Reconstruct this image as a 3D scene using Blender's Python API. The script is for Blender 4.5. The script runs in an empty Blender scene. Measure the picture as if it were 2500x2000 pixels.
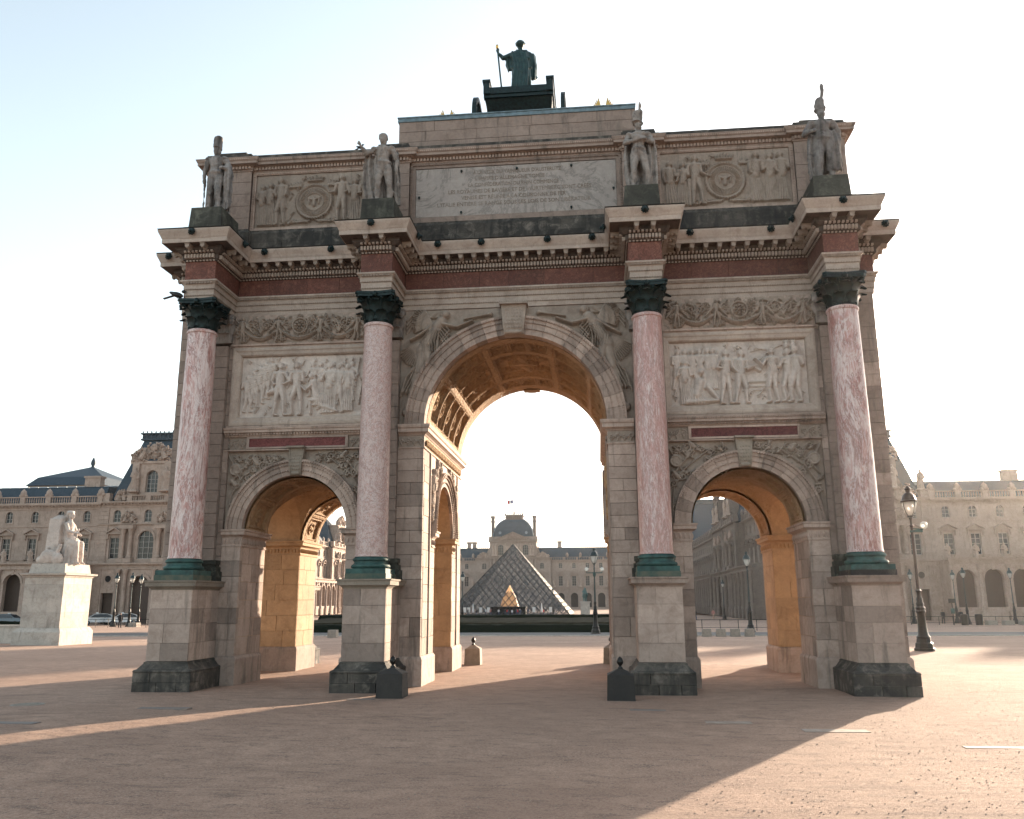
import bpy, bmesh, math, random
import numpy as np
from mathutils import Vector, Matrix, noise

# ------------------------------------------------------------------ camera, sky, sun, exposure
SC = bpy.context.scene
COL = SC.collection
cam = bpy.data.cameras.new('camera'); camo = bpy.data.objects.new('camera', cam); COL.objects.link(camo)
YAW, PITCH, ROLL = -0.09917, 0.22128, -0.0048
CAMP = Vector((2.091, -21.74, 2.09))
_f = Vector((math.sin(YAW)*math.cos(PITCH), math.cos(YAW)*math.cos(PITCH), math.sin(PITCH)))
_r = Vector((math.cos(YAW), -math.sin(YAW), 0)); _u = _r.cross(_f)
_r2 = _r*math.cos(ROLL)+_u*math.sin(ROLL); _u2 = -_r*math.sin(ROLL)+_u*math.cos(ROLL)
camo.matrix_world = Matrix(((_r2.x,_u2.x,-_f.x,CAMP.x),(_r2.y,_u2.y,-_f.y,CAMP.y),(_r2.z,_u2.z,-_f.z,CAMP.z),(0,0,0,1)))
cam.sensor_width = 36; cam.lens = 36*2068.1/2500; cam.clip_end = 5000; cam.clip_start = 0.1
SC.camera = camo
SUN_AZ, SUN_EL = math.radians(29.8), math.radians(10.0)
world = bpy.data.worlds.new('World'); SC.world = world; world.use_nodes = True
nt = world.node_tree; bg = nt.nodes['Background']
sky = nt.nodes.new('ShaderNodeTexSky'); sky.sky_type = 'NISHITA'; sky.sun_disc = False
sky.sun_elevation = SUN_EL; sky.sun_rotation = SUN_AZ
sky.air_density = 1.0; sky.dust_density = 1.5; sky.ozone_density = 1.0
hs = nt.nodes.new('ShaderNodeHueSaturation'); hs.inputs['Hue'].default_value = .482; hs.inputs['Saturation'].default_value = .54; hs.inputs['Value'].default_value = 1.0
nt.links.new(sky.outputs[0], hs.inputs['Color']); nt.links.new(hs.outputs[0], bg.inputs[0]); bg.inputs[1].default_value = 0.15
sl = bpy.data.lights.new('sun', 'SUN'); sl.energy = 4.8; sl.angle = math.radians(0.6); sl.color = (1.0, .80, .60)
so = bpy.data.objects.new('sun', sl); COL.objects.link(so)
_sd = Vector((math.sin(SUN_AZ)*math.cos(SUN_EL), math.cos(SUN_AZ)*math.cos(SUN_EL), math.sin(SUN_EL)))
so.rotation_euler = _sd.to_track_quat('Z', 'Y').to_euler(); so.location = (40, 70, 40)
SC.view_settings.view_transform = 'Standard'; SC.view_settings.look = 'None'
SC.view_settings.exposure = 1.68; SC.view_settings.gamma = 1; SC.view_settings.use_curve_mapping = False

RND = random.Random(7)
PI = math.pi

# ------------------------------------------------------------------ materials
MATS = {}
def _mat(name):
    m = bpy.data.materials.new(name); m.use_nodes = True; MATS[name] = m
    return m, m.node_tree, m.node_tree.nodes['Principled BSDF']
def N(t, typ, **k):
    n = t.nodes.new(typ)
    for a, v in k.items():
        if a.startswith('i_'):
            key = a[2:]; n.inputs[int(key) if key.isdigit() else key].default_value = v
        else: setattr(n, a, v)
    return n
def mixc(t, fac, a, b, mode='MIX'):
    n = t.nodes.new('ShaderNodeMix'); n.data_type = 'RGBA'; n.blend_type = mode
    for sock, v in ((n.inputs[0], fac), (n.inputs[6], a), (n.inputs[7], b)):
        if isinstance(v, bpy.types.NodeSocket): t.links.new(v, sock)
        elif isinstance(v, (int, float)): sock.default_value = v
        else: sock.default_value = (*v, 1)
    return n.outputs[2]
def ramp(t, src, stops):
    n = t.nodes.new('ShaderNodeValToRGB'); cr = n.color_ramp
    while len(cr.elements) < len(stops): cr.elements.new(.5)
    for e, (p, c) in zip(cr.elements, stops):
        e.position = p; e.color = (c, c, c, 1) if isinstance(c, (int, float)) else (*c, 1)
    t.links.new(src, n.inputs[0]); return n.outputs[0]
def coords(t, scale=(1,1,1), obj=False):
    g = t.nodes.new('ShaderNodeNewGeometry') if not obj else t.nodes.new('ShaderNodeTexCoord')
    mp = N(t, 'ShaderNodeMapping'); mp.inputs['Scale'].default_value = scale
    t.links.new(g.outputs['Position' if not obj else 'Object'], mp.inputs[0]); return mp.outputs[0]
def noi(t, co, scale, detail=4, rough=.55, dist=0):
    n = N(t, 'ShaderNodeTexNoise'); n.inputs['Scale'].default_value = scale; n.inputs['Detail'].default_value = detail
    n.inputs['Roughness'].default_value = rough; n.inputs['Distortion'].default_value = dist
    t.links.new(co, n.inputs['Vector']); return n.outputs[0]
def bump(t, b, h, strength=.3, dist=.02):
    n = N(t, 'ShaderNodeBump'); n.inputs['Strength'].default_value = strength; n.inputs['Distance'].default_value = dist
    t.links.new(h, n.inputs['Height']); t.links.new(n.outputs[0], b.inputs['Normal'])
def mulc(c, k): return tuple(x*k for x in c)
def stone(name, c, dirt=(.05,.045,.04), dirt_amt=.5, rough=.85, var=.30, bstr=.35, streak=1, tint=None, carve=0, mott=None):
    m, t, b = _mat(name)
    co = coords(t)
    n1 = noi(t, co, .9, 5); n2 = noi(t, co, 14, 4, .7); n3 = noi(t, coords(t, (2.2,2.2,.28)), 1.6, 5, .65, .4)
    col = mixc(t, ramp(t, n1, ((.3,0),(.72,1))), mulc(c,.80), mulc(c,1.13))
    if tint: col = mixc(t, ramp(t, noi(t, co, .5, 3), ((.42,0),(.62,.8))), col, tint)
    col = mixc(t, ramp(t, n2, ((.35,0),(.75,.45))), col, mulc(c,.55))
    col = mixc(t, ramp(t, noi(t, co, 2.6, 6, .7, .8), ((.48,0),(.68,.7))), col, (c[0]*.56,c[1]*.52,c[2]*.50))
    col = mixc(t, ramp(t, noi(t, coords(t, (3.2,3.2,.5)), 2.2, 6, .75, .5), ((.60,0),(.74,.55*min(1,dirt_amt*2)))), col, mulc(dirt,1.2))
    if mott: col = mixc(t, ramp(t, noi(t, co, 3.1, 7, .72, .6), ((.50,0),(.66,.85))), col, mott)
    oi = N(t, 'ShaderNodeObjectInfo')
    col = mixc(t, 1.0, col, ramp(t, oi.outputs['Random'], ((0,1-var),(.5,1.0),(1,1+var*.45))), 'MULTIPLY')
    if dirt_amt > 0:
        lo = .70 - .25*dirt_amt
        col = mixc(t, ramp(t, n3 if streak else n1, ((lo,0),(lo+.22,min(1,dirt_amt*1.5)))), col, dirt)
    t.links.new(col, b.inputs['Base Color']); b.inputs['Roughness'].default_value = rough
    h = n2
    if carve:
        v = N(t, 'ShaderNodeTexVoronoi', feature='SMOOTH_F1'); v.inputs['Scale'].default_value = carve
        t.links.new(co, v.inputs['Vector']); mm = N(t, 'ShaderNodeMath', operation='ADD'); t.links.new(v.outputs[0], mm.inputs[0]); t.links.new(n2, mm.inputs[1]); h = mm.outputs[0]
    bump(t, b, h, bstr, .02 if not carve else .05)
    return m
STONE = (.41,.308,.258)
stone('limestone', (.42,.322,.268), dirt=(.07,.06,.05), dirt_amt=.62, var=.36)
stone('limestone_core', mulc(STONE,.62), dirt_amt=.35)
stone('limestone_pale', (.47,.385,.325), dirt=(.08,.065,.055), dirt_amt=.45, var=.1)
stone('limestone_golden', (.42,.275,.155), dirt=(.14,.085,.045), dirt_amt=.35, var=.16)  # sheltered yellower stone, with sunlit bounce light put into its orange colour
stone('golden_carved', (.40,.26,.145), dirt=(.12,.075,.04), dirt_amt=.4, var=.1, bstr=.9, carve=11)  # carved vault version, the warm bounce light again put into the colour
stone('sooty_stone', (.095,.072,.060), dirt=(.025,.021,.019), dirt_amt=.8, var=.1)  # much darker stone for the bed mould and cornice underside
stone('limestone_carved', (.35,.285,.235), dirt=(.07,.06,.055), dirt_amt=.5, var=.08, bstr=.8)
stone('marble_relief', (.60,.52,.465), dirt=(.20,.15,.11), dirt_amt=.4, var=.05, bstr=.25)
stone('blackened_stone', (.042,.038,.033), dirt=(.014,.014,.013), dirt_amt=.9, var=.35, tint=(.13,.11,.09), mott=(.18,.155,.13))
stone('mossy_stone', (.034,.033,.026), dirt=(.010,.010,.008), dirt_amt=.7, tint=(.08,.078,.06), mott=(.13,.13,.10))
stone('statue_stone', (.34,.30,.27), dirt=(.05,.045,.042), dirt_amt=.8, bstr=.8, mott=(.10,.09,.085))
stone('statue_stone_weathered', (.28,.255,.24), dirt=(.04,.038,.036), dirt_amt=.9, bstr=.8, mott=(.09,.085,.08))
stone('bollard_stone', (.038,.034,.031), dirt=(.014,.013,.013), dirt_amt=.6, streak=0)
stone('bollard_stone_pale', (.30,.25,.20), dirt=(.09,.08,.06), dirt_amt=.5, streak=0)
stone('pedestal_white', (.48,.43,.38), dirt=(.11,.095,.08), dirt_amt=.5, var=.1)
stone('palace_stone', (.40,.305,.25), dirt=(.10,.08,.065), dirt_amt=.55, var=.08)
stone('palace_stone_far', (.33,.262,.222), dirt=(.09,.075,.06), dirt_amt=.5, var=.08)
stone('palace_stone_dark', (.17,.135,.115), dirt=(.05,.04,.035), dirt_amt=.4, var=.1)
stone('palace_joint', (.20,.165,.135), dirt_amt=.2, var=.05)

def marble(name, a, b_, v, scale=1.3, stretch=(1,1,.35), rough=.32, cut=.5, dark=(.18,.03,.03), dk=.0):
    m, t, b = _mat(name)
    tc = N(t, 'ShaderNodeTexCoord'); mp = N(t, 'ShaderNodeMapping'); mp.inputs['Scale'].default_value = stretch
    oi = N(t, 'ShaderNodeObjectInfo'); ad = N(t, 'ShaderNodeVectorMath', operation='ADD'); sc = N(t, 'ShaderNodeVectorMath', operation='SCALE'); sc.inputs['Scale'].default_value = 1.0
    g = N(t, 'ShaderNodeNewGeometry'); t.links.new(g.outputs['Position'], ad.inputs[0]); t.links.new(oi.outputs['Random'], sc.inputs[0]); sc.inputs['Scale'].default_value = 13
    t.links.new(sc.outputs[0], ad.inputs[1]); t.links.new(ad.outputs[0], mp.inputs[0]); co = mp.outputs[0]
    n1 = noi(t, co, scale, 6, .6, 2.2); n2 = noi(t, co, scale*3.2, 7, .7, 1.6); n3 = noi(t, co, scale*9, 4, .7, .8)
    col = mixc(t, ramp(t, n1, ((cut-.12,0),(cut+.12,1))), a, b_)
    col = mixc(t, ramp(t, n2, ((.44,0),(.5,.85),(.56,0))), col, v)
    col = mixc(t, ramp(t, n3, ((.46,0),(.72,.7))), col, mulc(a,.75))
    nv = noi(t, co, scale*.8, 8, .72, 3.0); col = mixc(t, ramp(t, nv, ((.455,0),(.49,.9),(.52,0))), col, mulc(a,.55))
    nw = noi(t, co, scale*1.7, 7, .7, 2.6); col = mixc(t, ramp(t, nw, ((.55,0),(.575,.85),(.61,0))), col, v)
    if dk: col = mixc(t, ramp(t, n2, ((.66,0),(.72,dk))), col, dark)
    rr = ramp(t, oi.outputs['Random'], ((0,.72),(.5,1.0),(1,1.18))); col = mixc(t, 1.0, col, rr, 'MULTIPLY')
    t.links.new(col, b.inputs['Base Color']); b.inputs['Roughness'].default_value = rough
    bump(t, b, n2, .12, .01); return m
marble('pink_marble', (.40,.19,.165), (.54,.41,.38), (.60,.53,.51), 1.1, (1.2,1.2,.30), .42, .5, dk=.8)
marble('pale_pink_marble', (.50,.31,.275), (.60,.51,.49), (.36,.17,.15), 2.0, (1.5,1.5,.28), .45)
marble('mottled_pink_marble', (.52,.32,.28), (.56,.40,.36), (.60,.52,.50), 3.0, (1,1,.8), .45)
marble('red_marble', (.14,.046,.030), (.21,.085,.058), (.07,.026,.02), 1.6, (1,1,1), .75)
marble('dark_red_marble', (.085,.020,.020), (.13,.035,.03), (.19,.06,.055), 2.6, (.7,1,1), .8, dk=.5, dark=(.45,.36,.33))
marble('grey_marble', (.41,.36,.325), (.435,.385,.345), (.37,.32,.29), .45, (1,1,1), .7)

def plain(name, c, rough=.6, metal=0, bs=0, scale=8, c2=None, emit=0, spec=.5):
    m, t, b = _mat(name)
    co = coords(t); n = noi(t, co, scale, 5, .6)
    col = mixc(t, ramp(t, n, ((.35,0),(.68,1))), c, c2 or mulc(c,.7))
    t.links.new(col, b.inputs['Base Color']); b.inputs['Roughness'].default_value = rough; b.inputs['Metallic'].default_value = metal
    if bs: bump(t, b, n, bs, .02)
    b.inputs['Specular IOR Level'].default_value = spec
    if emit: b.inputs['Emission Color'].default_value = (*c,1); b.inputs['Emission Strength'].default_value = emit
    return m
plain('dark_bronze', (.003,.007,.008), .45, .3, .5, 14, (.010,.030,.030), spec=.35)
plain('bronze_statue', (.008,.028,.030), .5, .3, .4, 6, (.02,.06,.058))
plain('verdigris', (.040,.105,.092), .7, .1, .5, 5, (.014,.034,.034))
plain('verdigris_brown', (.12,.115,.08), .7, .1, .4, 4, (.025,.065,.055))
plain('copper_sheet', (.17,.24,.27), .5, .2, .2, 5, (.09,.13,.15))
plain('gilding', (.75,.45,.14), .3, .9, .3)
plain('slate', (.022,.040,.056), .6, 0, .3, 3, (.035,.055,.075), spec=.3)
plain('slate_far', (.016,.042,.062), .8, 0, .2, .6, (.028,.058,.082), spec=.2)
plain('lead_roof', (.16,.22,.26), .5, .1, .2, 2, (.10,.14,.17))
plain('iron', (.018,.017,.016), .38, .5, .2)
plain('lamp_green', (.015,.035,.04), .4, .3, .2)
plain('lamp_brown', (.05,.032,.024), .4, .3, .2)
plain('dark_interior', (.012,.011,.011), .9)
plain('door_wood', (.07,.045,.033), .7)
plain('window_frame', (.42,.39,.36), .6)
plain('hedge', (.012,.016,.010), .95, 0, .8, 20, (.005,.008,.005), spec=.05)
plain('lattice_steel', (.02,.02,.021), .6)
plain('lawn', (.035,.028,.016), .95, 0, .5, 3, (.018,.018,.010), spec=.05)
plain('car_white', (.62,.63,.64), .25); plain('car_blue', (.10,.14,.18), .25); plain('rubber', (.012,.012,.012), .8)
plain('dark_cloth', (.012,.013,.017), .9); plain('skin', (.45,.27,.19), .6); plain('white_cloth', (.7,.7,.7), .8)
plain('red_cloth', (.55,.03,.03), .8); plain('blue_cloth', (.03,.05,.22), .8); plain('jeans', (.05,.07,.12), .9)
plain('pink_cloth', (.45,.20,.18), .9)
plain('verdigris_far', (.10,.19,.19), .7); plain('concrete', (.30,.26,.22), .9, 0, .3); plain('sign_white', (.7,.7,.68), .6)
plain('black_feather', (.008,.008,.010), .5)
plain('inlay_letter', (.15,.105,.07), .6, .2, 0, 3, (.26,.215,.18))
def glassmat(name, c, rough=.08, metal=0., alpha=1., spec=.5):
    m, t, b = _mat(name); b.inputs['Base Color'].default_value = (*c,1); b.inputs['Roughness'].default_value = rough
    b.inputs['Metallic'].default_value = metal; b.inputs['Alpha'].default_value = alpha; b.inputs['Specular IOR Level'].default_value = spec
    n = noi(t, coords(t), 1.2, 3); bump(t, b, n, .06, .05); return m
glassmat('window_glass', (.014,.018,.023), .12, 0, 1, .35); glassmat('lamp_glass', (.75,.72,.66), .15, 0, .45)
glassmat('pyramid_glass', (.09,.11,.125), .10, 0, .26, .4); glassmat('pyramid_glass_far', (.05,.055,.058), .3, 0, .10, .05)
glassmat('car_glass', (.02,.025,.03))
def lampbulb():
    m, t, b = _mat('lamp_globe'); b.inputs['Base Color'].default_value = (.8,.78,.72,1); b.inputs['Roughness'].default_value = .25
    b.inputs['Transmission Weight'].default_value = .4
lampbulb()
def lit():
    m, t, b = _mat('lit_hall'); b.inputs['Base Color'].default_value = (.8,.45,.2,1)  # emissive colour standing in for a golden glow behind the glass
    b.inputs['Emission Color'].default_value = (1,.48,.18,1); b.inputs['Emission Strength'].default_value = .30
    n = noi(t, coords(t), 1.1, 5, .7); t.links.new(mixc(t, ramp(t, n, ((.4,0),(.62,1))), (1,.50,.18), (.25,.10,.04)), b.inputs['Emission Color'])
lit()
def gravel():
    m, t, b = _mat('gravel'); co = coords(t)
    n1 = noi(t, co, .35, 6, .65); n2 = noi(t, co, 2.3, 6, .7); n3 = noi(t, co, 30, 5, .9); n4 = noi(t, coords(t, (.8,1.8,1)), 2.2, 9, .78)
    col = mixc(t, ramp(t, n1, ((.3,0),(.7,1))), (.32,.192,.135), (.48,.305,.218))
    col = mixc(t, ramp(t, n2, ((.38,0),(.62,.75))), col, (.24,.142,.10))
    col = mixc(t, ramp(t, n4, ((.52,0),(.62,.85))), col, (.13,.08,.06))
    col = mixc(t, ramp(t, n3, ((.46,.0),(.62,.7))), col, (.60,.43,.33))
    n5 = noi(t, co, 17, 5, .85); col = mixc(t, ramp(t, n5, ((.54,.0),(.66,.85))), col, (.13,.085,.065))
    n6 = noi(t, co, .16, 6, .7); col = mixc(t, ramp(t, n6, ((.42,0),(.60,.45))), col, mulc((.30,.182,.130),.75))
    n7 = noi(t, coords(t, (.25,1.1,1)), .9, 8, .75, .6); col = mixc(t, ramp(t, n7, ((.56,0),(.66,.6))), col, (.15,.095,.07))
    t.links.new(col, b.inputs['Base Color']); b.inputs['Roughness'].default_value = .95
    a = N(t, 'ShaderNodeMath', operation='MULTIPLY_ADD'); a.inputs[1].default_value = .35; t.links.new(n3, a.inputs[0]); t.links.new(n4, a.inputs[2])
    bump(t, b, a.outputs[0], .9, .06)
gravel()
plain('slab_pale', (.33,.28,.24), .8, 0, .4, 5, (.24,.17,.13)); plain('slab_blue', (.15,.14,.14), .8, 0, .3, 5, (.26,.19,.15)); plain('pebble', (.40,.30,.235), .9, 0, 0, 40, (.18,.125,.10))
def asphalt():
    m, t, b = _mat('asphalt'); co = coords(t); n = noi(t, co, 3, 5)
    t.links.new(mixc(t, ramp(t, n, ((.3,0),(.7,1))), (.05,.05,.052), (.075,.072,.07)), b.inputs['Base Color']); b.inputs['Roughness'].default_value = .9
asphalt()

# ------------------------------------------------------------------ mesh helpers
class MB:
    def __init__(s): s.v = []; s.f = []
    def add(s, vs, fs):
        o = len(s.v); s.v += [tuple(v) for v in vs]; s.f += [tuple(i+o for i in f) for f in fs]; return s
    def box(s, x0, x1, y0, y1, z0, z1):
        return s.add([(x0,y0,z0),(x1,y0,z0),(x1,y1,z0),(x0,y1,z0),(x0,y0,z1),(x1,y0,z1),(x1,y1,z1),(x0,y1,z1)],
                     [(0,3,2,1),(4,5,6,7),(0,1,5,4),(1,2,6,5),(2,3,7,6),(3,0,4,7)])
    def taper(s, x0, x1, y0, y1, z0, z1, d):
        return s.add([(x0,y0,z0),(x1,y0,z0),(x1,y1,z0),(x0,y1,z0),(x0+d,y0+d,z1),(x1-d,y0+d,z1),(x1-d,y1-d,z1),(x0+d,y1-d,z1)],
                     [(0,3,2,1),(4,5,6,7),(0,1,5,4),(1,2,6,5),(2,3,7,6),(3,0,4,7)])
    def lathe(s, cx, cy, prof, n=24, sq=False, mod=None):
        vs = []; 
        for r, z in prof:
            for i in range(n):
                a = 2*PI*(i+.5*sq)/n; k = 1/math.cos(PI/4) if sq else 1
                rr = r*k*(mod(a, z) if mod else 1)
                vs.append((cx+rr*math.cos(a), cy+rr*math.sin(a), z))
        fs = []
        for j in range(len(prof)-1):
            for i in range(n):
                a, b = j*n+i, j*n+(i+1)%n; fs.append((a, b, b+n, a+n))
        fs.append(tuple(range(n-1,-1,-1))); fs.append(tuple(range((len(prof)-1)*n, len(prof)*n)))
        return s.add(vs, fs)
    def tube(s, pts, rad, n=8):
        pts = [Vector(p) for p in pts]; vs = []; fs = []
        if isinstance(rad, (int, float)): rad = [rad]*len(pts)
        up = Vector((0,0,1)); 
        for j, p in enumerate(pts):
            d = (pts[min(j+1,len(pts)-1)]-pts[max(j-1,0)]).normalized()
            a = d.cross(up if abs(d.z) < .95 else Vector((1,0,0))).normalized(); b = d.cross(a)
            for i in range(n):
                t = 2*PI*i/n; vs.append(p+(a*math.cos(t)+b*math.sin(t))*rad[j])
        for j in range(len(pts)-1):
            for i in range(n):
                a, b = j*n+i, j*n+(i+1)%n; fs.append((a, a+n, b+n, b))
        fs.append(tuple(range(n))); fs.append(tuple(range(len(vs)-1, len(vs)-n-1, -1)))
        return s.add(vs, fs)
    def ell(s, c, r, n=10, m=7, rot=None):
        vs = []; fs = []
        for j in range(m+1):
            ph = PI*j/m
            for i in range(n):
                t = 2*PI*i/n; v = Vector((r[0]*math.sin(ph)*math.cos(t), r[1]*math.sin(ph)*math.sin(t), r[2]*math.cos(ph)))
                if rot: v = rot @ v
                vs.append(v+Vector(c))
        for j in range(m):
            for i in range(n):
                a, b = j*n+i, j*n+(i+1)%n; fs.append((a, a+n, b+n, b))
        return s.add(vs, fs)
    def prism(s, poly, fr, d0, d1):
        """poly: list of (a,b) CCW; fr: func (a,b,d)->xyz"""
        n = len(poly); vs = [fr(a,b,d0) for a,b in poly]+[fr(a,b,d1) for a,b in poly]
        fs = [tuple(range(n-1,-1,-1)), tuple(range(n,2*n))]+[(i,(i+1)%n,(i+1)%n+n,i+n) for i in range(n)]
        return s.add(vs, fs)
    def sweep(s, path, prof, closed=False, flip=1):
        """moulding: path in plan, right-hand side is outward; prof (out,z) bottom->top"""
        n = len(path); P = [Vector((p[0],p[1],0)) for p in path]; offs = []
        for i in range(n):
            ns = []
            for a, b in ((i-1,i),(i,i+1)):
                if not closed and (a < 0 or b >= n): continue
                d = (P[b%n]-P[a%n]).normalized(); ns.append(Vector((d.y,-d.x,0)))
            if len(ns) == 1: o = ns[0]
            else:
                o = ns[0]+ns[1]; o = o/max(.2,(1+ns[0].dot(ns[1])))
            offs.append(o)
        k = len(prof); vs = []; fs = []
        for i in range(n):
            for o, z in prof: q = P[i]+offs[i]*o*flip; vs.append((q.x,q.y,z))
        for i in range(n if closed else n-1):
            a, b = i*k, ((i+1)%n)*k
            for j in range(k-1): fs.append((a+j, b+j, b+j+1, a+j+1))
            fs.append((a+k-1, b+k-1, b, a))
        if not closed: fs.append(tuple(range(k-1,-1,-1))); fs.append(tuple(range((n-1)*k, n*k)))
        return s.add(vs, fs)
    def xf(s, M):
        s.v = [tuple(M @ Vector(v)) for v in s.v]; return s
    def mesh(s, name, mat, smooth=False, fix=False):
        me = bpy.data.meshes.new(name); me.from_pydata(s.v, [], s.f)
        for m in (mat if isinstance(mat, (list, tuple)) else [mat]): me.materials.append(MATS[m])
        if fix:
            bm = bmesh.new(); bm.from_mesh(me); bmesh.ops.recalc_face_normals(bm, faces=bm.faces); bm.to_mesh(me); bm.free()
        if smooth:
            me.polygons.foreach_set('use_smooth', [True]*len(me.polygons))
            if smooth == 2: me.set_sharp_from_angle(angle=math.radians(38))
        me.update(); return me
    def build(s, name, mat, parent=None, smooth=False, fix=True, loc=None, rz=0):
        return link(name, s.mesh(name, mat, smooth, fix), parent, loc, rz)
def link(name, me, parent=None, loc=None, rz=0):
    o = bpy.data.objects.new(name, me); COL.objects.link(o)
    if parent: o.parent = parent
    if loc is not None: o.location = loc
    if rz: o.rotation_euler = (0,0,rz)
    return o
def thing(name, label, cat, loc=(0,0,0), rz=0, group=None):
    o = bpy.data.objects.new(name, None); COL.objects.link(o); o.location = loc; o.rotation_euler = (0,0,rz); o.empty_display_size = .2
    return tag(o, label, cat, group)
def tag(o, label, cat, group=None):
    o['label'] = label; o['category'] = cat
    if group: o['group'] = group
    return o
def kids(o): return [c for c in ALLKIDS(o)]
def ALLKIDS(o): return list(o.children)
def copy_tree(root, loc, rz=0, label=None, group=None):
    r = root.copy(); COL.objects.link(r); r.location = loc; r.rotation_euler = (0,0,rz)
    if label: r['label'] = label
    if group: r['group'] = group
    for ch in list(root.children):
        c = ch.copy(); COL.objects.link(c); c.parent = r
        for g in list(ch.children): d = g.copy(); COL.objects.link(d); d.parent = c
    return r
def structure(o): o['kind'] = 'structure'; return o
def stuff(o): o['kind'] = 'stuff'; return o
_ub = {}
def unit(mat):
    if mat not in _ub:
        b = MB(); e = .5; c = .0
        b.box(-.5,.5,-.5,.5,-.5,.5); _ub[mat] = b.mesh('block_'+mat, mat)
    return _ub[mat]
STONES = []   # (priority, centre, size, material, parent)
def ashlar(org, u, v, nrm, W, H, course, lmin, lmax, mat, parent, pr=1, thick=.03, gap=.011, proud=.006, seed=0, odd=None, mask=None):
    """cover a plane with separate stones; org corner, u/v unit axes, nrm outward"""
    r = random.Random(seed*131+int(W*100)+int(H*17)); org = Vector(org); u = Vector(u); v = Vector(v); nrm = Vector(nrm)
    nc = max(1, round(H/course)); ch = H/nc
    for j in range(nc):
        x = 0; first = True
        while x < W-1e-3:
            L = r.uniform(lmin, lmax)
            if first and j % 2: L *= .55
            first = False
            if W-x-L < lmin*.5: L = W-x
            c = org+u*(x+L/2)+v*(j+.5)*ch+nrm*(-thick/2+r.uniform(-.5,1)*proud)
            sz = [abs(u[i])*(L-gap)+abs(v[i])*(ch-gap)+abs(nrm[i])*thick for i in range(3)]
            m = mat if not odd or r.random() > odd[1] else odd[0]
            if mask is None or mask(x+L/2, (j+.5)*ch): STONES.append((pr+r.random()*.01, c, sz, m, parent))
            x += L
def flush_stones(root, limit=290):
    by = {}
    for s in STONES: by.setdefault(s[4].name, []).append(s)
    for lst in by.values():
        lst.sort(key=lambda s: -s[0]); par = lst[0][4]
        for s in lst[:limit]:
            o = link('stone_block', unit(s[3]), par, s[1]); o.scale = s[2]
        rest = {}
        for s in lst[limit:]: rest.setdefault(s[3], []).append(s)
        for m, ss in rest.items():
            b = MB()
            for s in ss:
                c, z = s[1], s[2]; b.box(c[0]-z[0]/2,c[0]+z[0]/2,c[1]-z[1]/2,c[1]+z[1]/2,c[2]-z[2]/2,c[2]+z[2]/2)
            stuff(b.build('stone_courses', m, par, fix=False))
    STONES.clear()
def along(path, spacing, fn, closed=False, out=0, end=.0, off=0):
    """call fn(pos, dir, normal) at equal steps along a plan path offset outward"""
    n = len(path)
    for i in range(n if closed else n-1):
        a = Vector((*path[i],0)); b = Vector((*path[(i+1)%n],0)); d = (b-a); L = d.length; d.normalize(); nr = Vector((d.y,-d.x,0))
        k = max(1, int(round((L-2*end)/spacing))); st = (L-2*end)/k
        for j in range(k): fn(a+d*(end+(j+.5)*st)+nr*out, d, nr)
def obox(b, p, d, n, w, o0, o1, z0, z1):
    """box centred at p along d (width w), from o0 to o1 along n"""
    q = [p-d*w/2+n*o0, p+d*w/2+n*o0, p+d*w/2+n*o1, p-d*w/2+n*o1]
    b.add([(v.x,v.y,z0) for v in q]+[(v.x,v.y,z1) for v in q], [(0,3,2,1),(4,5,6,7),(0,1,5,4),(1,2,6,5),(2,3,7,6),(3,0,4,7)])

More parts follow.
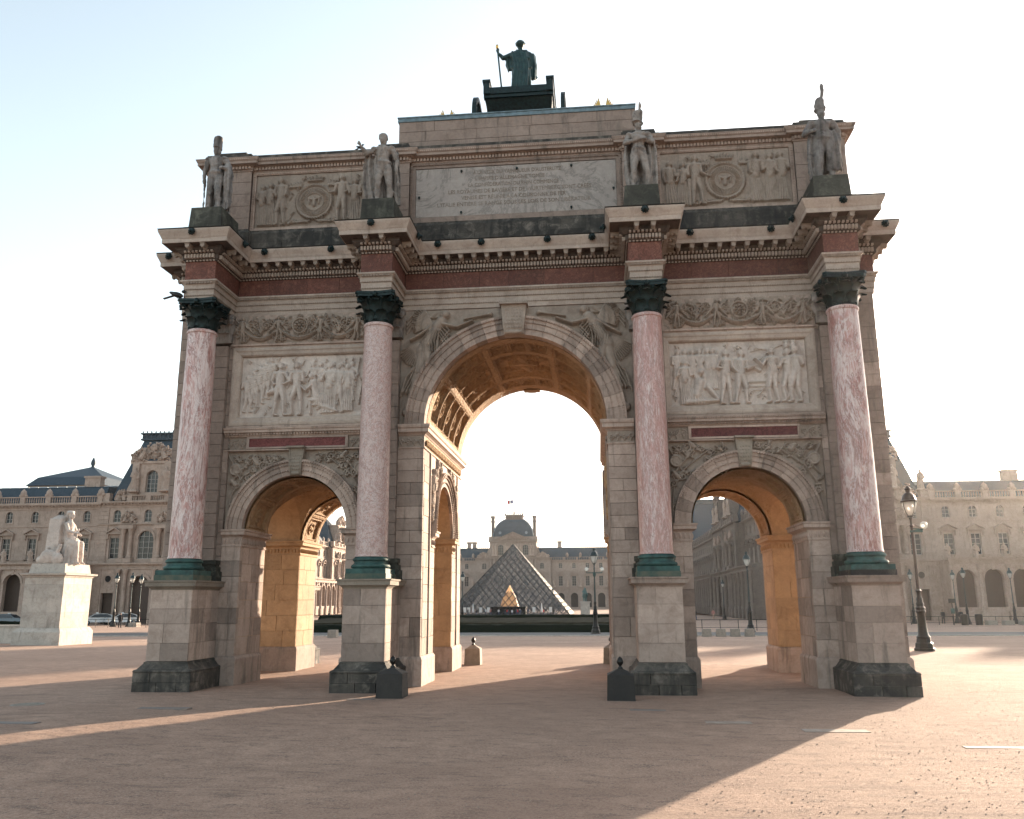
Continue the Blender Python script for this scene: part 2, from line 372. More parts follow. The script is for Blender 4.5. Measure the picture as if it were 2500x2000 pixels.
# ------------------------------------------------------------------ relief height fields
class Relief:
    def __init__(s, w, h, res=.02, seed=0):
        s.w, s.h = w, h; s.nx = int(w/res)+1; s.nz = int(h/res)+1
        s.X, s.Z = np.meshgrid(np.linspace(0,w,s.nx), np.linspace(0,h,s.nz)); s.H = np.zeros_like(s.X); s.r = random.Random(seed); s.k = 1
    def cap(s, x0, z0, r0, x1, z1, r1, h, base=.02):
        dx, dz = x1-x0, z1-z0; L = dx*dx+dz*dz+1e-9
        t = np.clip(((s.X-x0)*dx+(s.Z-z0)*dz)/L, 0, 1); d = np.hypot(s.X-x0-t*dx, s.Z-z0-t*dz)/(r0+(r1-r0)*t)
        hh = np.where(d < 1, base+h*np.sqrt(np.clip(1-d*d,0,1)), 0); s.H = np.maximum(s.H, hh)
    def ring(s, x, z, r, w, h):
        d = np.abs(np.hypot(s.X-x, s.Z-z)-r)/w; s.H = np.maximum(s.H, np.where(d < 1, h*np.sqrt(np.clip(1-d*d,0,1)), 0))
    def disc(s, x, z, r, h): s.H = np.where(np.hypot(s.X-x, s.Z-z) < r, np.maximum(s.H, h), s.H)
    def line(s, pts, r, h):
        for a, b in zip(pts, pts[1:]): s.cap(*a, r, *b, r, h)
    def folds(s, x, z0, z1, w0, w1, h, n=6, ph=0, sway=0):
        """draped skirt between z0 (bottom) and z1 (top)"""
        t = np.clip((s.Z-z0)/(z1-z0), 0, 1); wd = w0+(w1-w0)*t; cx = x+sway*(1-t)
        q = (s.X-cx)/wd; ins = (np.abs(q) < 1) & (s.Z > z0) & (s.Z < z1)
        hh = h*np.sqrt(np.clip(1-q*q,0,1))*.75+.012+.014*np.sin(q*n*PI+ph+2*t)
        s.H = np.where(ins, np.maximum(s.H, hh), s.H)
    def figure(s, x, z, H, face=1, kind='man', d=.075, pose=0):
        r = s.r; hd = H/7.6
        sh = z+H*.815; hip = z+H*.53; kn = z+H*.28; lean = r.uniform(-.02,.02)*H
        nx = x+lean; sw = H*.105
        if kind == 'robe': s.folds(x, z+.01*H, hip+.05*H, H*.15, H*.09, d*.9, r.choice((5,6,7)), r.random()*6, face*.03*H)
        else:
            for sgn in (-1, 1):
                st = sgn*H*(.045+r.uniform(0,.05)); bend = r.uniform(0,.05)*H*face
                s.cap(x+sgn*.03*H, hip, H*.062, x+st+bend, kn, H*.043, d*.9); s.cap(x+st+bend, kn, H*.043, x+st*1.2, z+.03*H, H*.026, d*.75)
                s.cap(x+st*1.2, z+.02*H, H*.024, x+st*1.2+face*.06*H, z+.012*H, H*.018, d*.6)
            if kind == 'tunic': s.folds(x, z+H*.36, hip+.06*H, H*.12, H*.085, d, 6, r.random()*6)
        s.cap(x, hip, H*.08, nx, sh-.04*H, H*.098, d); s.cap(nx-sw*.8, sh-.02*H, H*.05, nx+sw*.8, sh-.02*H, H*.05, d*.95)
        if kind != 'man' or r.random() < .5:   # sash / cloak folds
            for k in range(4): s.line([(nx-sw+k*.03*H, sh-.01*H), (x+sw*(-.2+.3*k), hip+.02*H)], H*.013, d*1.1)
        s.cap(nx, sh, H*.036, nx+face*.01*H, sh+.07*H, H*.034, d*.8)
        hx, hz = nx+face*.015*H, z+H-hd*.55
        s.cap(hx, hz-.02*H, hd*.36, hx-face*.008*H, hz+.02*H, hd*.46, d*1.05); s.cap(hx+face*hd*.38, hz-.012*H, hd*.1, hx+face*hd*.42, hz-.02*H, hd*.08, d*.8)
        s.ring(hx-face*.01*H, hz+.02*H, hd*.36, hd*.09, d*1.2)
        for sgn in (-1, 1):
            ex = nx+sgn*sw*1.25+r.uniform(-.02,.04)*H*face; ez = sh-H*.17+r.uniform(-.02,.04)*H
            hxx = ex+r.uniform(.02,.13)*H*face; hzz = ez+r.uniform(-.13,.12)*H
            if pose and sgn == face: hxx = ex+face*.15*H; hzz = ez+.10*H*pose
            s.cap(nx+sgn*sw, sh-.02*H, H*.042, ex, ez, H*.034, d*.95); s.cap(ex, ez, H*.033, hxx, hzz, H*.022, d*.9); s.cap(hxx, hzz, H*.022, hxx+face*.03*H, hzz+.01*H, H*.016, d*.85)
    def wreath(s, x, z, R, d=.06, eagle=True):
        s.disc(x, z, R*.98, .02); s.ring(x, z, R, R*.085, d); s.ring(x, z, R*.82, R*.03, d*.8); s.ring(x, z, R*.52, R*.035, d*.8)
        for k in range(44):
            a = 2*PI*k/44; s.cap(x+R*.57*math.cos(a), z+R*.57*math.sin(a), R*.02, x+R*.76*math.cos(a), z+R*.76*math.sin(a), R*.03, d*.6)
            s.cap(x+R*1.0*math.cos(a), z+R*1.0*math.sin(a), R*.04, x+R*1.09*math.cos(a+.09), z+R*1.09*math.sin(a+.09), R*.02, d*.9)
        if eagle:
            s.cap(x, z-R*.22, R*.1, x, z+R*.12, R*.12, d); s.cap(x+.02, z+R*.2, R*.06, x+.02, z+R*.26, R*.05, d)
            for g in (-1,1): s.cap(x+g*R*.1, z+R*.1, R*.06, x+g*R*.3, z+R*.2, R*.08, d*.9); s.cap(x+g*R*.3, z+R*.2, R*.08, x+g*R*.26, z-R*.12, R*.04, d*.8)
    def crown(s, x, z, w, h, d=.06):
        s.cap(x-w/2, z, h*.16, x+w/2, z, h*.16, d)
        for k in range(7):
            q = (k-3)/3; s.line([(x+q*w*.5, z), (x+q*w*.62, z+h*(.75-.25*abs(q)))], h*.07, d); s.cap(x+q*w*.62, z+h*(.8-.25*abs(q)), h*.1, x+q*w*.62, z+h*(.82-.25*abs(q)), h*.1, d*1.2)
        s.cap(x, z+h, h*.12, x, z+h*1.05, h*.12, d)
    def scroll(s, x, z, R, sg=1, d=.04, turns=1.5, w=.02, a0=0):
        pts = []
        for k in range(18):
            t = k/17; a = a0+sg*t*turns*2*PI; rr = R*(1-.8*t); pts.append((x+rr*math.cos(a), z+rr*math.sin(a)))
        s.line(pts, w, d)
        for k in range(0, 14, 3):
            p = pts[k]; q = pts[k+1]; s.cap(p[0], p[1], w*1.2, p[0]+(q[1]-p[1])*.9*sg+.01, p[1]-(q[0]-p[0])*.9*sg, w*.7, d)
        s.cap(*pts[-1], w*1.7, *pts[-1], w*1.7, d*1.3)
    def leaf(s, x, z, L, a, d=.04):
        for k in (-1,0,1):
            b = a+k*.45; l = L*(1 if k == 0 else .7); s.cap(x, z, L*.1, x+l*math.cos(b), z+l*math.sin(b), L*.05, d)
    def fill(s, n, sz, d, seed=0, scr=True):
        r = random.Random(seed)
        for k in range(n):
            x, z = r.uniform(sz,s.w-sz), r.uniform(sz,s.h-sz)
            if s.H[min(s.nz-1,int(z/s.h*(s.nz-1))), min(s.nx-1,int(x/s.w*(s.nx-1)))] > .012: continue
            q = r.random()
            if not scr: a = r.uniform(0,PI); s.line([(x,z),(x+sz*math.cos(a),z+sz*.7),(x+sz*.6*math.cos(a+.8),z-sz*.5)],sz*.14,d); continue
            if q < .45: s.scroll(x,z,sz*r.uniform(.6,1),r.choice((-1,1)),d,1.4,sz*.16,r.uniform(0,6))
            elif q < .8: s.leaf(x,z,sz*r.uniform(.9,1.5),r.uniform(.3,2.8),d)
            else: a = r.uniform(0,PI); s.cap(x,z,sz*.22,x+sz*math.cos(a),z+sz*math.sin(a),sz*.1,d)
    def rough(s, amt=.004, fr=9, seed=0):
        rs = np.random.RandomState(seed); g = rs.rand(int(s.h*fr)+3, int(s.w*fr)+3)
        xi = s.X*fr; zi = s.Z*fr; i0 = xi.astype(int); j0 = zi.astype(int); fx = xi-i0; fz = zi-j0
        s.H = s.H+amt*((g[j0,i0]*(1-fx)+g[j0,i0+1]*fx)*(1-fz)+(g[j0+1,i0]*(1-fx)+g[j0+1,i0+1]*fx)*fz)
    def build(s, name, mat, parent, fr, mask=None, smooth=True):
        """fr(a,b,h)->xyz arrays"""
        x, y, z = fr(s.X, s.Z, s.H*s.k); co = np.stack([np.broadcast_to(q, s.X.shape) for q in (x,y,z)], -1).reshape(-1,3)
        idx = np.arange(s.nx*s.nz).reshape(s.nz, s.nx)
        q = np.stack([idx[:-1,:-1], idx[:-1,1:], idx[1:,1:], idx[1:,:-1]], -1).reshape(-1,4)
        if mask is not None:
            k = mask(s.X, s.Z); kk = (k[:-1,:-1] | k[:-1,1:] | k[1:,1:] | k[1:,:-1]).reshape(-1); q = q[kk]
        me = bpy.data.meshes.new(name); me.vertices.add(len(co)); me.vertices.foreach_set('co', co.astype(np.float32).ravel())
        me.loops.add(q.size); me.loops.foreach_set('vertex_index', q.astype(np.int32).ravel())
        me.polygons.add(len(q)); me.polygons.foreach_set('loop_start', np.arange(0, q.size, 4, dtype=np.int32))
        me.polygons.foreach_set('use_smooth', np.ones(len(q), bool)); me.update(calc_edges=True); me.validate()
        me.materials.append(MATS[mat]); return link(name, me, parent)
def front(x0, z0, y): return lambda a, b, h: (x0+a, y-h, z0+b)

# ------------------------------------------------------------------ sculpture: primitives fused by a voxel remesh
SCULPTS = []
def _finish(o, dg, name, mat, rough, freq):
    m2 = bpy.data.meshes.new_from_object(o.evaluated_get(dg)); m2.name = name
    if rough:
        nv = len(m2.vertices); co = np.empty(nv*3, np.float32); nr = np.empty(nv*3, np.float32)
        m2.vertices.foreach_get('co', co); m2.vertex_normals.foreach_get('vector', nr); vs = [Vector(p) for p in co.reshape(-1,3)]
        k = np.array([noise.noise(p*freq)+.5*noise.noise(p*freq*2.7) for p in vs], np.float32)*rough*1.6
        m2.vertices.foreach_set('co', (co.reshape(-1,3)+nr.reshape(-1,3)*k[:,None]).ravel()); m2.update()
    m2.materials.clear(); m2.materials.append(MATS[mat]); m2.polygons.foreach_set('use_smooth', [True]*len(m2.polygons)); return m2
def sculpt(name, mb, mat, parent=None, voxel=.03, rough=.006, smooth=2, loc=None, rz=0, freq=9, now=False):
    """remeshed at once (now) or together with all others by finish_sculpts()"""
    o = link(name, mb.mesh(name, mat, fix=True), parent, loc, rz)
    md = o.modifiers.new('r', 'REMESH'); md.mode = 'VOXEL'; md.voxel_size = voxel; md.use_smooth_shade = True
    if smooth: ms = o.modifiers.new('s', 'SMOOTH'); ms.factor = .5; ms.iterations = smooth
    if now: me = _finish(o, bpy.context.evaluated_depsgraph_get(), name, mat, rough, freq); bpy.data.objects.remove(o); return me
    SCULPTS.append((o, name, mat, rough, freq)); return o
def finish_sculpts():
    dg = bpy.context.evaluated_depsgraph_get(); new = [_finish(o, dg, n, m, r_, f) for o, n, m, r_, f in SCULPTS]
    for (o, *_), me in zip(SCULPTS, new): o.modifiers.clear(); o.data = me
# ------------------------------------------------------------------ figure primitives and shared figure meshes
def cap3(b, p, r0, q, r1, n=10):
    p, q = Vector(p), Vector(q); b.tube([p, p.lerp(q,.5), q], [r0,(r0+r1)/2,r1], n); b.ell(p,(r0,)*3,n,6); b.ell(q,(r1,)*3,n,6)
def chain(b, pts, rs):
    for i in range(len(pts)-1): cap3(b, pts[i], rs[i], pts[i+1], rs[i+1])
def robe(b, c, z0, z1, r0, r1, folds=11, amp=.10, sx=1, sy=.75, tw=.5, seed=0):
    pr = []; k = 9; n = 44; vs = []; fs = []
    for j in range(k+1):
        t = j/k; r = r0+(r1-r0)*t
        for i in range(n):
            a = 2*PI*i/n; f = 1+amp*(1-t*.6)*math.sin(folds*a+tw*t*3+seed)+amp*.5*math.sin((folds*2-3)*a+seed*2)
            vs.append((c[0]+r*f*math.cos(a)*sx, c[1]+r*f*math.sin(a)*sy, z0+(z1-z0)*t))
    for j in range(k):
        for i in range(n): fs.append((j*n+i, j*n+(i+1)%n, (j+1)*n+(i+1)%n, (j+1)*n+i))
    fs.append(tuple(range(n-1,-1,-1))); fs.append(tuple(range(k*n,k*n+n))); b.add(vs, fs)
def cloak(b, pts, wid, th=.05, n=9, fold=.04, seed=0):
    """hanging cloth: pts centreline (top->bottom), wid half-widths; folded sheet with thickness"""
    vs = []; m = 17
    for side in (0,1):
        for p, w in zip(pts, wid):
            for i in range(m):
                u = -1+2*i/(m-1); y = p[1]+fold*math.sin(u*n+seed+p[2])+(th if side else 0)+.10*(u*u)*(-1 if p[1] > 0 else 1); vs.append((p[0]+u*w, y, p[2]))
    k = len(pts); o = k*m; fs = []
    for j in range(k-1):
        for i in range(m-1): a = j*m+i; fs += [(a,a+1,a+m+1,a+m),(o+a,o+a+m,o+a+m+1,o+a+1)]
        a = j*m; fs.append((a,a+m,o+a+m,o+a)); a += m-1; fs.append((a,o+a,o+a+m,a+m))
    for i in range(m-1): fs.append((i,o+i,o+i+1,i+1)); a = (k-1)*m+i; fs.append((a,a+1,o+a+1,o+a))
    b.add(vs, fs)
def hand(b, p, d, r=.03):
    p = Vector(p); d = Vector(d).normalized(); s = d.cross(Vector((0,1,0.01))).normalized(); b.ell(p,(r*1.3,r*.9,r*1.5),8,6)
    for k,(o,l) in enumerate(((-.6,.9),(-.2,1.05),(.2,1.0),(.6,.8))): cap3(b, p+s*o*r*1.4+d*r*.8, r*.36, p+s*o*r*1.5+d*r*(1.2+l*1.3), r*.28, 6)
    cap3(b, p+s*r*1.1, r*.38, p+s*r*1.8+d*r*1.1, r*.3, 6)
def head(b, p, r=.115, yaw=0, hair=True):
    x,y,z = p; c, s = math.cos(yaw), math.sin(yaw); f = lambda dx,dy: (x+dx*c-dy*s, y+dx*s+dy*c)
    b.ell((x,y,z),(r*.82,r*.95,r*1.18),14,10)
    q = f(0,-r*.35); b.ell((q[0],q[1],z-r*.62),(r*.55,r*.55,r*.45),10,7)
    q = f(0,-r*.98); b.ell((q[0],q[1],z-r*.1),(r*.13,r*.2,r*.26),8,6)
    q = f(0,-r*.86); b.ell((q[0],q[1],z-r*.5),(r*.3,r*.12,r*.1),8,5); q = f(0,-r*.82); b.ell((q[0],q[1],z+r*.22),(r*.55,r*.15,r*.09),8,5)
    for k in (-1,1): q = f(k*r*.82,0); b.ell((q[0],q[1],z-r*.1),(r*.12,r*.2,r*.28),6,5)
def figure_mesh(seed=0):
    b = MB(); robe(b,(0,0),0,1.3,.32,.22,9,.12,1,.8,.5,seed); chain(b,[(0,0,1.1),(0,0,1.6)],[.24,.27]); cap3(b,(0,0,1.7),.08,(0,0,1.8),.08); head(b,(0,0,1.95),.14); chain(b,[(-.28,0,1.62),(-.38,-.05,1.3),(-.15,-.25,1.25)],[.09,.08,.06]); chain(b,[(.28,0,1.62),(.4,0,1.3),(.38,-.15,1.0)],[.09,.08,.06]); cloak(b,[(0,.15,1.65),(0,.2,.9),(0,.2,.05)],[.28,.36,.4],.1)
    b.box(-.45,.45,-.4,.4,-.15,.02); return b
FM = sculpt('statue', figure_mesh(), 'palace_stone', None, .06, .012, 1, now=True)
PM, PT, PC, PHm = {}, {}, {}, []
def person_meshes(walk):
    key = walk
    b = MB(); 
    for sg in (-1,1): chain(b,[(sg*.09,0,.92),(sg*.10,-sg*walk*.45-.03,.50),(sg*.10,-sg*walk*.9+.04,.09)],[.075,.052,.035]); cap3(b,(sg*.10,-sg*walk*.9+.04,.05),.035,(sg*.11,-sg*walk*.9-.12,.04),.03)
    b.ell((0,0,.95),(.15,.11,.12)); chain(b,[(0,0,1.0),(0,0,1.35)],[.12,.15]); b.ell((0,0,1.40),(.19,.11,.08)); cap3(b,(0,0,1.45),.05,(0,0,1.54),.05); head(b,(0,0,1.63),.095)
    for sg in (-1,1): chain(b,[(sg*.19,0,1.40),(sg*.24,sg*walk*.3,1.15),(sg*.22,sg*walk*.5-.08,.92)],[.05,.042,.03]); hand(b,(sg*.22,sg*walk*.5-.1,.86),(0,0,-1),.026)
    PM[key] = sculpt('body',b,'skin',None,.018,0,1,now=True)
    b = MB()
    for sg in (-1,1): chain(b,[(sg*.09,0,.92),(sg*.10,-sg*walk*.45-.03,.50),(sg*.10,-sg*walk*.9+.04,.12)],[.10,.075,.06])
    b.ell((0,0,.95),(.17,.13,.12)); PT[key] = sculpt('trousers',b,'jeans',None,.02,.004,1,now=True)
    b = MB(); chain(b,[(0,0,.92),(0,0,1.36)],[.165,.175]); b.ell((0,0,1.40),(.22,.14,.09)); 
    for sg in (-1,1): chain(b,[(sg*.19,0,1.40),(sg*.24,sg*walk*.3,1.15),(sg*.22,sg*walk*.5-.08,.94)],[.075,.06,.05])
    PC[key] = sculpt('coat',b,'dark_cloth',None,.02,.004,1,now=True)
    b = MB(); b.ell((0,.015,1.67),(.095,.10,.10)); PHm.append(b.mesh('hair','black_feather',True))
for _w in (.1,.25,.35): person_meshes(_w)
# ------------------------------------------------------------------ ground
def gz(y):
    P = ((-200,0),(16,0),(48,-.55),(85,-1.0),(225,-2.0),(3000,-2.0))
    for (a,p),(b,q) in zip(P, P[1:]):
        if y <= b: return p+(q-p)*max(0,(y-a))/(b-a)
    return -2.0
def ground_z(x, y):
    z = gz(y)
    z += .115*math.exp(-((x+8)/3.6)**2-((y+8)/4.2)**2)
    z -= .05*math.exp(-((x+13)/4)**2-((y-1)/4)**2)
    if y < 30: z += .012*noise.noise(Vector((x*.5,y*.5,0)))+.006*noise.noise(Vector((x*1.7,y*1.7,3)))
    if abs(x) < 10.2 and -1.9 < y < 8: z = min(z, .01)
    return z
def make_ground():
    xs = [-600,-400,-300,-200,-120,-80,-60,-45]+[-35+i for i in range(15)]+[-20+.4*i for i in range(100)]+[20+i for i in range(16)]+[45,60,80,120,200,300,400,600]
    ys = [-100,-80,-60,-45]+[-30+.4*i for i in range(140)]+[26+2*i for i in range(15)]+[60,70,85,100,120,150,200,225,260,320,400,500,700]
    v = [(x,y,ground_z(x,y)) for y in ys for x in xs]; n = len(xs)
    f = [(j*n+i, j*n+i+1, (j+1)*n+i+1, (j+1)*n+i) for j in range(len(ys)-1) for i in range(n-1)]
    b = MB(); b.add(v, f); structure(b.build('gravel_ground', 'gravel', smooth=True, fix=False))
make_ground()

# ------------------------------------------------------------------ the triumphal arch
DEP = 6.2; XO, XI, YC = 8.3, 3.483, -.98
R, ZS, RO = 2.42, 6.65, 2.93
XS, RS, ZSS, ROS = 5.855, 1.415, 3.95, 1.83
arch = thing('triumphal_arch', 'large carved limestone triumphal arch with three openings and pink marble columns', 'arch')
def core():
    def cutter(fr, hw, zs, r, n=40):
        b = MB(); poly = [(-hw,-1),(hw,-1),(hw,zs)]+[(r*math.cos(PI*k/n), zs+r*math.sin(PI*k/n)) for k in range(n+1)]+[(-hw,zs)]
        pp = []
        for q in poly:
            if not pp or abs(q[0]-pp[-1][0])+abs(q[1]-pp[-1][1]) > 1e-4: pp.append(q)
        b.prism(pp, fr, -1, DEP+1 if fr is not TR else 12); return b
    TR = lambda a,z,d: (-12+d*2 if False else d, 3.1+a, z)
    b = MB(); b.box(-9.27,9.27,.13,DEP-.13,-.3,9.9)
    o = b.build('wall_core', 'limestone_core', arch)
    cuts = []
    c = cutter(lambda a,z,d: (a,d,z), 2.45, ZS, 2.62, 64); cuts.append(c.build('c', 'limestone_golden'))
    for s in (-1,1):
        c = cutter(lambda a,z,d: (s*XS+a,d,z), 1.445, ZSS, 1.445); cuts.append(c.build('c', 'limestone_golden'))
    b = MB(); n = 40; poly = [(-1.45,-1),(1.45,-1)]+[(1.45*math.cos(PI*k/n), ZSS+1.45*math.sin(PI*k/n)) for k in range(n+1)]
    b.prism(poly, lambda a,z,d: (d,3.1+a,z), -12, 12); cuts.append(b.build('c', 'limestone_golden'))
    for c in cuts:
        m = o.modifiers.new('b', 'BOOLEAN'); m.operation = 'DIFFERENCE'; m.object = c; m.solver = 'EXACT'; m.material_mode = 'TRANSFER'
    dg = bpy.context.evaluated_depsgraph_get(); me = bpy.data.meshes.new_from_object(o.evaluated_get(dg)); o.modifiers.clear(); o.data = me; me.name = 'wall_core'
    for c in cuts: bpy.data.objects.remove(c)
core()
def ent_path(y, half, front, sx):
    f = [(-sx,y)]
    for c in (-XO,-XI,XI,XO): f += [(c-half,y),(c-half,front),(c+half,front),(c+half,y)]
    f += [(sx,y)]
    return f+[(-a, DEP-b) for a, b in f]
# entablature core
b = MB(); b.box(-9.45,9.45,.22,DEP-.22,9.9,11.72); b.box(-9.48,9.48,.3,DEP-.3,11.0,11.71)
for c in (-XO,-XI,XI,XO):
    b.box(c-.36,c+.36,-1.29,.25,9.93,11.71); b.box(c-.36,c+.36,DEP-.25,DEP+1.29,9.93,11.71)
b.build('entablature_core', 'limestone_core', arch)
P_ARC = ent_path(.08,.385,-1.33,9.47)
b = MB(); b.sweep(P_ARC, [(-.15,9.9),(.0,9.9),(0,10.04),(.02,10.045),(.02,10.21),(.045,10.215),(.045,10.34),(.06,10.36),(.10,10.40),(.12,10.41),(.12,10.455),(-.15,10.465)], True)
b.build('architrave', 'limestone_pale', arch)
b = MB()
for z, o, w in ((10.03,.012,.032),(10.2,.035,.032)):
    along(P_ARC, .062, lambda p,d,n: obox(b,p,d,n,w,o-.01,o+.022,z,z+.03), True)
along(P_ARC, .075, lambda p,d,n: obox(b,p,d,n,.04,.06,.112,10.35,10.395), True)
stuff(b.build('architrave_beads', 'limestone_carved', arch, fix=False))
# red marble frieze slabs, one by one
def frieze():
    r = random.Random(3)
    def slab(x0,x1,y0,y1): 
        b = MB(); b.box(x0,x1,y0,y1,10.465,10.985); b.build('frieze_slab', 'red_marble', arch, fix=False)
    for m in (0,1):
        Y = lambda y: y if not m else DEP-y
        for c in (-XO,-XI,XI,XO):
            slab(c-.42,c+.42,*sorted((Y(-1.37),Y(-1.30)))); 
            for s in (-1,1): slab(*sorted((c+s*.42,c+s*.365)), *sorted((Y(-1.297),Y(.15))))
        for x0, x1, k in ((-7.875,-3.91,4),(-3.055,3.055,6),(3.91,7.875,4),(-9.5,-8.725,1),(8.725,9.5,1)):
            cut = [x0]+[x0+(x1-x0)*(i+r.uniform(-.2,.2))/k for i in range(1,k)]+[x1]
            for a, c2 in zip(cut, cut[1:]): slab(a+.004,c2-.004,*sorted((Y(.15),Y(.225))))
    for s in (-1,1):
        for k in range(5): slab(*sorted((s*9.56,s*9.44)), .228+k*1.149+.004, .228+(k+1)*1.149-.004)
frieze()
P_FR = ent_path(.15,.42,-1.37,9.56)
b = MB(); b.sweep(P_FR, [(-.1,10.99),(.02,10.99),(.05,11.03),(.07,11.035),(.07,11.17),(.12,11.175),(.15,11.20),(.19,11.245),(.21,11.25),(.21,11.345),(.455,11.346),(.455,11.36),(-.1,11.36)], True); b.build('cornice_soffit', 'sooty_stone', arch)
b = MB(); b.sweep(P_FR, [(-.1,11.362),(.46,11.352),(.475,11.352),(.475,11.47),(.485,11.48),(.495,11.50),(.505,11.53),(.54,11.60),(.565,11.66),(.57,11.70),(.54,11.715),(-.2,11.725)], True)
b.build('main_cornice', 'limestone_pale', arch)
b = MB(); along(P_FR, .088, lambda p,d,n: obox(b,p,d,n,.054,.06,.145,11.05,11.155), True); along(P_FR, .1, lambda p,d,n: obox(b,p,d,n,.055,.13,.215,11.185,11.235), True); along(P_FR, .06, lambda p,d,n: obox(b,p,d,n,.03,.46,.49,11.455,11.49), True)
along(P_FR, .09, lambda p,d,n: obox(b,p,d,n,.05,.0,.045,10.99,11.025), True)
stuff(b.build('cornice_dentils', 'limestone_pale', arch, fix=False))
def modillion():
    b = MB(); b.box(-.055,.055,-.23,.0,0,.075); b.box(-.07,.07,-.245,.0,.075,.1); b.ell((0,-.19,-.01),(.045,.05,.03),8,5); b.ell((0,-.06,-.015),(.05,.06,.035),8,5)
    return b.mesh('modillion', 'limestone_carved')
MOD = modillion()
def put_mod(p,d,n):
    if p.y > 4 or (abs(p.x) > 9.3 and p.y > 3): return
    o = link('modillion', MOD, arch, (p.x,p.y,11.25)); o.rotation_euler = (0,0,math.atan2(d.y,d.x))
along(P_FR, .37, put_mod, True, out=.205, end=.0)
# lion-head spouts
def lion():
    b = MB(); b.ell((0,-.03,0),(.075,.06,.08),10,7); b.ell((0,-.09,-.01),(.045,.045,.05),8,6); b.ell((-.05,-.04,.06),(.025,.02,.03),6,4); b.ell((.05,-.04,.06),(.025,.02,.03),6,4)
    for k in range(9): a = k*2*PI/9; b.ell((.075*math.cos(a),-.02,.075*math.sin(a)),(.03,.03,.03),6,4)
    return b.mesh('lion_head', 'dark_bronze', True)
LION = lion()
for x, y, rz in [(c,-1.94,0) for c in (-XO-.03,-XI-.03,XI,XO-.02)]+[(x,-.42,0) for x in (-6.95,-5.05,-2.05,-.85,.95,2.15,4.75,6.85,-9.75,9.75)]+[(c+s*1.0,-1.0,s*PI/2) for c,s in ((-XO,1),(-XI,1),(XI,-1),(XO,-1))]:
    link('lion_head', LION, arch, (x,y,11.60), rz)
# lead flashing on the cornice edge
b = MB(); b.sweep(P_FR, [(-.3,11.727),(.575,11.718),(.58,11.73),(-.3,11.745)], True); b.build('cornice_flashing', 'iron', arch)

# attic
AX = 9.17
def att_path(y, yp, sx):
    f = [(-sx,yp),(-7.8,yp),(-7.8,y),(-4.02,y),(-4.02,yp),(-3.05,yp),(-3.05,y),(3.05,y),(3.05,yp),(4.02,yp),(4.02,y),(7.8,y),(7.8,yp),(sx,yp)]
    return f+[(-a,DEP-b) for a,b in f]
b = MB(); b.box(-AX+.03,AX-.03,.50,DEP-.5,11.7,14.8)
for x0,x1 in ((-AX+.03,-7.83),(-3.99,-3.08),(3.08,3.99),(7.83,AX-.03)): b.box(x0,x1,.33,.52,11.75,14.79); b.box(x0,x1,DEP-.52,DEP-.33,11.75,14.79)
b.build('attic_core', 'limestone_core', arch)
P_AB = att_path(.40,.26,AX+.04)
def segs(path, zlo, zhi, o0, o1, mat, L, name, seed=0, cond=None):
    """courses of separate long stones along a path"""
    r = random.Random(seed)
    for i in range(len(path)):
        a = Vector((*path[i],0)); e = Vector((*path[(i+1)%len(path)],0)); d = e-a; W = d.length; d.normalize(); n = Vector((d.y,-d.x,0)); k = max(1,round(W/L))
        cuts = [0]+[W*(j+r.uniform(-.25,.25))/k for j in range(1,k)]+[W]
        for u, w in zip(cuts, cuts[1:]):
            p = a+d*(u+w)/2
            if cond and not cond(p): continue
            b = MB(); obox(b, p, d, n, w-u-.01, o0, o1, zlo, zhi); b.build(name, mat, arch, fix=False)
vis = lambda p: p.y < 2
segs(P_AB, 11.74, 12.22, -.12, .10, 'blackened_stone', 1.1, 'attic_base_stone', 1, vis); segs(P_AB, 12.225, 12.50, -.12, .09, 'blackened_stone', 1.3, 'attic_base_stone', 2, vis)
b = MB(); b.sweep(P_AB, [(-.12,11.74),(.05,11.74),(.07,12.5),(.075,12.52),(.05,12.57),(.03,12.60),(.03,12.64),(-.12,12.64)], True); b.build('attic_base', 'blackened_stone', arch)
for x0,x1 in ((-AX,-7.8),(-4.02,-3.05),(3.05,4.02),(7.8,AX)):
    ashlar((x0,.30,12.645),(1,0,0),(0,0,1),(0,-1,0),x1-x0,1.9,.38,.8,1.3,'limestone',arch,3,.03,seed=int(x0*10))
for s in (-1,1): ashlar((s*AX,.30 if s > 0 else DEP-.3,12.645),(0,s,0),(0,0,1),(s,0,0),DEP-.6,1.9,.38,.7,1.2,'limestone',arch,0,.03,seed=5+s)
P_AC = att_path(.42,.30,AX)
b = MB(); b.sweep(P_AC, [(-.12,14.50),(.03,14.50),(.03,14.54),(.05,14.55),(.05,14.64),(.10,14.645),(.12,14.66),(.22,14.665),(.22,14.745),(.235,14.75),(.27,14.83),(.27,14.845),(-.15,14.855)], True); b.build('attic_cornice', 'limestone', arch)
b = MB(); along(P_AC, .095, lambda p,d,n: obox(b,p,d,n,.055,.04,.105,14.55,14.635) if p.y < 3 else None, True); along(P_AC, .06, lambda p,d,n: obox(b,p,d,n,.035,.22,.262,14.77,14.81) if p.y < 3 else None, True)
stuff(b.build('attic_dentils', 'limestone', arch, fix=False))
segs(P_AC, 14.86, 15.03, -.35, .10, 'blackened_stone', 1.6, 'coping_stone', 4, vis)
b = MB(); b.box(-AX+.2,AX-.2,.6,DEP-.6,14.5,15.0); b.build('roof_slab', 'blackened_stone', arch)
for x0,x1 in ((-8.9,-8.0),(-4.0,-3.1),(3.1,4.0),(8.0,8.9)):
    b = MB(); b.box(x0,x1,.28,.85,15.034,15.13); b.build('coping_block', 'blackened_stone', arch)
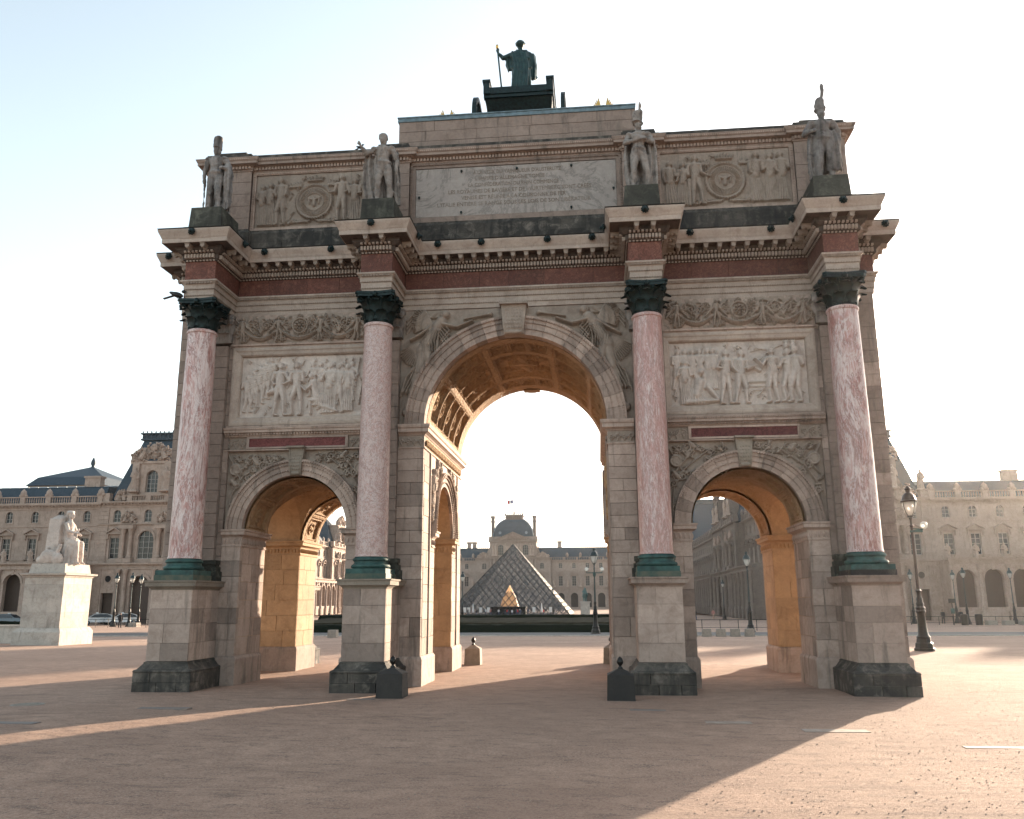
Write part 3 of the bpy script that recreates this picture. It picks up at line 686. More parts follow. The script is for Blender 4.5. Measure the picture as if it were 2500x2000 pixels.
# raised block under the chariot
b = MB(); b.box(-3.45,3.45,.66,DEP-.66,15.0,16.0); b.build('upper_block_core', 'limestone_core', arch)
ashlar((-3.48,.63,15.03),(1,0,0),(0,0,1),(0,-1,0),6.96,.98,.33,.7,1.7,'limestone',arch,3,.03,seed=9)
for s in (-1,1): ashlar((s*3.48,.66 if s > 0 else DEP-.66,15.03),(0,s,0),(0,0,1),(s,0,0),DEP-1.32,.98,.33,.7,1.4,'limestone',arch,1,.03,seed=19)
b = MB(); q = [(-3.48,.63),(3.48,.63),(3.48,DEP-.63),(-3.48,DEP-.63)]
b.sweep(q, [(-.3,16.012),(.03,16.012),(.035,16.04),(.02,16.13),(.045,16.14),(.045,16.17),(-.15,16.185),(-.16,16.28),(-.3,16.29)], True); b.box(-3.3,3.3,.8,DEP-.8,16.1,16.28)
along(q, .42, lambda p,d,n: obox(b,p,d,n,.03,.0,.04,16.03,16.15), True)
b.build('copper_capping', 'copper_sheet', arch)

# ashlar on the fronts (outer zones, behind columns, piers), jambs and rear piers
Z0, Z1 = .72, 9.9
for s in (-1,1):
    X = lambda a,b_: (a,b_) if s < 0 else (-b_,-a)
    for (a,b_),zz0,zz1,pr in (((-9.4,-8.9),Z0,Z1,5),((-7.95,-7.80),Z0,Z1,5),((-3.95,-3.90),3.95,Z1,3),((-3.12,-2.42),Z0,6.05,6),((-7.80,-7.27),Z0,3.53,6),((-4.44,-3.96),Z0,3.53,6)):
        x0,x1 = X(a,b_); 
        if zz0 < 2.5 and zz1 > 4: 
            ashlar((x0,0,zz0),(1,0,0),(0,0,1),(0,-1,0),x1-x0,1.9,.43,.5,1.0,'limestone',arch,pr,.13,seed=int(a*7)); zz0 += 1.9; zz1_ = zz1
            ashlar((x0,0,zz0),(1,0,0),(0,0,1),(0,-1,0),x1-x0,zz1-zz0,.31,.5,.9,'limestone',arch,pr,.13,seed=int(a*9))
        else: ashlar((x0,0,zz0),(1,0,0),(0,0,1),(0,-1,0),x1-x0,zz1-zz0,.43,.4,.9,'limestone',arch,pr,.13,seed=int(a*11))
    # pilasters behind the columns
    for c, a, b_ in ((XO,-8.9,-7.95),(XI,-3.96,-3.12)):
        x0,x1 = X(a,b_)
        ashlar((x0,-.12,Z0),(1,0,0),(0,0,1),(0,-1,0),x1-x0,1.9,.43,1,1.2,'limestone',arch,3,.2,seed=int(a))
        ashlar((x0,-.12,3.14),(1,0,0),(0,0,1),(0,-1,0),x1-x0,5.86,.31,1,1.2,'limestone',arch,4,.2,seed=int(a*3))
        # rear face, same courses but coarser
        ashlar((x1,DEP+.1,Z0),(-1,0,0),(0,0,1),(0,1,0),x1-x0,9.1,.62,1,1.2,'limestone',arch,0,.2,seed=int(a))
    # rear facade ashlar
    for (a,b_),zz0,zz1 in (((-9.4,-8.9),Z0,Z1),((-7.95,-7.27),Z0,3.53),((-4.44,-3.96),Z0,3.53),((-3.12,-2.42),Z0,6.05)):
        x0,x1 = X(a,b_); ashlar((x1,DEP,zz0),(-1,0,0),(0,0,1),(0,1,0),x1-x0,zz1-zz0,.62,.5,1.1,'limestone',arch,0,.13,seed=int(a*5))
    # outer flanks
    for y0,y1 in ((.13,1.65),(4.55,DEP-.13)):
        ashlar((s*9.4,y0 if s > 0 else y1,Z0),(0,s,0),(0,0,1),(s,0,0),y1-y0,9.18,.46,.6,1.0,'limestone',arch,.5,.13,seed=3)
    ashlar((s*9.4,1.65 if s > 0 else 4.55,5.45),(0,s,0),(0,0,1),(s,0,0),2.9,4.45,.46,.6,1.0,'limestone',arch,.5,.13,seed=4)
    # jambs of the central passage
    for y0,y1 in ((.13,1.65),(4.55,DEP-.13)):
        ashlar((s*2.42,y0 if s < 0 else y1,Z0),(0,-s,0),(0,0,1),(-s,0,0),y1-y0,5.33,.44,.7,1.2,'limestone',arch,6 if s < 0 else 2,.03,seed=int(y0)+6)
        ashlar((s*7.27,y0 if s < 0 else y1,Z0),(0,-s,0),(0,0,1),(-s,0,0),y1-y0,2.81,.44,.55,.9,'limestone' if y0 < 1 else 'limestone_golden',arch,7,.03,seed=int(y0)+16)
        ashlar((s*4.44,y0 if s > 0 else y1,Z0),(0,s,0),(0,0,1),(s,0,0),y1-y0,2.81,.44,.55,.9,'limestone' if y0 < 1 else 'limestone_golden',arch,5,.03,seed=int(y0)+26)
    for x0,x1 in (X(-9.3,-7.27),X(-4.44,-2.42)):
        ashlar((x0,4.52,Z0),(1,0,0),(0,0,1),(0,-1,0),x1-x0,2.81,.44,.6,1.05,'limestone_golden',arch,8,.03,seed=int(x0*3))
        ashlar((x1,1.68,Z0),(-1,0,0),(0,0,1),(0,1,0),x1-x0,2.81,.44,.6,1.05,'limestone_golden',arch,0,.03,seed=int(x0*3))
# plain wall panels above the bays (behind string courses)
# pier base blocks and imposts
PIERS = []
for s in (-1,1):
    for m in (0,1):
        Y = (0,1.65) if not m else (4.55,DEP)
        PIERS.append(((-9.4,-7.27) if s < 0 else (7.27,9.4), Y)); PIERS.append(((-4.44,-2.42) if s < 0 else (2.42,4.44), Y))
for (x0,x1),(y0,y1) in PIERS:
    b = MB(); b.sweep([(x0,y0),(x1,y0),(x1,y1),(x0,y1)], [(-.1,-.05),(.055,-.05),(.055,.64),(.045,.67),(.01,.72),(-.1,.725)], True); b.build('pier_base', 'limestone', arch)
    inner = abs(x0) < 5
    # side impost ring around each pier (not over the central passage nor the outside of the front bays)
    if inner:
        px = (x0,x1) if x0 < 0 else (x1,x0)   # px[0] side-arch jamb, px[1] central jamb
        sg = 1 if x0 < 0 else -1
        F = -sg*.48*0
        if y0 == 0: path = [(px[0]+sg*.46,-.0),(px[0],0),(px[0],y1),(px[1],y1),(px[1],y1-.42)]
        else: path = [(px[1],y0+.42),(px[1],y0),(px[0],y0),(px[0],y1),(px[0]+sg*.46,y1)]
        if sg > 0: path = path[::-1]
        path = path[::-1]
    else:
        px = (x1,x0) if x0 < 0 else (x0,x1); sg = -1 if x0 < 0 else 1
        if y0 == 0: path = [(px[1],y1),(px[0],y1),(px[0],0),(px[0]+sg*.52,0)]
        else: path = [(px[0]+sg*.52,y1),(px[0],y1),(px[0],y0),(px[1],y0)]
        if sg > 0: path = path[::-1]
        path = path[::-1]
    def area(p): 
        q = list(p); return sum(a[0]*b_[1]-b_[0]*a[1] for a,b_ in zip(q,q[1:]+q[:1]))
    # outward must be on the right: traverse so that the pier centre lies to the left
    cx, cy = (x0+x1)/2, (y0+y1)/2
    a, c2 = path[1], path[2]; d = (c2[0]-a[0], c2[1]-a[1])
    if (cx-a[0])*d[1]-(cy-a[1])*d[0] > 0: path = path[::-1]
    b = MB(); b.sweep(path, [(-.02,3.50),(.025,3.50),(.03,3.53),(.012,3.54),(.012,3.74),(.03,3.75),(.04,3.77),(.10,3.80),(.115,3.805),(.115,3.89),(.14,3.90),(.15,3.945),(.02,3.96),(-.02,3.96)])
    along(path, .11, lambda p,d,n: b.ell((p+n*.014+Vector((0,0,3.64))), (.035,.035,.075), 6, 4))
    b.build('impost', 'limestone' if y0 == 0 else 'limestone_golden', arch, smooth=2)
# central impost with carved band, continuing through the passage
def centre_impost():
    for s in (-1,1):
        path = [(-3.10,-.0),(-2.42,0),(-2.42,DEP),(-3.10,DEP)] if s < 0 else [(3.10,DEP),(2.42,DEP),(2.42,0),(3.10,0)]
        b = MB(); b.sweep(path, [(-.13,6.02),(.03,6.02),(.035,6.05),(.01,6.06),(.01,6.36),(.03,6.37),(.05,6.40),(.12,6.44),(.14,6.445),(.14,6.54),(.17,6.56),(.185,6.61),(.185,6.65),(-.13,6.66)])
        b.build('impost', 'limestone', arch)
        L = Relief(.68,.30,.012,3)
        for k in range(4): L.scroll(.09+.17*k,.15,.07,1 if k%2 else -1,.03,1.4,.012); L.leaf(.09+.17*k,.05,.1,PI/2,.03)
        L.build('carved_band', 'limestone_carved', arch, front(s*3.1 if s < 0 else 2.42, 6.06, -.012))
        L = Relief(DEP-.26,.30,.015,4)
        for k in range(34): L.scroll(.09+.17*k,.15,.07,1 if k%2 else -1,.03,1.4,.012); L.leaf(.17*k,.05,.1,PI/2,.03)
        L.build('carved_band', 'limestone_carved' if s > 0 else 'limestone_golden', arch, (lambda a,b_,h: (-2.408+h,.13+a,6.06+b_)) if s < 0 else (lambda a,b_,h: (2.408-h,.13+a,6.06+b_)))
centre_impost()
# arch rings
def voussoir(r0, r1, da, depth, mat):
    w = r1-r0; pr = [(r0,-depth),(r0,.035),(r0+.33*w,.035),(r0+.33*w,.052),(r0+.66*w,.055),(r0+.66*w,.075),(r0+.84*w,.08),(r0+.9*w,.125),(r1,.13),(r1,-depth)]
    b = MB(); k = 4; g = .003/r0
    vs = []
    for i in range(k+1):
        a = -da/2+g+(da-2*g)*i/k
        vs += [(r*math.sin(a), -o, r*math.cos(a)) for r,o in pr]
    n = len(pr); fs = [tuple(range(n)), tuple(range(k*n+n-1,k*n-1,-1))]
    for i in range(k):
        for j in range(n): fs.append((i*n+j, i*n+(j+1)%n, (i+1)*n+(j+1)%n, (i+1)*n+j))
    b.add(vs, fs)
    for rr, o in ((r0+.33*w,.05),(r0+.66*w,.072),(r0+.87*w,.12)):
        m = max(2, int(round(rr*da/.072)))
        for j in range(m):
            a = -da/2+da*(j+.5)/m; s_ = .019
            M = Matrix.Rotation(a, 4, 'Y') @ Matrix.Translation((0,-o,rr)); c = MB(); c.box(-s_,s_,-.028,.01,-s_*.9,s_*.9); c.xf(M); b.add(c.v, c.f)
    return b.mesh('voussoir', mat, fix=True)
def ring(cx, cy, cz, r0, r1, n, depth, mat, rz=0, skip=()):
    da = PI/n; me = voussoir(r0, r1, da, depth, mat)
    for i in range(n):
        if i in skip: continue
        o = link('voussoir', me, arch, (cx,cy,cz)); o.rotation_euler = (0, -PI/2+da*(i+.5), rz)
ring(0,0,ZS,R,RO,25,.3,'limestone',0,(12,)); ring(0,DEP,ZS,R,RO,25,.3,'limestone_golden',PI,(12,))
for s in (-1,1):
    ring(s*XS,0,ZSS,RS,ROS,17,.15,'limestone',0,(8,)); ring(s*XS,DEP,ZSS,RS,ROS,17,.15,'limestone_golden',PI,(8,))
    ring(s*2.42,3.1,ZSS,1.43,1.84,17,.06,'limestone',-s*PI/2+PI if False else (PI/2 if s < 0 else -PI/2))
# keystones
def keystone(cx, cy, z0, z1, w0, w1, o, mat, rz=0, big=False):
    b = MB(); n = 8; vs = []; 
    for i in range(n+1):
        t = i/n; z = z0+(z1-z0)*t; w = w0+(w1-w0)*t; d = o*(.55+.45*t)+.05*math.sin(t*PI*1.6)
        vs += [(-w,.2,z),(-w,-d,z),(-w*.8,-d-.02,z),(-w*.8,-d-.005,z),(w*.8,-d-.005,z),(w*.8,-d-.02,z),(w,-d,z),(w,.2,z)]
    fs = [tuple(range(8)), tuple(range(n*8+7,n*8-1,-1))]
    for i in range(n):
        for j in range(8): fs.append((i*8+j, i*8+(j+1)%8, (i+1)*8+(j+1)%8, (i+1)*8+j))
    b.add(vs, fs); b.box(-w1*1.12,w1*1.12,-o-.06,.2,z1,z1+.05)
    k = int(6 if big else 4)
    for i in range(7 if big else 6):
        t = (i+.7)/8; z = z0+(z1-z0)*t; w = (w0+(w1-w0)*t)*.72; d = o*(.55+.45*t)+.05*math.sin(t*PI*1.6)
        for j in range(k): x = -w+2*w*(j+.5+(i%2)*.3-.15)/k; b.ell((x,-d-.004,z), (w/k*.8,.022,.038 if big else .026), 6, 4)
    b.ell((0,-o*.55-.03,z0+.05),(w0*.95,.07,.06),10,6)
    b.build('keystone', mat, arch, loc=(cx,cy,0), rz=rz)
keystone(0,0,ZS+2.40,9.86,.27,.34,.24,'limestone_carved',0,True); keystone(0,DEP,ZS+2.36,9.86,.27,.34,.24,'limestone_golden',PI,True)
for s in (-1,1): keystone(s*XS,0,ZSS+1.40,6.08,.145,.215,.16,'bollard_stone_pale'); keystone(s*XS,DEP,ZSS+1.40,6.08,.145,.215,.16,'limestone_golden',PI)

# string course, marble plaque, frames on both bays
for s in (-1,1):
    for m in (0,1):
        Y = (lambda y: y) if not m else (lambda y: DEP-y)
        x0, x1 = (-7.9,-3.9) if s < 0 else (3.9,7.9)
        q = [(x0,0),(x1,0)] if not m else [(x1,DEP),(x0,DEP)]
        b = MB(); b.sweep(q, [(-.14,6.05),(.035,6.05),(.04,6.08),(.0,6.09),(-.14,6.09)]); b.sweep(q, [(-.14,6.43),(.01,6.43),(.03,6.45),(.05,6.50),(.12,6.53),(.14,6.535),(.14,6.60),(.16,6.61),(.175,6.66),(.02,6.70),(.02,6.74),(-.14,6.74)])
        b.build('string_course', 'limestone', arch)
        b = MB(); along(q, .08, lambda p,d,n: obox(b,p,d,n,.045,.05,.10,6.475,6.515)); along(q, .06, lambda p,d,n: obox(b,p,d,n,.035,.14,.168,6.61,6.64)); stuff(b.build('string_dentils', 'limestone', arch, fix=False))
        b = MB(); b.box(x0,x1,*sorted((Y(.05),Y(.14))),6.085,6.435); b.build('band_wall', 'limestone_carved', arch)
        if m: continue
        cx = s*XS+.03*s
        b = MB(); b.box(cx-1.33,cx+1.33,-.01,.06,6.15,6.38); b.build('marble_plaque', 'dark_red_marble', arch, fix=False)
        b = MB(); b.box(cx-1.40,cx+1.40,-.03,.05,6.10,6.148); b.box(cx-1.40,cx+1.40,-.03,.05,6.382,6.43); b.box(cx-1.40,cx-1.332,-.029,.05,6.149,6.381); b.box(cx+1.332,cx+1.40,-.029,.05,6.149,6.381); b.build('plaque_frame', 'limestone', arch)
        for a, w in ((x0+.02,cx-1.42-x0-.02),(cx+1.42,x1-.02-cx-1.42)):
            L = Relief(w,.32,.012,5)
            for k in range(3): L.scroll(w*(k+.5)/3,.16,.085,1 if k%2 else -1,.03,1.5,.013,k); L.leaf(w*(k+.5)/3,.03,.12,PI/2,.03)
            L.build('carved_band', 'limestone_carved', arch, front(a,6.10,.045))
        # frame around the relief panel
        fx0, fx1, fz0, fz1 = (-7.84,-3.86,6.75,8.95) if s < 0 else (3.86,7.84,6.75,8.95)
        b = MB(); pr = [(0,.14),(0,-.02),(.05,-.035),(.09,-.035),(.12,-.01),(.20,.0),(.23,.03),(.25,.11),(.25,.14)]
        for i, (A, B) in enumerate((((fx0,fz0),(fx1,fz0)),((fx1,fz0),(fx1,fz1)),((fx1,fz1),(fx0,fz1)),((fx0,fz1),(fx0,fz0)))):
            d = Vector((B[0]-A[0],B[1]-A[1])).normalized(); n = Vector((-d.y,d.x)); vs = []
            for P_, sg in ((A,1),(B,-1)):
                for o, y in pr: vs.append((P_[0]+n.x*o+d.x*o*sg, y, P_[1]+n.y*o+d.y*o*sg))
            k = len(pr); c = MB(); c.add(vs, [(j,j+1,k+j+1,k+j) for j in range(k-1)]+[tuple(range(k)),tuple(range(2*k-1,k-1,-1)),(k-1,0,k,2*k-1)]); c.build('panel_frame', 'limestone_pale' if i < 3 else 'limestone_pale', arch)
        b = MB(); b.box(x0,x1,*sorted((Y(.0),Y(.14))),8.955,9.045); b.box(x0,x1,-.05,.1,9.0,9.05); b.box(x0,x1,.02,.14,9.05,9.9)
        b.build('frieze_ledge', 'limestone', arch)

# ------------------------------------------------------------------ carved reliefs
def garland(L, x0, x1, z, sag, d=.05):
    n = 16; pts = [(x0+(x1-x0)*k/n, z-sag*math.sin(PI*k/n)) for k in range(n+1)]
    for k,(a,c) in enumerate(zip(pts,pts[1:])):
        w = .035+.03*math.sin(PI*(k+.5)/n); L.cap(*a,w,*c,w,d)
        for q in (-1,0,1): L.cap(a[0]+q*w*.6,a[1]+(k%2)*.01,w*.32,a[0]+q*w*.6,a[1]+.01,w*.32,d+.03)
def bay_relief(s):
    L = Relief(3.50,1.72,.0125,11 if s < 0 else 23); r = L.r
    if s < 0:
        for k in range(5): L.figure(.2+.16*k,.15+.12*k,1.05,1,'tunic',.05)
        for k in range(7): L.line([(.1+.05*k,.7+.1*k),(.9+.03*k,1.1+.06*k)],.012,.06)
        for k in range(6): L.leaf(.62+.06*k,1.3,.22,PI/2+.5-.2*k,.04)
        L.figure(1.12,.03,1.48,1,'man',.10); L.figure(1.62,.03,1.48,-1,'man',.10); L.cap(.95,.72,.09,.83,.66,.05,.1)
        L.figure(2.05,.55,.95,-1,'tunic',.05); L.figure(2.25,.5,1.0,-1,'robe',.05)
        # kneeling suppliant
        L.cap(2.18,.52,.11,2.08,.92,.10,.10); L.cap(2.02,1.08,.075,2.0,1.12,.08,.11); L.cap(2.05,.85,.05,1.88,.70,.035,.11); L.cap(1.88,.70,.035,1.76,.82,.025,.11)
        L.folds(2.28,.28,.6,.26,.12,.10,7,1); L.cap(2.2,.45,.1,2.0,.42,.06,.09); L.cap(2.0,.42,.06,2.02,.06,.03,.08); L.cap(2.3,.3,.09,2.75,.12,.04,.07)
        for k in range(3): L.figure(2.52+.26*k,.06+.02*k,1.42-.05*k,-1,('robe','tunic','robe')[k],.08)
        for k in range(3): L.figure(2.62+.25*k,.4,1.1,-1,'tunic',.045)
        for k in range(4): L.line([(2.75+.2*k,.3),(2.95+.2*k,1.6)],.011,.05)
    else:
        for k in range(4): L.figure(.18+.2*k,.45,1.08,1,'tunic',.05)
        for k in range(2): L.figure(.98+.14*k,.42,1.12,-1,'robe',.06)
        L.figure(.36,.03,1.2,1,'robe',.09); L.cap(.75,.62,.13,.66,.3,.12,.10); L.cap(.78,.88,.08,.8,.9,.08,.11); L.folds(.66,.05,.45,.32,.18,.09,8); L.cap(.4,.1,.07,1.2,.12,.04,.08); L.cap(.95,.5,.07,1.2,.16,.05,.08)
        L.figure(1.42,.03,1.44,1,'man',.11); L.figure(1.80,.03,1.42,1,'man',.10,); L.cap(1.92,.95,.04,2.12,1.0,.03,.1); L.cap(2.12,1.0,.03,2.3,.9,.05,.06)
        L.figure(2.62,.03,1.46,-1,'tunic',.11,0); L.figure(3.02,.05,1.40,-1,'man',.08); L.figure(3.22,.03,1.48,-1,'man',.10)
        for x in (3.0,3.18): 
            L.cap(x,1.50,.06,x+.01,1.56,.065,.08)
            for q in (-1,0,1): L.line([(x,1.58),(x+.05*q,1.68)],.02,.06)
        L.line([(2.2,1.5),(2.6,1.45),(2.9,1.58),(3.3,1.5)],.008,.03); L.line([(2.1,1.42),(2.35,1.48),(2.55,1.46)],.008,.02)
        L.disc(2.25,.4,.0,.0); 
        for k in range(3): L.line([(2.0,.38+.1*k),(2.45,.38+.1*k)],.006,.02)
        L.line([(2.0,.1),(2.0,.6),(2.48,.6)],.008,.03)
    L.fill(60,.10,.03,9,False); L.rough(.010,14,2)
    L.k = 1.5; L.build('relief_panel', 'marble_relief', arch, front(-7.60 if s < 0 else 4.10, 6.99, .125))
def small_frieze(s):
    L = Relief(3.96,.83,.0125,5+s); w = 3.96
    c = [.35,1.38,2.58,3.61]
    for x in c:
        L.figure(x,.04,.72,1 if x < w/2 else -1,'man',.08)
        for q in (-1,1):
            for k in range(5): L.cap(x+q*.08,.52,.02,x+q*(.2+.02*k),.68-.09*k,.026,.05)
    for a,b_ in ((.42,1.3),(1.46,2.5),(2.66,3.54)): garland(L,a,b_,.34,.22,.06)
    x = w/2; L.ring(x,.48,.21,.03,.07); L.ring(x,.48,.14,.02,.06); L.cap(x,.48,.05,x,.48,.05,.1)
    for k in range(8): a = k*PI/4; L.cap(x+.09*math.cos(a),.48+.09*math.sin(a),.03,x+.13*math.cos(a),.48+.13*math.sin(a),.03,.08)
    for cx in (.87,3.1):
        for q in (-1,1): L.scroll(cx+q*.14,.52,.12,q,.05,1.4,.02,PI/2); 
        L.leaf(cx,.28,.3,PI/2,.06); L.leaf(cx,.34,.22,PI/2+.7,.05); L.leaf(cx,.34,.22,PI/2-.7,.05)
    L.fill(150,.085,.045,3); L.rough(.014,16,3)
    L.k = 1.5; L.build('carved_frieze', 'limestone_carved', arch, front(-7.94 if s < 0 else 3.98, 9.06, .03))
def attic_relief(s):
    W = 3.58; L = Relief(W,1.66,.0135,31+s); r = L.r; c = W/2
    L.wreath(c,.74,.52,.06); L.crown(c,1.40,.42,.17,.05)
    for q in (-1,1):
        for k in range(6): L.leaf(c+q*(.42+.05*k),1.22-.0*k,.2,PI/2-q*(.2+.22*k),.04)
        for k in range(5): L.leaf(c+q*(.15+.14*k),.1,.18,PI/2-q*1.2,.035)
        L.line([(c+q*.1,.14),(c+q*.5,.1),(c+q*.62,.2),(c+q*.75,.06)],.03,.04)
    if s < 0: ks = [(.22,1.28,1,'robe'),(.46,1.34,1,'robe'),(.80,1.50,-1,'tunic'),(2.62,1.50,-1,'man'),(3.0,1.36,1,'robe'),(3.34,1.42,-1,'robe')]
    else: ks = [(.28,1.36,1,'robe'),(.62,1.30,-1,'robe'),(.98,1.50,1,'man'),(2.62,1.50,1,'robe'),(3.02,1.46,1,'robe'),(3.34,1.50,-1,'robe')]
    for x,H,f,k in ks: L.figure(x,.04,H,f,k,.085)
    if s > 0:
        L.ring(1.22,1.12,.13,.02,.07); L.line([(1.17,1.0),(1.17,1.28)],.008,.06); L.line([(1.22,1.0),(1.22,1.28)],.008,.06); L.line([(1.27,1.0),(1.27,1.28)],.008,.06); L.line([(.8,.05),(.8,.8)],.05,.05)
    L.fill(40,.10,.025,4,False); L.rough(.010,12,4)
    L.k = 1.6; L.build('relief_panel', 'limestone_carved', arch, front(-7.68 if s < 0 else 4.10, 12.74, .45))
    fx0, fx1 = (-7.8,-4.02) if s < 0 else (4.02,7.8)
    b = MB(); b.box(fx0,fx0+.11,.40,.5,12.65,14.5); b.box(fx1-.11,fx1,.40,.5,12.65,14.5); b.box(fx0+.11,fx1-.11,.40,.5,14.41,14.5); b.box(fx0+.11,fx1-.11,.40,.5,12.65,12.73)
    for k in range(22): b.box(fx0+.03,fx0+.075,.375,.42,12.72+k*.078,12.76+k*.078); b.box(fx1-.075,fx1-.03,.375,.42,12.72+k*.078,12.76+k*.078)
    for k in range(46): b.box(fx0+.13+k*.077,fx0+.17+k*.077,.375,.42,14.43,14.48)
    b.build('panel_frame', 'limestone', arch, fix=False)
def fame(s):
    """winged figure with a trumpet in each central spandrel; local x from the outer edge to the keystone"""
    W = 3.12; H = 3.22; L = Relief(W,H,.0135,7); m = s
    def C(x0,z0,r0,x1,z1,r1,h): L.cap(x0,z0,r0*1.22,x1,z1,r1*1.22,h*1.15)
    C(.62,2.05,.15,.95,2.62,.14,.13); C(.98,2.72,.13,1.12,2.86,.13,.14); C(1.12,2.90,.055,1.2,2.98,.05,.11); C(1.22,3.02,.085,1.24,3.06,.1,.14)
    L.ring(1.22,3.05,.09,.03,.15)
    C(1.15,2.78,.06,1.55,2.68,.045,.13); C(1.55,2.68,.045,1.98,2.84,.03,.12); C(1.75,2.90,.02,2.35,3.0,.02,.09); C(2.35,3.0,.02,2.46,3.03,.06,.09)
    C(.95,2.78,.06,.62,2.55,.045,.12); C(.62,2.55,.045,.28,2.36,.03,.11)
    for k in range(15):   # wing behind the shoulder: three rows of feathers
        a = 2.05+.095*k
        for r0,r1,w,h in ((.10,.34,.030,.10),(.28,.52,.026,.085),(.44,.74-.012*k,.022,.07)):
            L.cap(.92+r0*math.cos(a),2.74+r0*math.sin(a),w,.92+r1*math.cos(a+.06),2.74+r1*math.sin(a+.06),w*.75,h)
    for k in range(9):
        a = 3.55+.085*k; L.cap(.66+.15*math.cos(a),2.35+.15*math.sin(a),.026,.66+.78*math.cos(a),2.35+.80*math.sin(a),.018,.07)
    for k in range(6): L.line([(1.18,3.08-.02*k),(.98-.03*k,3.14-.03*k),(.72-.02*k,3.06-.05*k),(.5,3.1-.06*k)],.016,.06)
    for k in range(7): L.line([(.78+.05*k,2.6),(.60+.07*k,2.3),(.66+.06*k,2.0)],.014,.17)
    C(.66,2.1,.15,.52,1.45,.10,.12); C(.52,1.45,.10,.34,.86,.055,.10); C(.34,.86,.05,.30,.72,.03,.09); C(.72,2.05,.14,.82,1.62,.085,.13); C(.82,1.62,.08,.55,1.15,.05,.10); C(.55,1.15,.05,.44,.90,.03,.09)
    for k in range(11):
        t = k/10; L.line([(.50+.42*t,2.02),(.38+.42*t+.03*math.sin(k*2),1.62),(.12+.58*t,1.20+.10*math.sin(k*1.7)),(.02+.46*t+.03*math.sin(k*3),.80+.28*t+.06*math.sin(k))],.022,.09+.02*(k%2))
    for k in range(5): L.line([(1.05,2.9-.1*k),(1.35-.02*k,2.60-.12*k),(1.1,2.3-.1*k)],.022,.10)
    for k in range(4): L.line([(.6,3.0-.06*k),(.3,3.08-.1*k),(.15,2.92-.12*k)],.02,.05)
    L.cap(.2,.36,.13,.2,.36,.13,.09); L.cap(.24,.55,.03,.28,.8,.03,.06)
    L.rough(.005,12,1)
    X0 = -3.12
    L.k = 1.35
    if s < 0: fr = lambda a,b_,h: (X0+a, .11-h, 6.66+b_)
    else: fr = lambda a,b_,h: (-X0-a, .11-h, 6.66+b_)
    L.build('spandrel_relief', 'limestone_carved', arch, fr, lambda X,Z: np.hypot(3.12-X, Z+.01) > 2.85)
def side_spandrel(s):
    W = 3.96; L = Relief(W,2.1,.0135,40+s); r = random.Random(50+s)
    for q in (-1,1):
        cx = W/2
        for k in range(9):
            a = .25+k*.13; R_ = 1.98+r.uniform(.05,.35); x = cx+q*R_*math.cos(a+.1); z = R_*math.sin(a+.1)
            if x < .1 or x > W-.1 or z > 2.0: continue
            if k % 3 == 0: L.scroll(x,z,r.uniform(.10,.17),q,.05,1.5,.018,a)
            elif k % 3 == 1: L.leaf(x,z,r.uniform(.15,.3),PI/2+q*r.uniform(-1,1),.05)
            else: L.cap(x,z,.07,x+q*.1,z+.12,.05,.06); L.ring(x,z,.1,.02,.05)
        for k in range(5):
            x = cx+q*(.55+.27*k); z = 1.96-.09*(k%2); L.leaf(x,z-.12,.2,PI/2-q*.9,.05); L.scroll(x,z-.06,.10,q,.04,1.3,.014)
        L.line([(cx+q*1.88,.1),(cx+q*1.80,.9),(cx+q*1.5,1.4),(cx+q*.9,1.85)],.018,.04); L.line([(cx+q*1.2,1.95),(cx+q*1.85,1.2)],.02,.05)
        L.line([(cx+q*1.9,1.95),(cx+q*1.55,1.3)],.02,.05); L.cap(cx+q*1.72,1.62,.16,cx+q*1.72,1.55,.13,.05); L.ring(cx+q*1.72,1.58,.13,.03,.08)
    L.fill(90,.13,.045,s+5); L.rough(.008,10,5)
    L.k = 1.7; L.build('spandrel_relief', 'limestone_carved', arch, front(s*XS-W/2 if True else 0, 3.96, .11), lambda X,Z: np.hypot(X-W/2, Z+.01) > 1.76)
for s in (-1,1): bay_relief(s); small_frieze(s); attic_relief(s); fame(s); side_spandrel(s)
# rear spandrels (plain carved sheets), seen only edge-on
for s in (-1,1):
    L = Relief(3.96,2.1,.05,60); L.rough(.05,9,6); L.build('spandrel_relief', 'limestone_golden', arch, lambda a,b_,h: (s*XS-1.98+a, DEP-.10+h, 3.96+b_), lambda X,Z: np.hypot(X-1.98, Z+.01) > 1.78)
    L = Relief(3.12,3.22,.06,61); L.rough(.05,9,7); L.build('spandrel_relief', 'limestone_golden', arch, lambda a,b_,h: (s*(3.12-a), DEP-.11+h, 6.66+b_), lambda X,Z: np.hypot(3.12-X, Z+.01) > 2.87)
    # walls of the central passage above the cross arch
    L = Relief(4.4,2.05,.02,70+s)
    for q in (-1,1):
        for k in range(8):
            a = .2+.16*k; R_ = 2.0+.14*(k%3); x = 2.2+q*R_*math.cos(a); z = R_*math.sin(a)
            if .1 < x < 4.3 and z < 1.95: L.scroll(x,z,.14,q,.07,1.4,.028,a); L.leaf(x,z+.1,.25,PI/2+q,.07)
        L.figure(2.2+q*1.8,.5,1.2,-q,'robe',.10)
    L.build('spandrel_relief', 'limestone_golden' if s > 0 else 'limestone_pale', arch, (lambda a,b_,h: (s*2.43-s*h, .9+a, 3.96+b_)), lambda X,Z: np.hypot(X-2.2, Z+.01) > 1.79)
    for y0 in (.84,5.30): b = MB(); b.box(*sorted((s*2.47,s*2.38)),y0,y0+.06,.73,6.02); b.build('passage_fillet', 'limestone', arch)

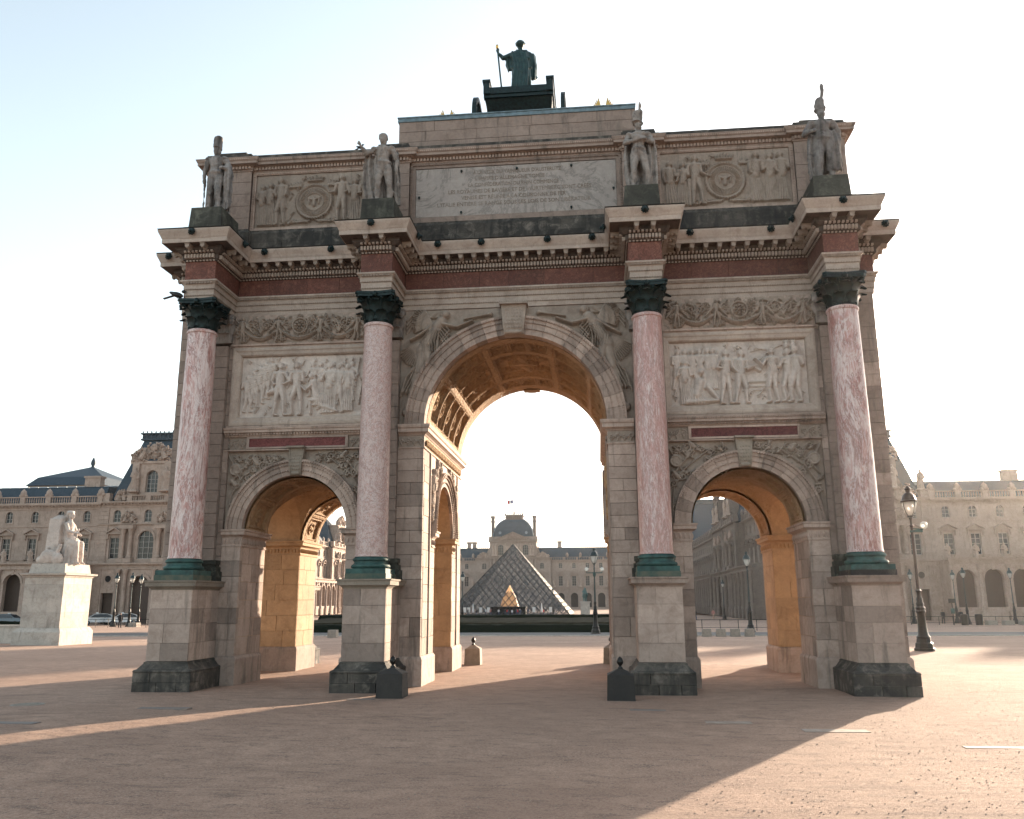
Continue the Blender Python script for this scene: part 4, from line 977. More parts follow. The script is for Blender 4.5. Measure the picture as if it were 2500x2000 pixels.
# ------------------------------------------------------------------ coffered vaults
def central_vault():
    A = PI*2.54; W = DEP-.6; L = Relief(A, W, .028, 80); H = np.zeros_like(L.X); TH = L.X/2.54; Y = L.Z
    def panel(t0,t1,y0,y1,kind,seed):
        nonlocal H
        a0,a1 = math.radians(t0)*2.54, math.radians(t1)*2.54
        d = np.minimum(np.minimum(L.X-a0,a1-L.X), np.minimum(Y-y0,y1-Y)); ins = d > 0
        h = np.where(d < .04, .13, np.where(d < .07, .17, np.where(d < .12, .07, .0)))
        K = Relief(A, W, .028, seed); cx, cy = (a0+a1)/2, (y0+y1)/2; w, l = a1-a0, y1-y0
        if kind == 'big':
            for q in (-1,1): 
                K.cap(cx,cy+q*.3,.16,cx+.1*q,cy+q*.75,.12,.10)
                for k in range(7): K.scroll(cx+(k-3)*w/8,cy+q*l*.22,.16,q,.06,1.4,.03,k)
            K.cap(cx-.3,cy,.2,cx+.35,cy,.12,.12)
        elif kind == 'rose':
            n = max(1,int(round(max(w,l)/min(w,l)/1.3)))
            for i in range(n):
                x = cx if w < l else a0+w*(i+.5)/n; y = cy if l <= w else y0+l*(i+.5)/n
                K.ring(x,y,min(w,l)*.24,.035,.08); K.cap(x,y,.06,x,y,.06,.1)
                K.leaf(x,y,min(w,l)*.35,0,.06); K.leaf(x,y,min(w,l)*.35,PI,.06)
        m = ins & (d > .12); h = np.where(m, np.minimum(K.H*1.3,.15), h); H = np.where(ins, h, H)
    H[:] = .17
    for t0,t1 in ((6,34),(38,66),(114,142),(146,174)):
        for k in range(5): panel(t0,t1,.42+k*.95,.42+k*.95+.86,'rose',k)
    panel(70,110,1.55,W-1.55,'big',5)
    for k in range(3):
        for y0 in (.42,W-1.28): panel(70+k*13.6,70+k*13.6+12.4,y0,y0+.86,'rose',7+k)
    L.H = H; L.rough(.006,8,1)
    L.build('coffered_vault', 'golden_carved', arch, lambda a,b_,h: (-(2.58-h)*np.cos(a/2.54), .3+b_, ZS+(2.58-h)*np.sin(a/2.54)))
central_vault()
def side_vault(s, y0, y1, dark):
    Rb = 1.44; A = PI*Rb; W = y1-y0; L = Relief(A, W, .02, 90); H = np.full_like(L.X, .075)
    n = 5
    for k in range(n):
        a0 = A*(k+.06)/n; a1 = A*(k+.94)/n; d = np.minimum(np.minimum(L.X-a0,a1-L.X), np.minimum(L.Z-.2,W-.2-L.Z)); ins = d > 0
        K = Relief(A, W, .02, k); K.ring((a0+a1)/2,W/2,.18,.03,.045); K.cap((a0+a1)/2,W/2,.06,(a0+a1)/2,W/2,.06,.05); K.leaf((a0+a1)/2,W/2,.2,PI/2,.04); K.leaf((a0+a1)/2,W/2,.2,-PI/2,.04)
        H = np.where(ins, np.where(d < .035, .03, np.where(d < .07, .075, K.H)), H)
    L.H = H; L.rough(.004,10,1)
    L.build('coffered_vault', 'golden_carved', arch, lambda a,b_,h: (s*XS-(Rb-h)*np.cos(a/Rb), y0+b_, ZSS+(Rb-h)*np.sin(a/Rb)))
for s in (-1,1): side_vault(s,.15,1.66,0); side_vault(s,4.54,DEP-.15,1)
def groin(s):
    """carved skin of the cross vault in the side passages: four webs following the lower of the two barrels"""
    Rb = 1.425; n = 110; u = np.linspace(-1,1,n); U, V = np.meshgrid(u*1.42, u*1.42)
    zx = np.sqrt(np.clip(Rb**2-U**2,0,None)); zy = np.sqrt(np.clip(Rb**2-V**2,0,None)); Z = np.maximum(zx, zy)
    L = Relief(2.84,2.84,2.84/(n-1)*.9999,95)
    for qx in (-1,1):
        for k in range(4):
            c = 1.42; t = .55+.0*k
            L.scroll(c+qx*(.75+.12*k),c+.35-.2*k,.13,qx,.05,1.4,.02,k); L.scroll(c+.35-.2*k,c+qx*(.75+.12*k),.13,qx,.05,1.4,.02,k)
    for q in (-1,1): L.ring(1.42+q*1.0,1.42,.2,.03,.05); L.ring(1.42,1.42+q*1.0,.2,.03,.05)
    L.fill(160,.14,.05,2); L.ring(1.42,1.42,.3,.04,.06); L.cap(1.42,1.42,.09,1.42,1.42,.09,.07)
    L.line([(.1,.1),(2.74,2.74)],.035,.05); L.line([(2.74,.1),(.1,2.74)],.035,.05)
    Hh = L.H[:n,:n]; L.H = Hh
    L.X = U; L.Z = V; L.nx = L.nz = n
    L.build('groin_vault', 'golden_carved', arch, lambda a,b_,h: (s*XS+a, 3.1+b_, ZSS+Z-h*.6))
for s in (-1,1): groin(s)

# ------------------------------------------------------------------ pedestals and columns (parts of the arch)
def leafmesh(b, ang, r, z, w, h, out, curl=.08):
    n = 5; vs = []; ca, sa = math.cos(ang), math.sin(ang)
    for side in (0,1):
        for i in range(n+1):
            t = i/n; ww = w*(.55+.75*math.sin(PI*min(t*1.05,1)))*(1 if t < .85 else .7)
            rr = r+out*t*t+(.0 if side else .025)*(1); zz = z+h*math.sin(min(t,.86)*PI/2/.86)-(t > .86)*(t-.86)*h*.9
            if t > .86: rr += .04
            for q in (-1,-.5,0,.5,1):
                o = ww*q; k = rr-abs(q)*.015+(.012 if abs(q) == .5 else 0); vs.append((ca*k-sa*o, sa*k+ca*o, zz-abs(q)*.02*(t > .5)))
    m = 5; o2 = (n+1)*m; fs = []
    for i in range(n):
        for j in range(m-1): a = i*m+j; fs.append((a,a+1,a+m+1,a+m)); fs.append((o2+a,o2+a+m,o2+a+m+1,o2+a+1))
    for i in range(n): a = i*m; fs.append((a,a+m,o2+a+m,o2+a)); a += m-1; fs.append((a,o2+a,o2+a+m,a+m))
    for j in range(m-1): fs.append((j,o2+j,o2+j+1,j+1)); a = n*m+j; fs.append((a,a+1,o2+a+1,o2+a))
    b.add(vs, fs)
def capital_mesh():
    b = MB(); b.lathe(0,0,[(.345,0),(.36,.03),(.335,.06),(.34,.40),(.37,.58),(.44,.68)],24)
    for k in range(8): leafmesh(b, k*PI/4+PI/8, .345, .03, .115, .29, .19)
    for k in range(8): leafmesh(b, k*PI/4, .34, .08, .125, .50, .24)
    for k in range(4):
        a = PI/4+k*PI/2; ca, sa = math.cos(a), math.sin(a)
        pts = []
        for i in range(16):
            t = i/15; 
            if t < .45: u = t/.45; pts.append((.36+.20*u*u, .38+.28*u))
            else: u = (t-.45)/.55; an = PI/2-u*3.4*PI*.75; rr = .085*(1-.7*u); pts.append((.585+rr*math.cos(an)-.02, .585+rr*math.sin(an)))
        b.tube([(ca*x,sa*x,z) for x,z in pts], [.035]*10+[.03,.03,.028,.026,.024,.022], 6)
        for q in (-1,1):
            a2 = a+q*.42; c2, s2 = math.cos(a2), math.sin(a2)
            b.tube([(c2*(.36+.09*t*t), s2*(.36+.09*t*t), .36+.26*t) for t in (0,.3,.6,.85,1)], [.03,.028,.024,.03,.035], 6); b.ell((c2*.455,s2*.455,.63),(.045,.045,.045),8,5)
        af = k*PI/2; b.ell((math.cos(af)*.47,math.sin(af)*.47,.72),(.07,.07,.085),8,6)
        for q in (-1,0,1): leafmesh(b, af+q*.13, .38, .46, .05, .22, .07)
    poly = []
    for k in range(4):
        a = PI/4+k*PI/2; c = Vector((math.cos(a),math.sin(a)))*.70; t = Vector((-c.y,c.x)).normalized()*.05
        poly += [c-t, c+t]
        a2 = a+PI/4; mid = Vector((math.cos(a2),math.sin(a2)))*.425; nx = Vector((math.cos(a+PI/2),math.sin(a+PI/2)))*.70
        for u in (.2,.4,.6,.8): p = (c+t)*(1-u)+(nx-Vector((-nx.y,nx.x)).normalized()*.05)*u; p = p+(mid-(c+nx)/2)*math.sin(PI*u)*1.0; poly.append(p)
    for z0,z1,sc in ((.67,.74,.96),(.742,.80,1.0)): b.prism([(p.x*sc,p.y*sc) for p in poly], lambda a_,b_,d: (a_,b_,d), z0, z1)
    return b.mesh('capital', 'dark_bronze', 2, True)
CAP = capital_mesh()
def pilaster_cap():
    b = MB(); b.box(-.42,.42,-.02,.25,0,.70); b.box(-.47,.47,-.07,.25,.70,.80)
    for k in range(4):
        c = MB(); leafmesh(c, -PI/2, .0, .03, .10, .28, .10); b.add([(v[0]+(-.3+.2*k), v[1]+.0, v[2]) for v in c.v], c.f)
    for k in range(5):
        c = MB(); leafmesh(c, -PI/2, .0, .25, .09, .32, .13); b.add([(v[0]+(-.4+.2*k), v[1], v[2]) for v in c.v], c.f)
    for s in (-1,1): b.ell((s*.42,-.1,.62),(.09,.07,.09),10,6)
    return b.mesh('pilaster_capital', 'statue_stone', 2, True)
PCAP = pilaster_cap()
def ped_and_col(cx, rear, mat):
    M = (lambda y: y) if not rear else (lambda y: DEP-y); sgn = 1 if not rear else -1
    ped = link('pedestal', None, arch, (cx, 0 if not rear else DEP, 0), PI if rear else 0)
    q = lambda h, f: [(-h,.13),(-h,-f),(h,-f),(h,.13)]
    b = MB(); b.box(-.50,.50,-1.47,.13,.4,2.45); b.build('pedestal_core', 'limestone_core', ped)
    for i, (u0,u1) in enumerate(((-.724,-.12),(-.11,.38),(.39,.724))):
        b = MB(); b.box(u0+.003,u1-.003,-1.68-.004*i,-1.2,-.05,.215); b.build('plinth_stone', 'blackened_stone', ped, fix=False)
    for i, (u0,u1) in enumerate(((-.724,-.3),(-.29,.724))):
        b = MB(); b.box(u0+.003,u1-.003,-1.68+.003*i,-1.2,.222,.44); b.build('plinth_stone', 'blackened_stone', ped, fix=False)
    b = MB(); b.box(-.718,.718,-1.19,.13,-.05,.44)
    b.sweep(q(.524,1.5), [(-.2,.445),(.19,.445),(.20,.47),(.185,.50),(.15,.515),(.13,.52),(.10,.56),(.05,.62),(.03,.64),(.03,.67),(.0,.69),(-.1,.69)]); b.build('plinth_moulding', 'blackened_stone', ped)
    r = random.Random(int(cx*10)); n = 4; zz = [.695]+[.695+1.68*(k+r.uniform(-.1,.1))/n for k in range(1,n)]+[2.375]
    for k in range(n):
        z0,z1 = zz[k]+.004, zz[k+1]-.004; m = 'limestone' 
        cut = [-.524]+([r.uniform(-.2,.2)] if r.random() < .5 else [])+[.524]
        for a,c in zip(cut,cut[1:]):
            b = MB(); b.box(a+.003,c-.003,-1.5+r.uniform(-.003,.003),-1.44,z0,z1); b.build('stone_block', m, ped, fix=False)
        for s in (-1,1):
            cut = [-1.44,r.uniform(-.9,-.5),.0]
            for a,c in zip(cut,cut[1:]):
                b = MB(); b.box(*sorted((s*.524,s*.485)),a+.002,c-.003,z0,z1); b.build('stone_block', m, ped, fix=False)
    b = MB(); b.sweep(q(.524,1.5), [(-.1,2.36),(.01,2.37),(.02,2.40),(.06,2.43),(.07,2.45),(.12,2.455),(.125,2.55),(.15,2.56),(.155,2.60),(-.3,2.605)]); b.box(-.5,.5,-1.5,.13,2.45,2.60); b.build('pedestal_cap', 'limestone' if cx > 0 else 'bollard_stone_pale', ped)
    col = link('column', None, arch, (cx, YC if not rear else DEP-YC, 0), PI if rear else 0)
    b = MB(); b.box(-.505,.505,-.505,.505,2.606,2.73); b.build('base_slab', 'verdigris_brown' if cx < XO-.1 else 'blackened_stone', col, fix=False)
    b = MB(); b.box(-.49,.49,-.49,.49,2.732,2.85); b.lathe(0,0,[(.44,2.85),(.475,2.87),(.49,2.905),(.475,2.945),(.44,2.96),(.43,2.97),(.415,3.0),(.42,3.03),(.43,3.035),(.45,3.05),(.455,3.075),(.445,3.1),(.425,3.11),(.41,3.12),(.40,3.14)],40); b.build('column_base', 'verdigris', col, smooth=2)
    pr = [(.412,3.141),(.412,3.17),(.398,3.20)]+[(.396-.036*(t**1.6), 3.2+5.8*t) for t in [k/12 for k in range(13)]]+[(.36,9.03),(.385,9.05),(.39,9.075),(.385,9.10),(.365,9.115),(.365,9.13)]
    b = MB(); b.lathe(0,0,pr,48); b.build('shaft', mat, col, smooth=2)
    link('capital', CAP, col, (0,0,9.13))
    o = link('pilaster_capital', PCAP, arch, (cx+(.0), -.10 if not rear else DEP+.10, 9.08), PI if rear else 0)
    b = MB(); b.box(-.56,.56,-.34,.1,2.60,2.85); b.box(-.52,.52,-.30,.1,2.85,2.97); b.box(-.47,.47,-.25,.1,2.97,3.03); b.box(-.50,.50,-.28,.1,3.03,3.14); b.build('pilaster_base', 'mossy_stone', arch, loc=(cx,-.0 if not rear else DEP,0), rz=PI if rear else 0)
for x, m in ((-XO,'pink_marble'),(-XI,'mottled_pink_marble'),(XI,'pale_pink_marble'),(XO,'pink_marble')):
    ped_and_col(x, False, m)
for x, m in ((-XO,'pink_marble'),(-XI,'pink_marble'),(XI,'pink_marble'),(XO,'pink_marble')): ped_and_col(x, True, m)

# inscription panel
b = MB(); b.box(-2.88,2.88,.44,.5,12.83,14.33); b.build('inscription_slab', 'grey_marble', arch, fix=False)
b = MB()
for (x0,x1,z0,z1,o) in ((-3.05,3.05,14.43,14.5,.0),(-3.05,3.05,12.65,12.75,.0),(-3.05,-2.98,12.75,14.43,.0),(2.98,3.05,12.75,14.43,.0),(-2.98,2.98,14.35,14.43,.025),(-2.98,2.98,12.75,12.82,.025),(-2.98,-2.89,12.82,14.35,.025),(2.89,2.98,12.82,14.35,.025)): b.box(x0,x1,.40+o,.5,z0,z1)
for k in range(76): b.box(-2.97+k*.0785,-2.93+k*.0785,.378,.42,14.44,14.485)
for k in range(21):
    for s in (-1,1): b.box(*sorted((s*3.0,s*3.04)),.378,.42,12.72+k*.08,12.76+k*.08)
b.build('inscription_frame', 'limestone', arch, fix=False)
LINES = [("À LA VOIX DU VAINQUEUR D'AUSTERLITZ",.06,2.55),("L'EMPIRE D'ALLEMAGNE TOMBE",-.15,2.0),("LA CONFÉDÉRATION DU RHIN COMMENCE",-.05,2.6),("LES ROYAUMES DE BAVIÈRE ET DE WURTEMBERG SONT CRÉÉS",.12,4.1),("VENISE EST RÉUNIE À LA COURONNE DE FER",-.05,3.0),("L'ITALIE ENTIÈRE SE RANGE SOUS LES LOIS DE SON LIBÉRATEUR",-.05,4.4)]
for i, (tx, cx, w) in enumerate(LINES):
    cu = bpy.data.curves.new('inscription_line', 'FONT'); cu.body = tx; cu.size = .165; cu.extrude = .004; cu.align_x = 'CENTER'; cu.resolution_u = 2
    o = bpy.data.objects.new('tmp', cu); COL.objects.link(o); dg = bpy.context.evaluated_depsgraph_get(); me = bpy.data.meshes.new_from_object(o.evaluated_get(dg)); bpy.data.objects.remove(o)
    me.name = 'inscription_line'; me.materials.clear(); me.materials.append(MATS['inlay_letter'])
    q = link('inscription_line', me, arch, (cx,.436,14.10-.195*i)); q.rotation_euler = (PI/2,0,0); wd = max(v.co.x for v in me.vertices)-min(v.co.x for v in me.vertices); q.scale = (w/wd,1,1)
b = MB(); b.ell((0,0,0),(.035,.03,.035),8,6); b.ell((0,-.01,-.05),(.02,.015,.02),6,4); BOSS = b.mesh('bronze_boss', 'dark_bronze', True)
for x,z in ((-1.55,14.22),(.06,14.22),(1.62,14.22),(-2.78,13.45),(2.80,13.45),(-1.55,12.93),(1.60,12.93)): link('bronze_boss', BOSS, arch, (x,.42,z))
flush_stones(arch)
# ------------------------------------------------------------------ sculptures on the arch
def soldier(kind, H=2.2):
    b = MB(); s = H/2.2
    feet = {'shako':((-.17,.02),(.16,-.08)),'raised':((-.14,-.02),(.22,.06)),'plume':((-.20,-.08),(.24,.02)),'busby':((-.16,-.06),(.2,.05))}[kind]
    hipx = {'shako':.0,'raised':.03,'plume':-.02,'busby':0}[kind]
    for (fx,fy),sg in zip(feet,(-1,1)):
        hp = (hipx+sg*.11,0,1.12); kn = (fx*.85+hipx*.3, fy-.05, .60); an = (fx,fy+.02,.10)
        chain(b,[hp,kn],[.135,.088]); chain(b,[kn,(kn[0]*.5+an[0]*.5,kn[1]*.4+an[1]*.6+.02,.38),an],[.085,.085,.055]); cap3(b,an,.055,(fx+sg*.03,fy-.19,.055),.045)
        b.lathe(an[0],an[1],[(.07,.40),(.105,.43),(.07,.46)],12)
    b.ell((hipx,0,1.16),(.215,.165,.17)); chain(b,[(hipx,0,1.18),(hipx*.5,-.01,1.42),(0,-.02,1.62)],[.175,.165,.205]); b.ell((0,-.02,1.66),(.26,.16,.14))
    cap3(b,(0,0,1.76),.075,(0,-.02,1.88),.07)
    yaw = {'shako':.1,'raised':-.2,'plume':.7,'busby':-.15}[kind]; head(b,(0,-.03,1.98),.125,yaw)
    # coat front edge, belt, tails
    b.lathe(hipx,0,[(.19,1.22),(.21,1.24),(.21,1.28),(.19,1.30)],16)
    for k in range(5): b.ell((-.05+.0*k,-.20,1.35+.08*k),(.018,.018,.018),6,4)
    for sg in (-1,1): b.ell((sg*.25,-.02,1.73),(.10,.10,.05)); 
    if kind == 'shako':
        b.lathe(0,0,[(.12,2.04),(.13,2.06),(.125,2.12),(.135,2.40),(.13,2.44),(.03,2.46)],16); b.ell((0,-.13,2.07),(.11,.07,.02))
        chain(b,[(-.27,0,1.66),(-.36,.03,1.38),(-.34,-.02,1.12)],[.085,.07,.045]); hand(b,(-.34,-.03,1.04),(0,0,-1),.035)
        chain(b,[(.27,0,1.66),(.40,.04,1.40),(.30,-.20,1.34)],[.09,.075,.05]); hand(b,(.25,-.24,1.33),(-1,0,0),.035)
        cloak(b,[(.34,-.10,1.50),(.38,-.12,1.2),(.36,-.08,.8),(.34,0,.4),(.32,.05,.12)],[.10,.13,.13,.12,.10],.08,7); cloak(b,[(.05,.20,1.7),(.05,.24,1.2),(.08,.24,.6),(.12,.2,.04)],[.22,.30,.32,.30],.08,9,.05)
        cap3(b,(-.33,.02,1.1),.03,(-.36,.10,.25),.025)
    elif kind == 'raised':
        b.ell((0,0,2.10),(.135,.145,.12)); b.ell((0,.0,2.04),(.145,.15,.05))
        chain(b,[(-.27,0,1.68),(-.46,-.05,1.58),(-.58,-.22,1.72)],[.085,.075,.045]); hand(b,(-.62,-.26,1.78),(-.4,-.1,1),.038)
        chain(b,[(.27,0,1.66),(.40,.05,1.36),(.40,.0,1.08)],[.085,.07,.045]); hand(b,(.40,-.01,1.0),(0,0,-1),.035)
        cloak(b,[(.0,-.17,1.72),(-.05,-.2,1.62)],[.26,.24],.08,7); cloak(b,[(-.30,.08,1.62),(-.34,.1,1.2),(-.30,.12,.7),(-.22,.12,.1)],[.20,.24,.26,.26],.10,8,.05); cloak(b,[(.15,.2,1.7),(.2,.22,1.0),(.2,.2,.05)],[.25,.28,.30],.1,9,.05)
        cap3(b,(.43,0,1.05),.03,(.46,.12,.3),.022)
    elif kind == 'plume':
        b.lathe(0,0,[(.15,2.05),(.16,2.07),(.125,2.10),(.15,2.40),(.15,2.43),(.03,2.45)],16); b.ell((-.05,-.12,2.08),(.13,.10,.025)); chain(b,[(.05,-.1,2.38),(.07,-.09,2.58),(.06,-.07,2.70)],[.035,.045,.02])
        for sg in (-1,1): chain(b,[(sg*.27,0,1.68),(sg*.36,-.06,1.46),(-sg*.04,-.24,1.52+.03*sg)],[.09,.08,.05]); hand(b,(-sg*.12,-.23,1.53+.03*sg),(-sg,0,.1),.035)
        for k in range(4): b.ell((0,-.02,1.70-.03*k),(.30-.02*k,.20,.05))
        cloak(b,[(0,.2,1.75),(0,.26,1.2),(.02,.26,.6),(.04,.2,.03)],[.33,.42,.42,.36],.10,11,.06); cloak(b,[(.34,.05,1.55),(.38,.08,1.1),(.36,.1,.5),(.34,.1,.05)],[.10,.12,.13,.12],.1,6)
    else:
        for k in range(6): b.ell((.01*math.sin(k*2),0,2.09+.055*k),(.155-.004*k*k*.5,.16-.003*k,.05))
        b.ell((0,-.0,2.36),(.13,.13,.10)); chain(b,[(.05,-.05,2.40),(.08,-.05,2.6),(.09,-.04,2.78),(.08,-.04,2.86)],[.03,.05,.055,.02]); b.ell((0,-.12,1.88),(.10,.08,.13)); b.ell((0,-.13,1.80),(.06,.06,.10))
        chain(b,[(-.28,0,1.68),(-.44,.02,1.42),(-.34,-.22,1.38)],[.10,.085,.055]); hand(b,(-.28,-.25,1.38),(1,0,0),.038)
        chain(b,[(.28,0,1.68),(.42,.06,1.42),(.40,.0,1.12)],[.10,.085,.05]); hand(b,(.40,-.01,1.04),(0,0,-1),.035)
        cloak(b,[(.22,-.12,1.45),(.26,-.16,1.1),(.26,-.12,.7),(.26,-.05,.34)],[.14,.17,.19,.20],.10,7,.04); cloak(b,[(-.25,.0,1.4),(-.30,.02,1.0),(-.30,.05,.5),(-.28,.06,.12)],[.08,.11,.12,.12],.1,6); cloak(b,[(0,.18,1.7),(0,.24,1.1),(.02,.24,.4)],[.28,.36,.40],.1,10,.05)
        for k in range(3): b.lathe(0,0,[(.19,1.20+.05*k),(.215,1.22+.05*k),(.19,1.245+.05*k)],16)
        cap3(b,(.42,.08,1.15),.035,(.52,.2,.35),.02)
    M = Matrix.Scale(s, 4); b.xf(M); return b
STAT = ((-XO+.02,'shako','weathered stone soldier statue in a tall shako, leftmost on the arch cornice',2.10),(-XI-.03,'raised','stone soldier statue with one hand raised and draped cloak, left of the inscription',2.14),(XI-.02,'plume','stone soldier statue with crossed arms and plumed hat, right of the inscription',2.12),(XO-.08,'busby','bearded stone soldier statue in a fur hat with tall plume, rightmost on the arch',2.18))
for x, k, lab, H in STAT:
    t = thing('soldier_statue', lab, 'statue', (x,-.98,11.745))
    b = MB(); b.box(-.54,.54,-.50,.78,0,.22); b.build('plinth_step', 'mossy_stone', t, fix=False)
    b = MB(); b.taper(-.46,.46,-.40,.75,.223,.84,.03); b.build('plinth', 'mossy_stone' , t)
    sb = soldier(k, H); sculpt('figure', sb, 'statue_stone_weathered' if k in ('shako','busby') else 'statue_stone', t, .02, .014, 1, loc=(0,.02,.83), freq=7)

# bronze chariot and charioteer on the roof block
ch = thing('bronze_chariot', 'dark bronze chariot seen from behind on top of the arch', 'chariot', (-.06,3.0,16.29))
b = MB(); P = [(-1.02,1.0),(1.02,1.0),(1.06,1.75),(-1.06,1.75)]
b.add([(-.92,.4,.15),(.92,.4,.15),(.98,1.6,.15),(-.98,1.6,.15),(-1.08,-.5,1.55),(1.08,-.5,1.55),(1.08,1.7,1.7),(-1.08,1.7,1.7)],[(0,3,2,1),(4,5,6,7),(0,1,5,4),(1,2,6,5),(2,3,7,6),(3,0,4,7)])
b.box(-1.12,1.12,-.58,-.42,1.55,1.66); b.build('chariot_body', 'dark_bronze', ch)
b = MB(); b.box(-.98,.98,-.62,-.50,1.66,1.84); b.box(-1.10,1.10,-.60,-.52,1.84,1.90); b.build('tail_board', 'dark_bronze', ch)
for s in (-1,1):
    b = MB(); b.box(s*1.02-.10,s*1.02+.10,-.66,1.6,1.66,2.06); b.box(s*1.02-.13,s*1.02+.13,-.69,1.6,2.06,2.14); b.build('side_rail', 'dark_bronze', ch)
    b = MB(); n = 28; ro, ri = .98, .82; vs = []
    for i in range(n):
        a = 2*PI*i/n
        for r_, dx in ((ro,-.07),(ro,.07),(ri,.07),(ri,-.07)): vs.append((s*1.42+dx, .3+r_*math.cos(a), 1.0+r_*math.sin(a)))
    fs = [(i*4+j, i*4+(j+1)%4, ((i+1)%n)*4+(j+1)%4, ((i+1)%n)*4+j) for i in range(n) for j in range(4)]
    b.add(vs, fs); b.lathe(0,0,[(.12,-.15),(.12,.15)],12); 
    o = len(b.v)-24; b.v[o:] = [(s*1.42+v[2]*.8, .3+v[0], 1.0+v[1]) for v in b.v[o:]]
    for k in range(8): a = k*PI/4; b.tube([(s*1.42,.3+.1*math.cos(a),1.0+.1*math.sin(a)),(s*1.42,.3+.84*math.cos(a),1.0+.84*math.sin(a))],.035,6)
    b.build('wheel', 'dark_bronze', ch)
b = MB(); b.tube([(-1.5,.3,1.0),(1.5,.3,1.0)],.06,8); b.tube([(0,1.6,.9),(0,3.0,.9)],.06,8); b.box(-.4,.4,.0,1.2,0,.9); b.build('axle', 'dark_bronze', ch)
def charioteer():
    b = MB(); robe(b,(0,0),0,1.15,.34,.25,13,.12,1,.8,.8,1); robe(b,(0,.0),1.05,1.78,.26,.28,9,.06,1,.7,.5,2); b.ell((0,0,1.80),(.30,.19,.12)); cap3(b,(0,0,1.85),.08,(0,.01,2.0),.075)
    head(b,(0,.02,2.12),.135,PI); b.ell((0,-.03,2.16),(.15,.14,.13)); 
    for k in range(9): a = k*2*PI/9; b.ell((.14*math.cos(a),.13*math.sin(a),2.17),(.04,.04,.05),6,4)
    chain(b,[(-.28,0,1.78),(-.58,.02,1.70),(-.74,.02,1.90)],[.10,.075,.045]); hand(b,(-.75,.02,1.97),(0,0,1),.045)
    chain(b,[(.28,0,1.76),(.42,.05,1.40),(.48,.12,1.08)],[.10,.08,.05]); hand(b,(.49,.13,1.0),(0,0,-1),.04)
    cloak(b,[(-.02,-.20,1.84),(.02,-.24,1.4),(.04,-.27,.8),(.04,-.28,.1)],[.30,.30,.32,.34],.08,12,.05); cloak(b,[(.36,-.05,1.78),(.40,-.05,1.3),(.38,-.02,.85)],[.13,.15,.12],.10,6,.04); cloak(b,[(-.36,-.03,1.74),(-.38,-.02,1.5),(-.34,0,1.25)],[.13,.13,.08],.10,6,.03)
    for k in range(5): chain(b,[(-.24+.1*k,-.22,1.7),(-.14+.1*k,-.28,1.2),(-.26+.12*k,-.33,.2)],[.035,.04,.05])
    chain(b,[(-.28,-.18,1.62),(.0,-.26,1.45),(.30,-.2,1.5)],[.05,.05,.05]); chain(b,[(-.26,-.2,1.2),(.05,-.3,.95),(.34,-.2,1.15)],[.05,.06,.05])
    return b
st = thing('charioteer_statue', 'robed bronze figure holding a staff, standing in the chariot above the arch', 'statue', (-.02,2.85,17.85))
sculpt('figure', charioteer(), 'bronze_statue', st, .022, .006, 1, loc=(0,0,0)); 
b = MB(); b.tube([(-.76,-.03,2.05),(-.66,-.14,1.0),(-.56,-.22,.0)],.028,8); b.build('staff', 'bronze_statue', st); b = MB(); b.ell((-.77,-.02,2.12),(.05,.05,.09),8,6); b.build('staff_tip', 'gilding', st)
def winged(loc, lab, H, sg):
    t = thing('gilded_statue', lab, 'statue', loc); t.scale = (.66,.66,.66) if sg < 0 else (.68,.68,.68); b = MB(); robe(b,(0,0),0,H*.55,.22,.16,9,.1); cap3(b,(0,0,H*.5),.17,(0,0,H*.8),.16); cap3(b,(0,0,H*.8),.06,(0,0,H*.9),.06); head(b,(0,0,H*.92),.12,PI)
    chain(b,[(sg*.2,0,H*.78),(sg*.34,.1,H*.68),(sg*.3,.3,H*.7)],[.08,.07,.05]); chain(b,[(-sg*.2,0,H*.78),(-sg*.34,-.05,H*.6),(-sg*.4,.1,H*.5)],[.08,.07,.05])
    sculpt('figure', b, 'gilding', t, .03, .005, 1)
    for s in (-1,1):
        b = MB()
        for k in range(6): a = .35+.16*k; b.ell((s*(.16+.05*k),-.16,H*.72+.28-.06*k),(.05,.03,.40-.035*k),8,6,Matrix.Rotation(s*a*.5,3,'Y'))
        b.build('wing', 'gilding', t, smooth=True)
winged((-2.3,2.2,16.29),'gilded winged figure at the left of the chariot, only its wings showing',1.18,-1)
winged((2.62,2.2,16.29),'gilded winged figure at the right of the chariot, only its wings showing',1.30,1)
for x, lab, z in ((-1.75,'gilded horse head tip showing left of the chariot wheel',.78),(2.15,'gilded horse head tip showing right of the chariot',.92)):
    t = thing('gilded_horse', lab, 'statue', (x,2.6,16.29)); b = MB(); chain(b,[(0,.5,.0),(0,.3,.45),(0,.05,z)],[.26,.2,.10]); chain(b,[(0,.05,z),(0,-.2,z-.28)],[.12,.07]); b.ell((-.06,.08,z+.12),(.03,.03,.08),6,5); b.ell((.06,.08,z+.12),(.03,.03,.08),6,5)
    b.ell((0,1.2,.1),(.35,1.0,.4)); sculpt('figure', b, 'gilding', t, .035, .004, 1)

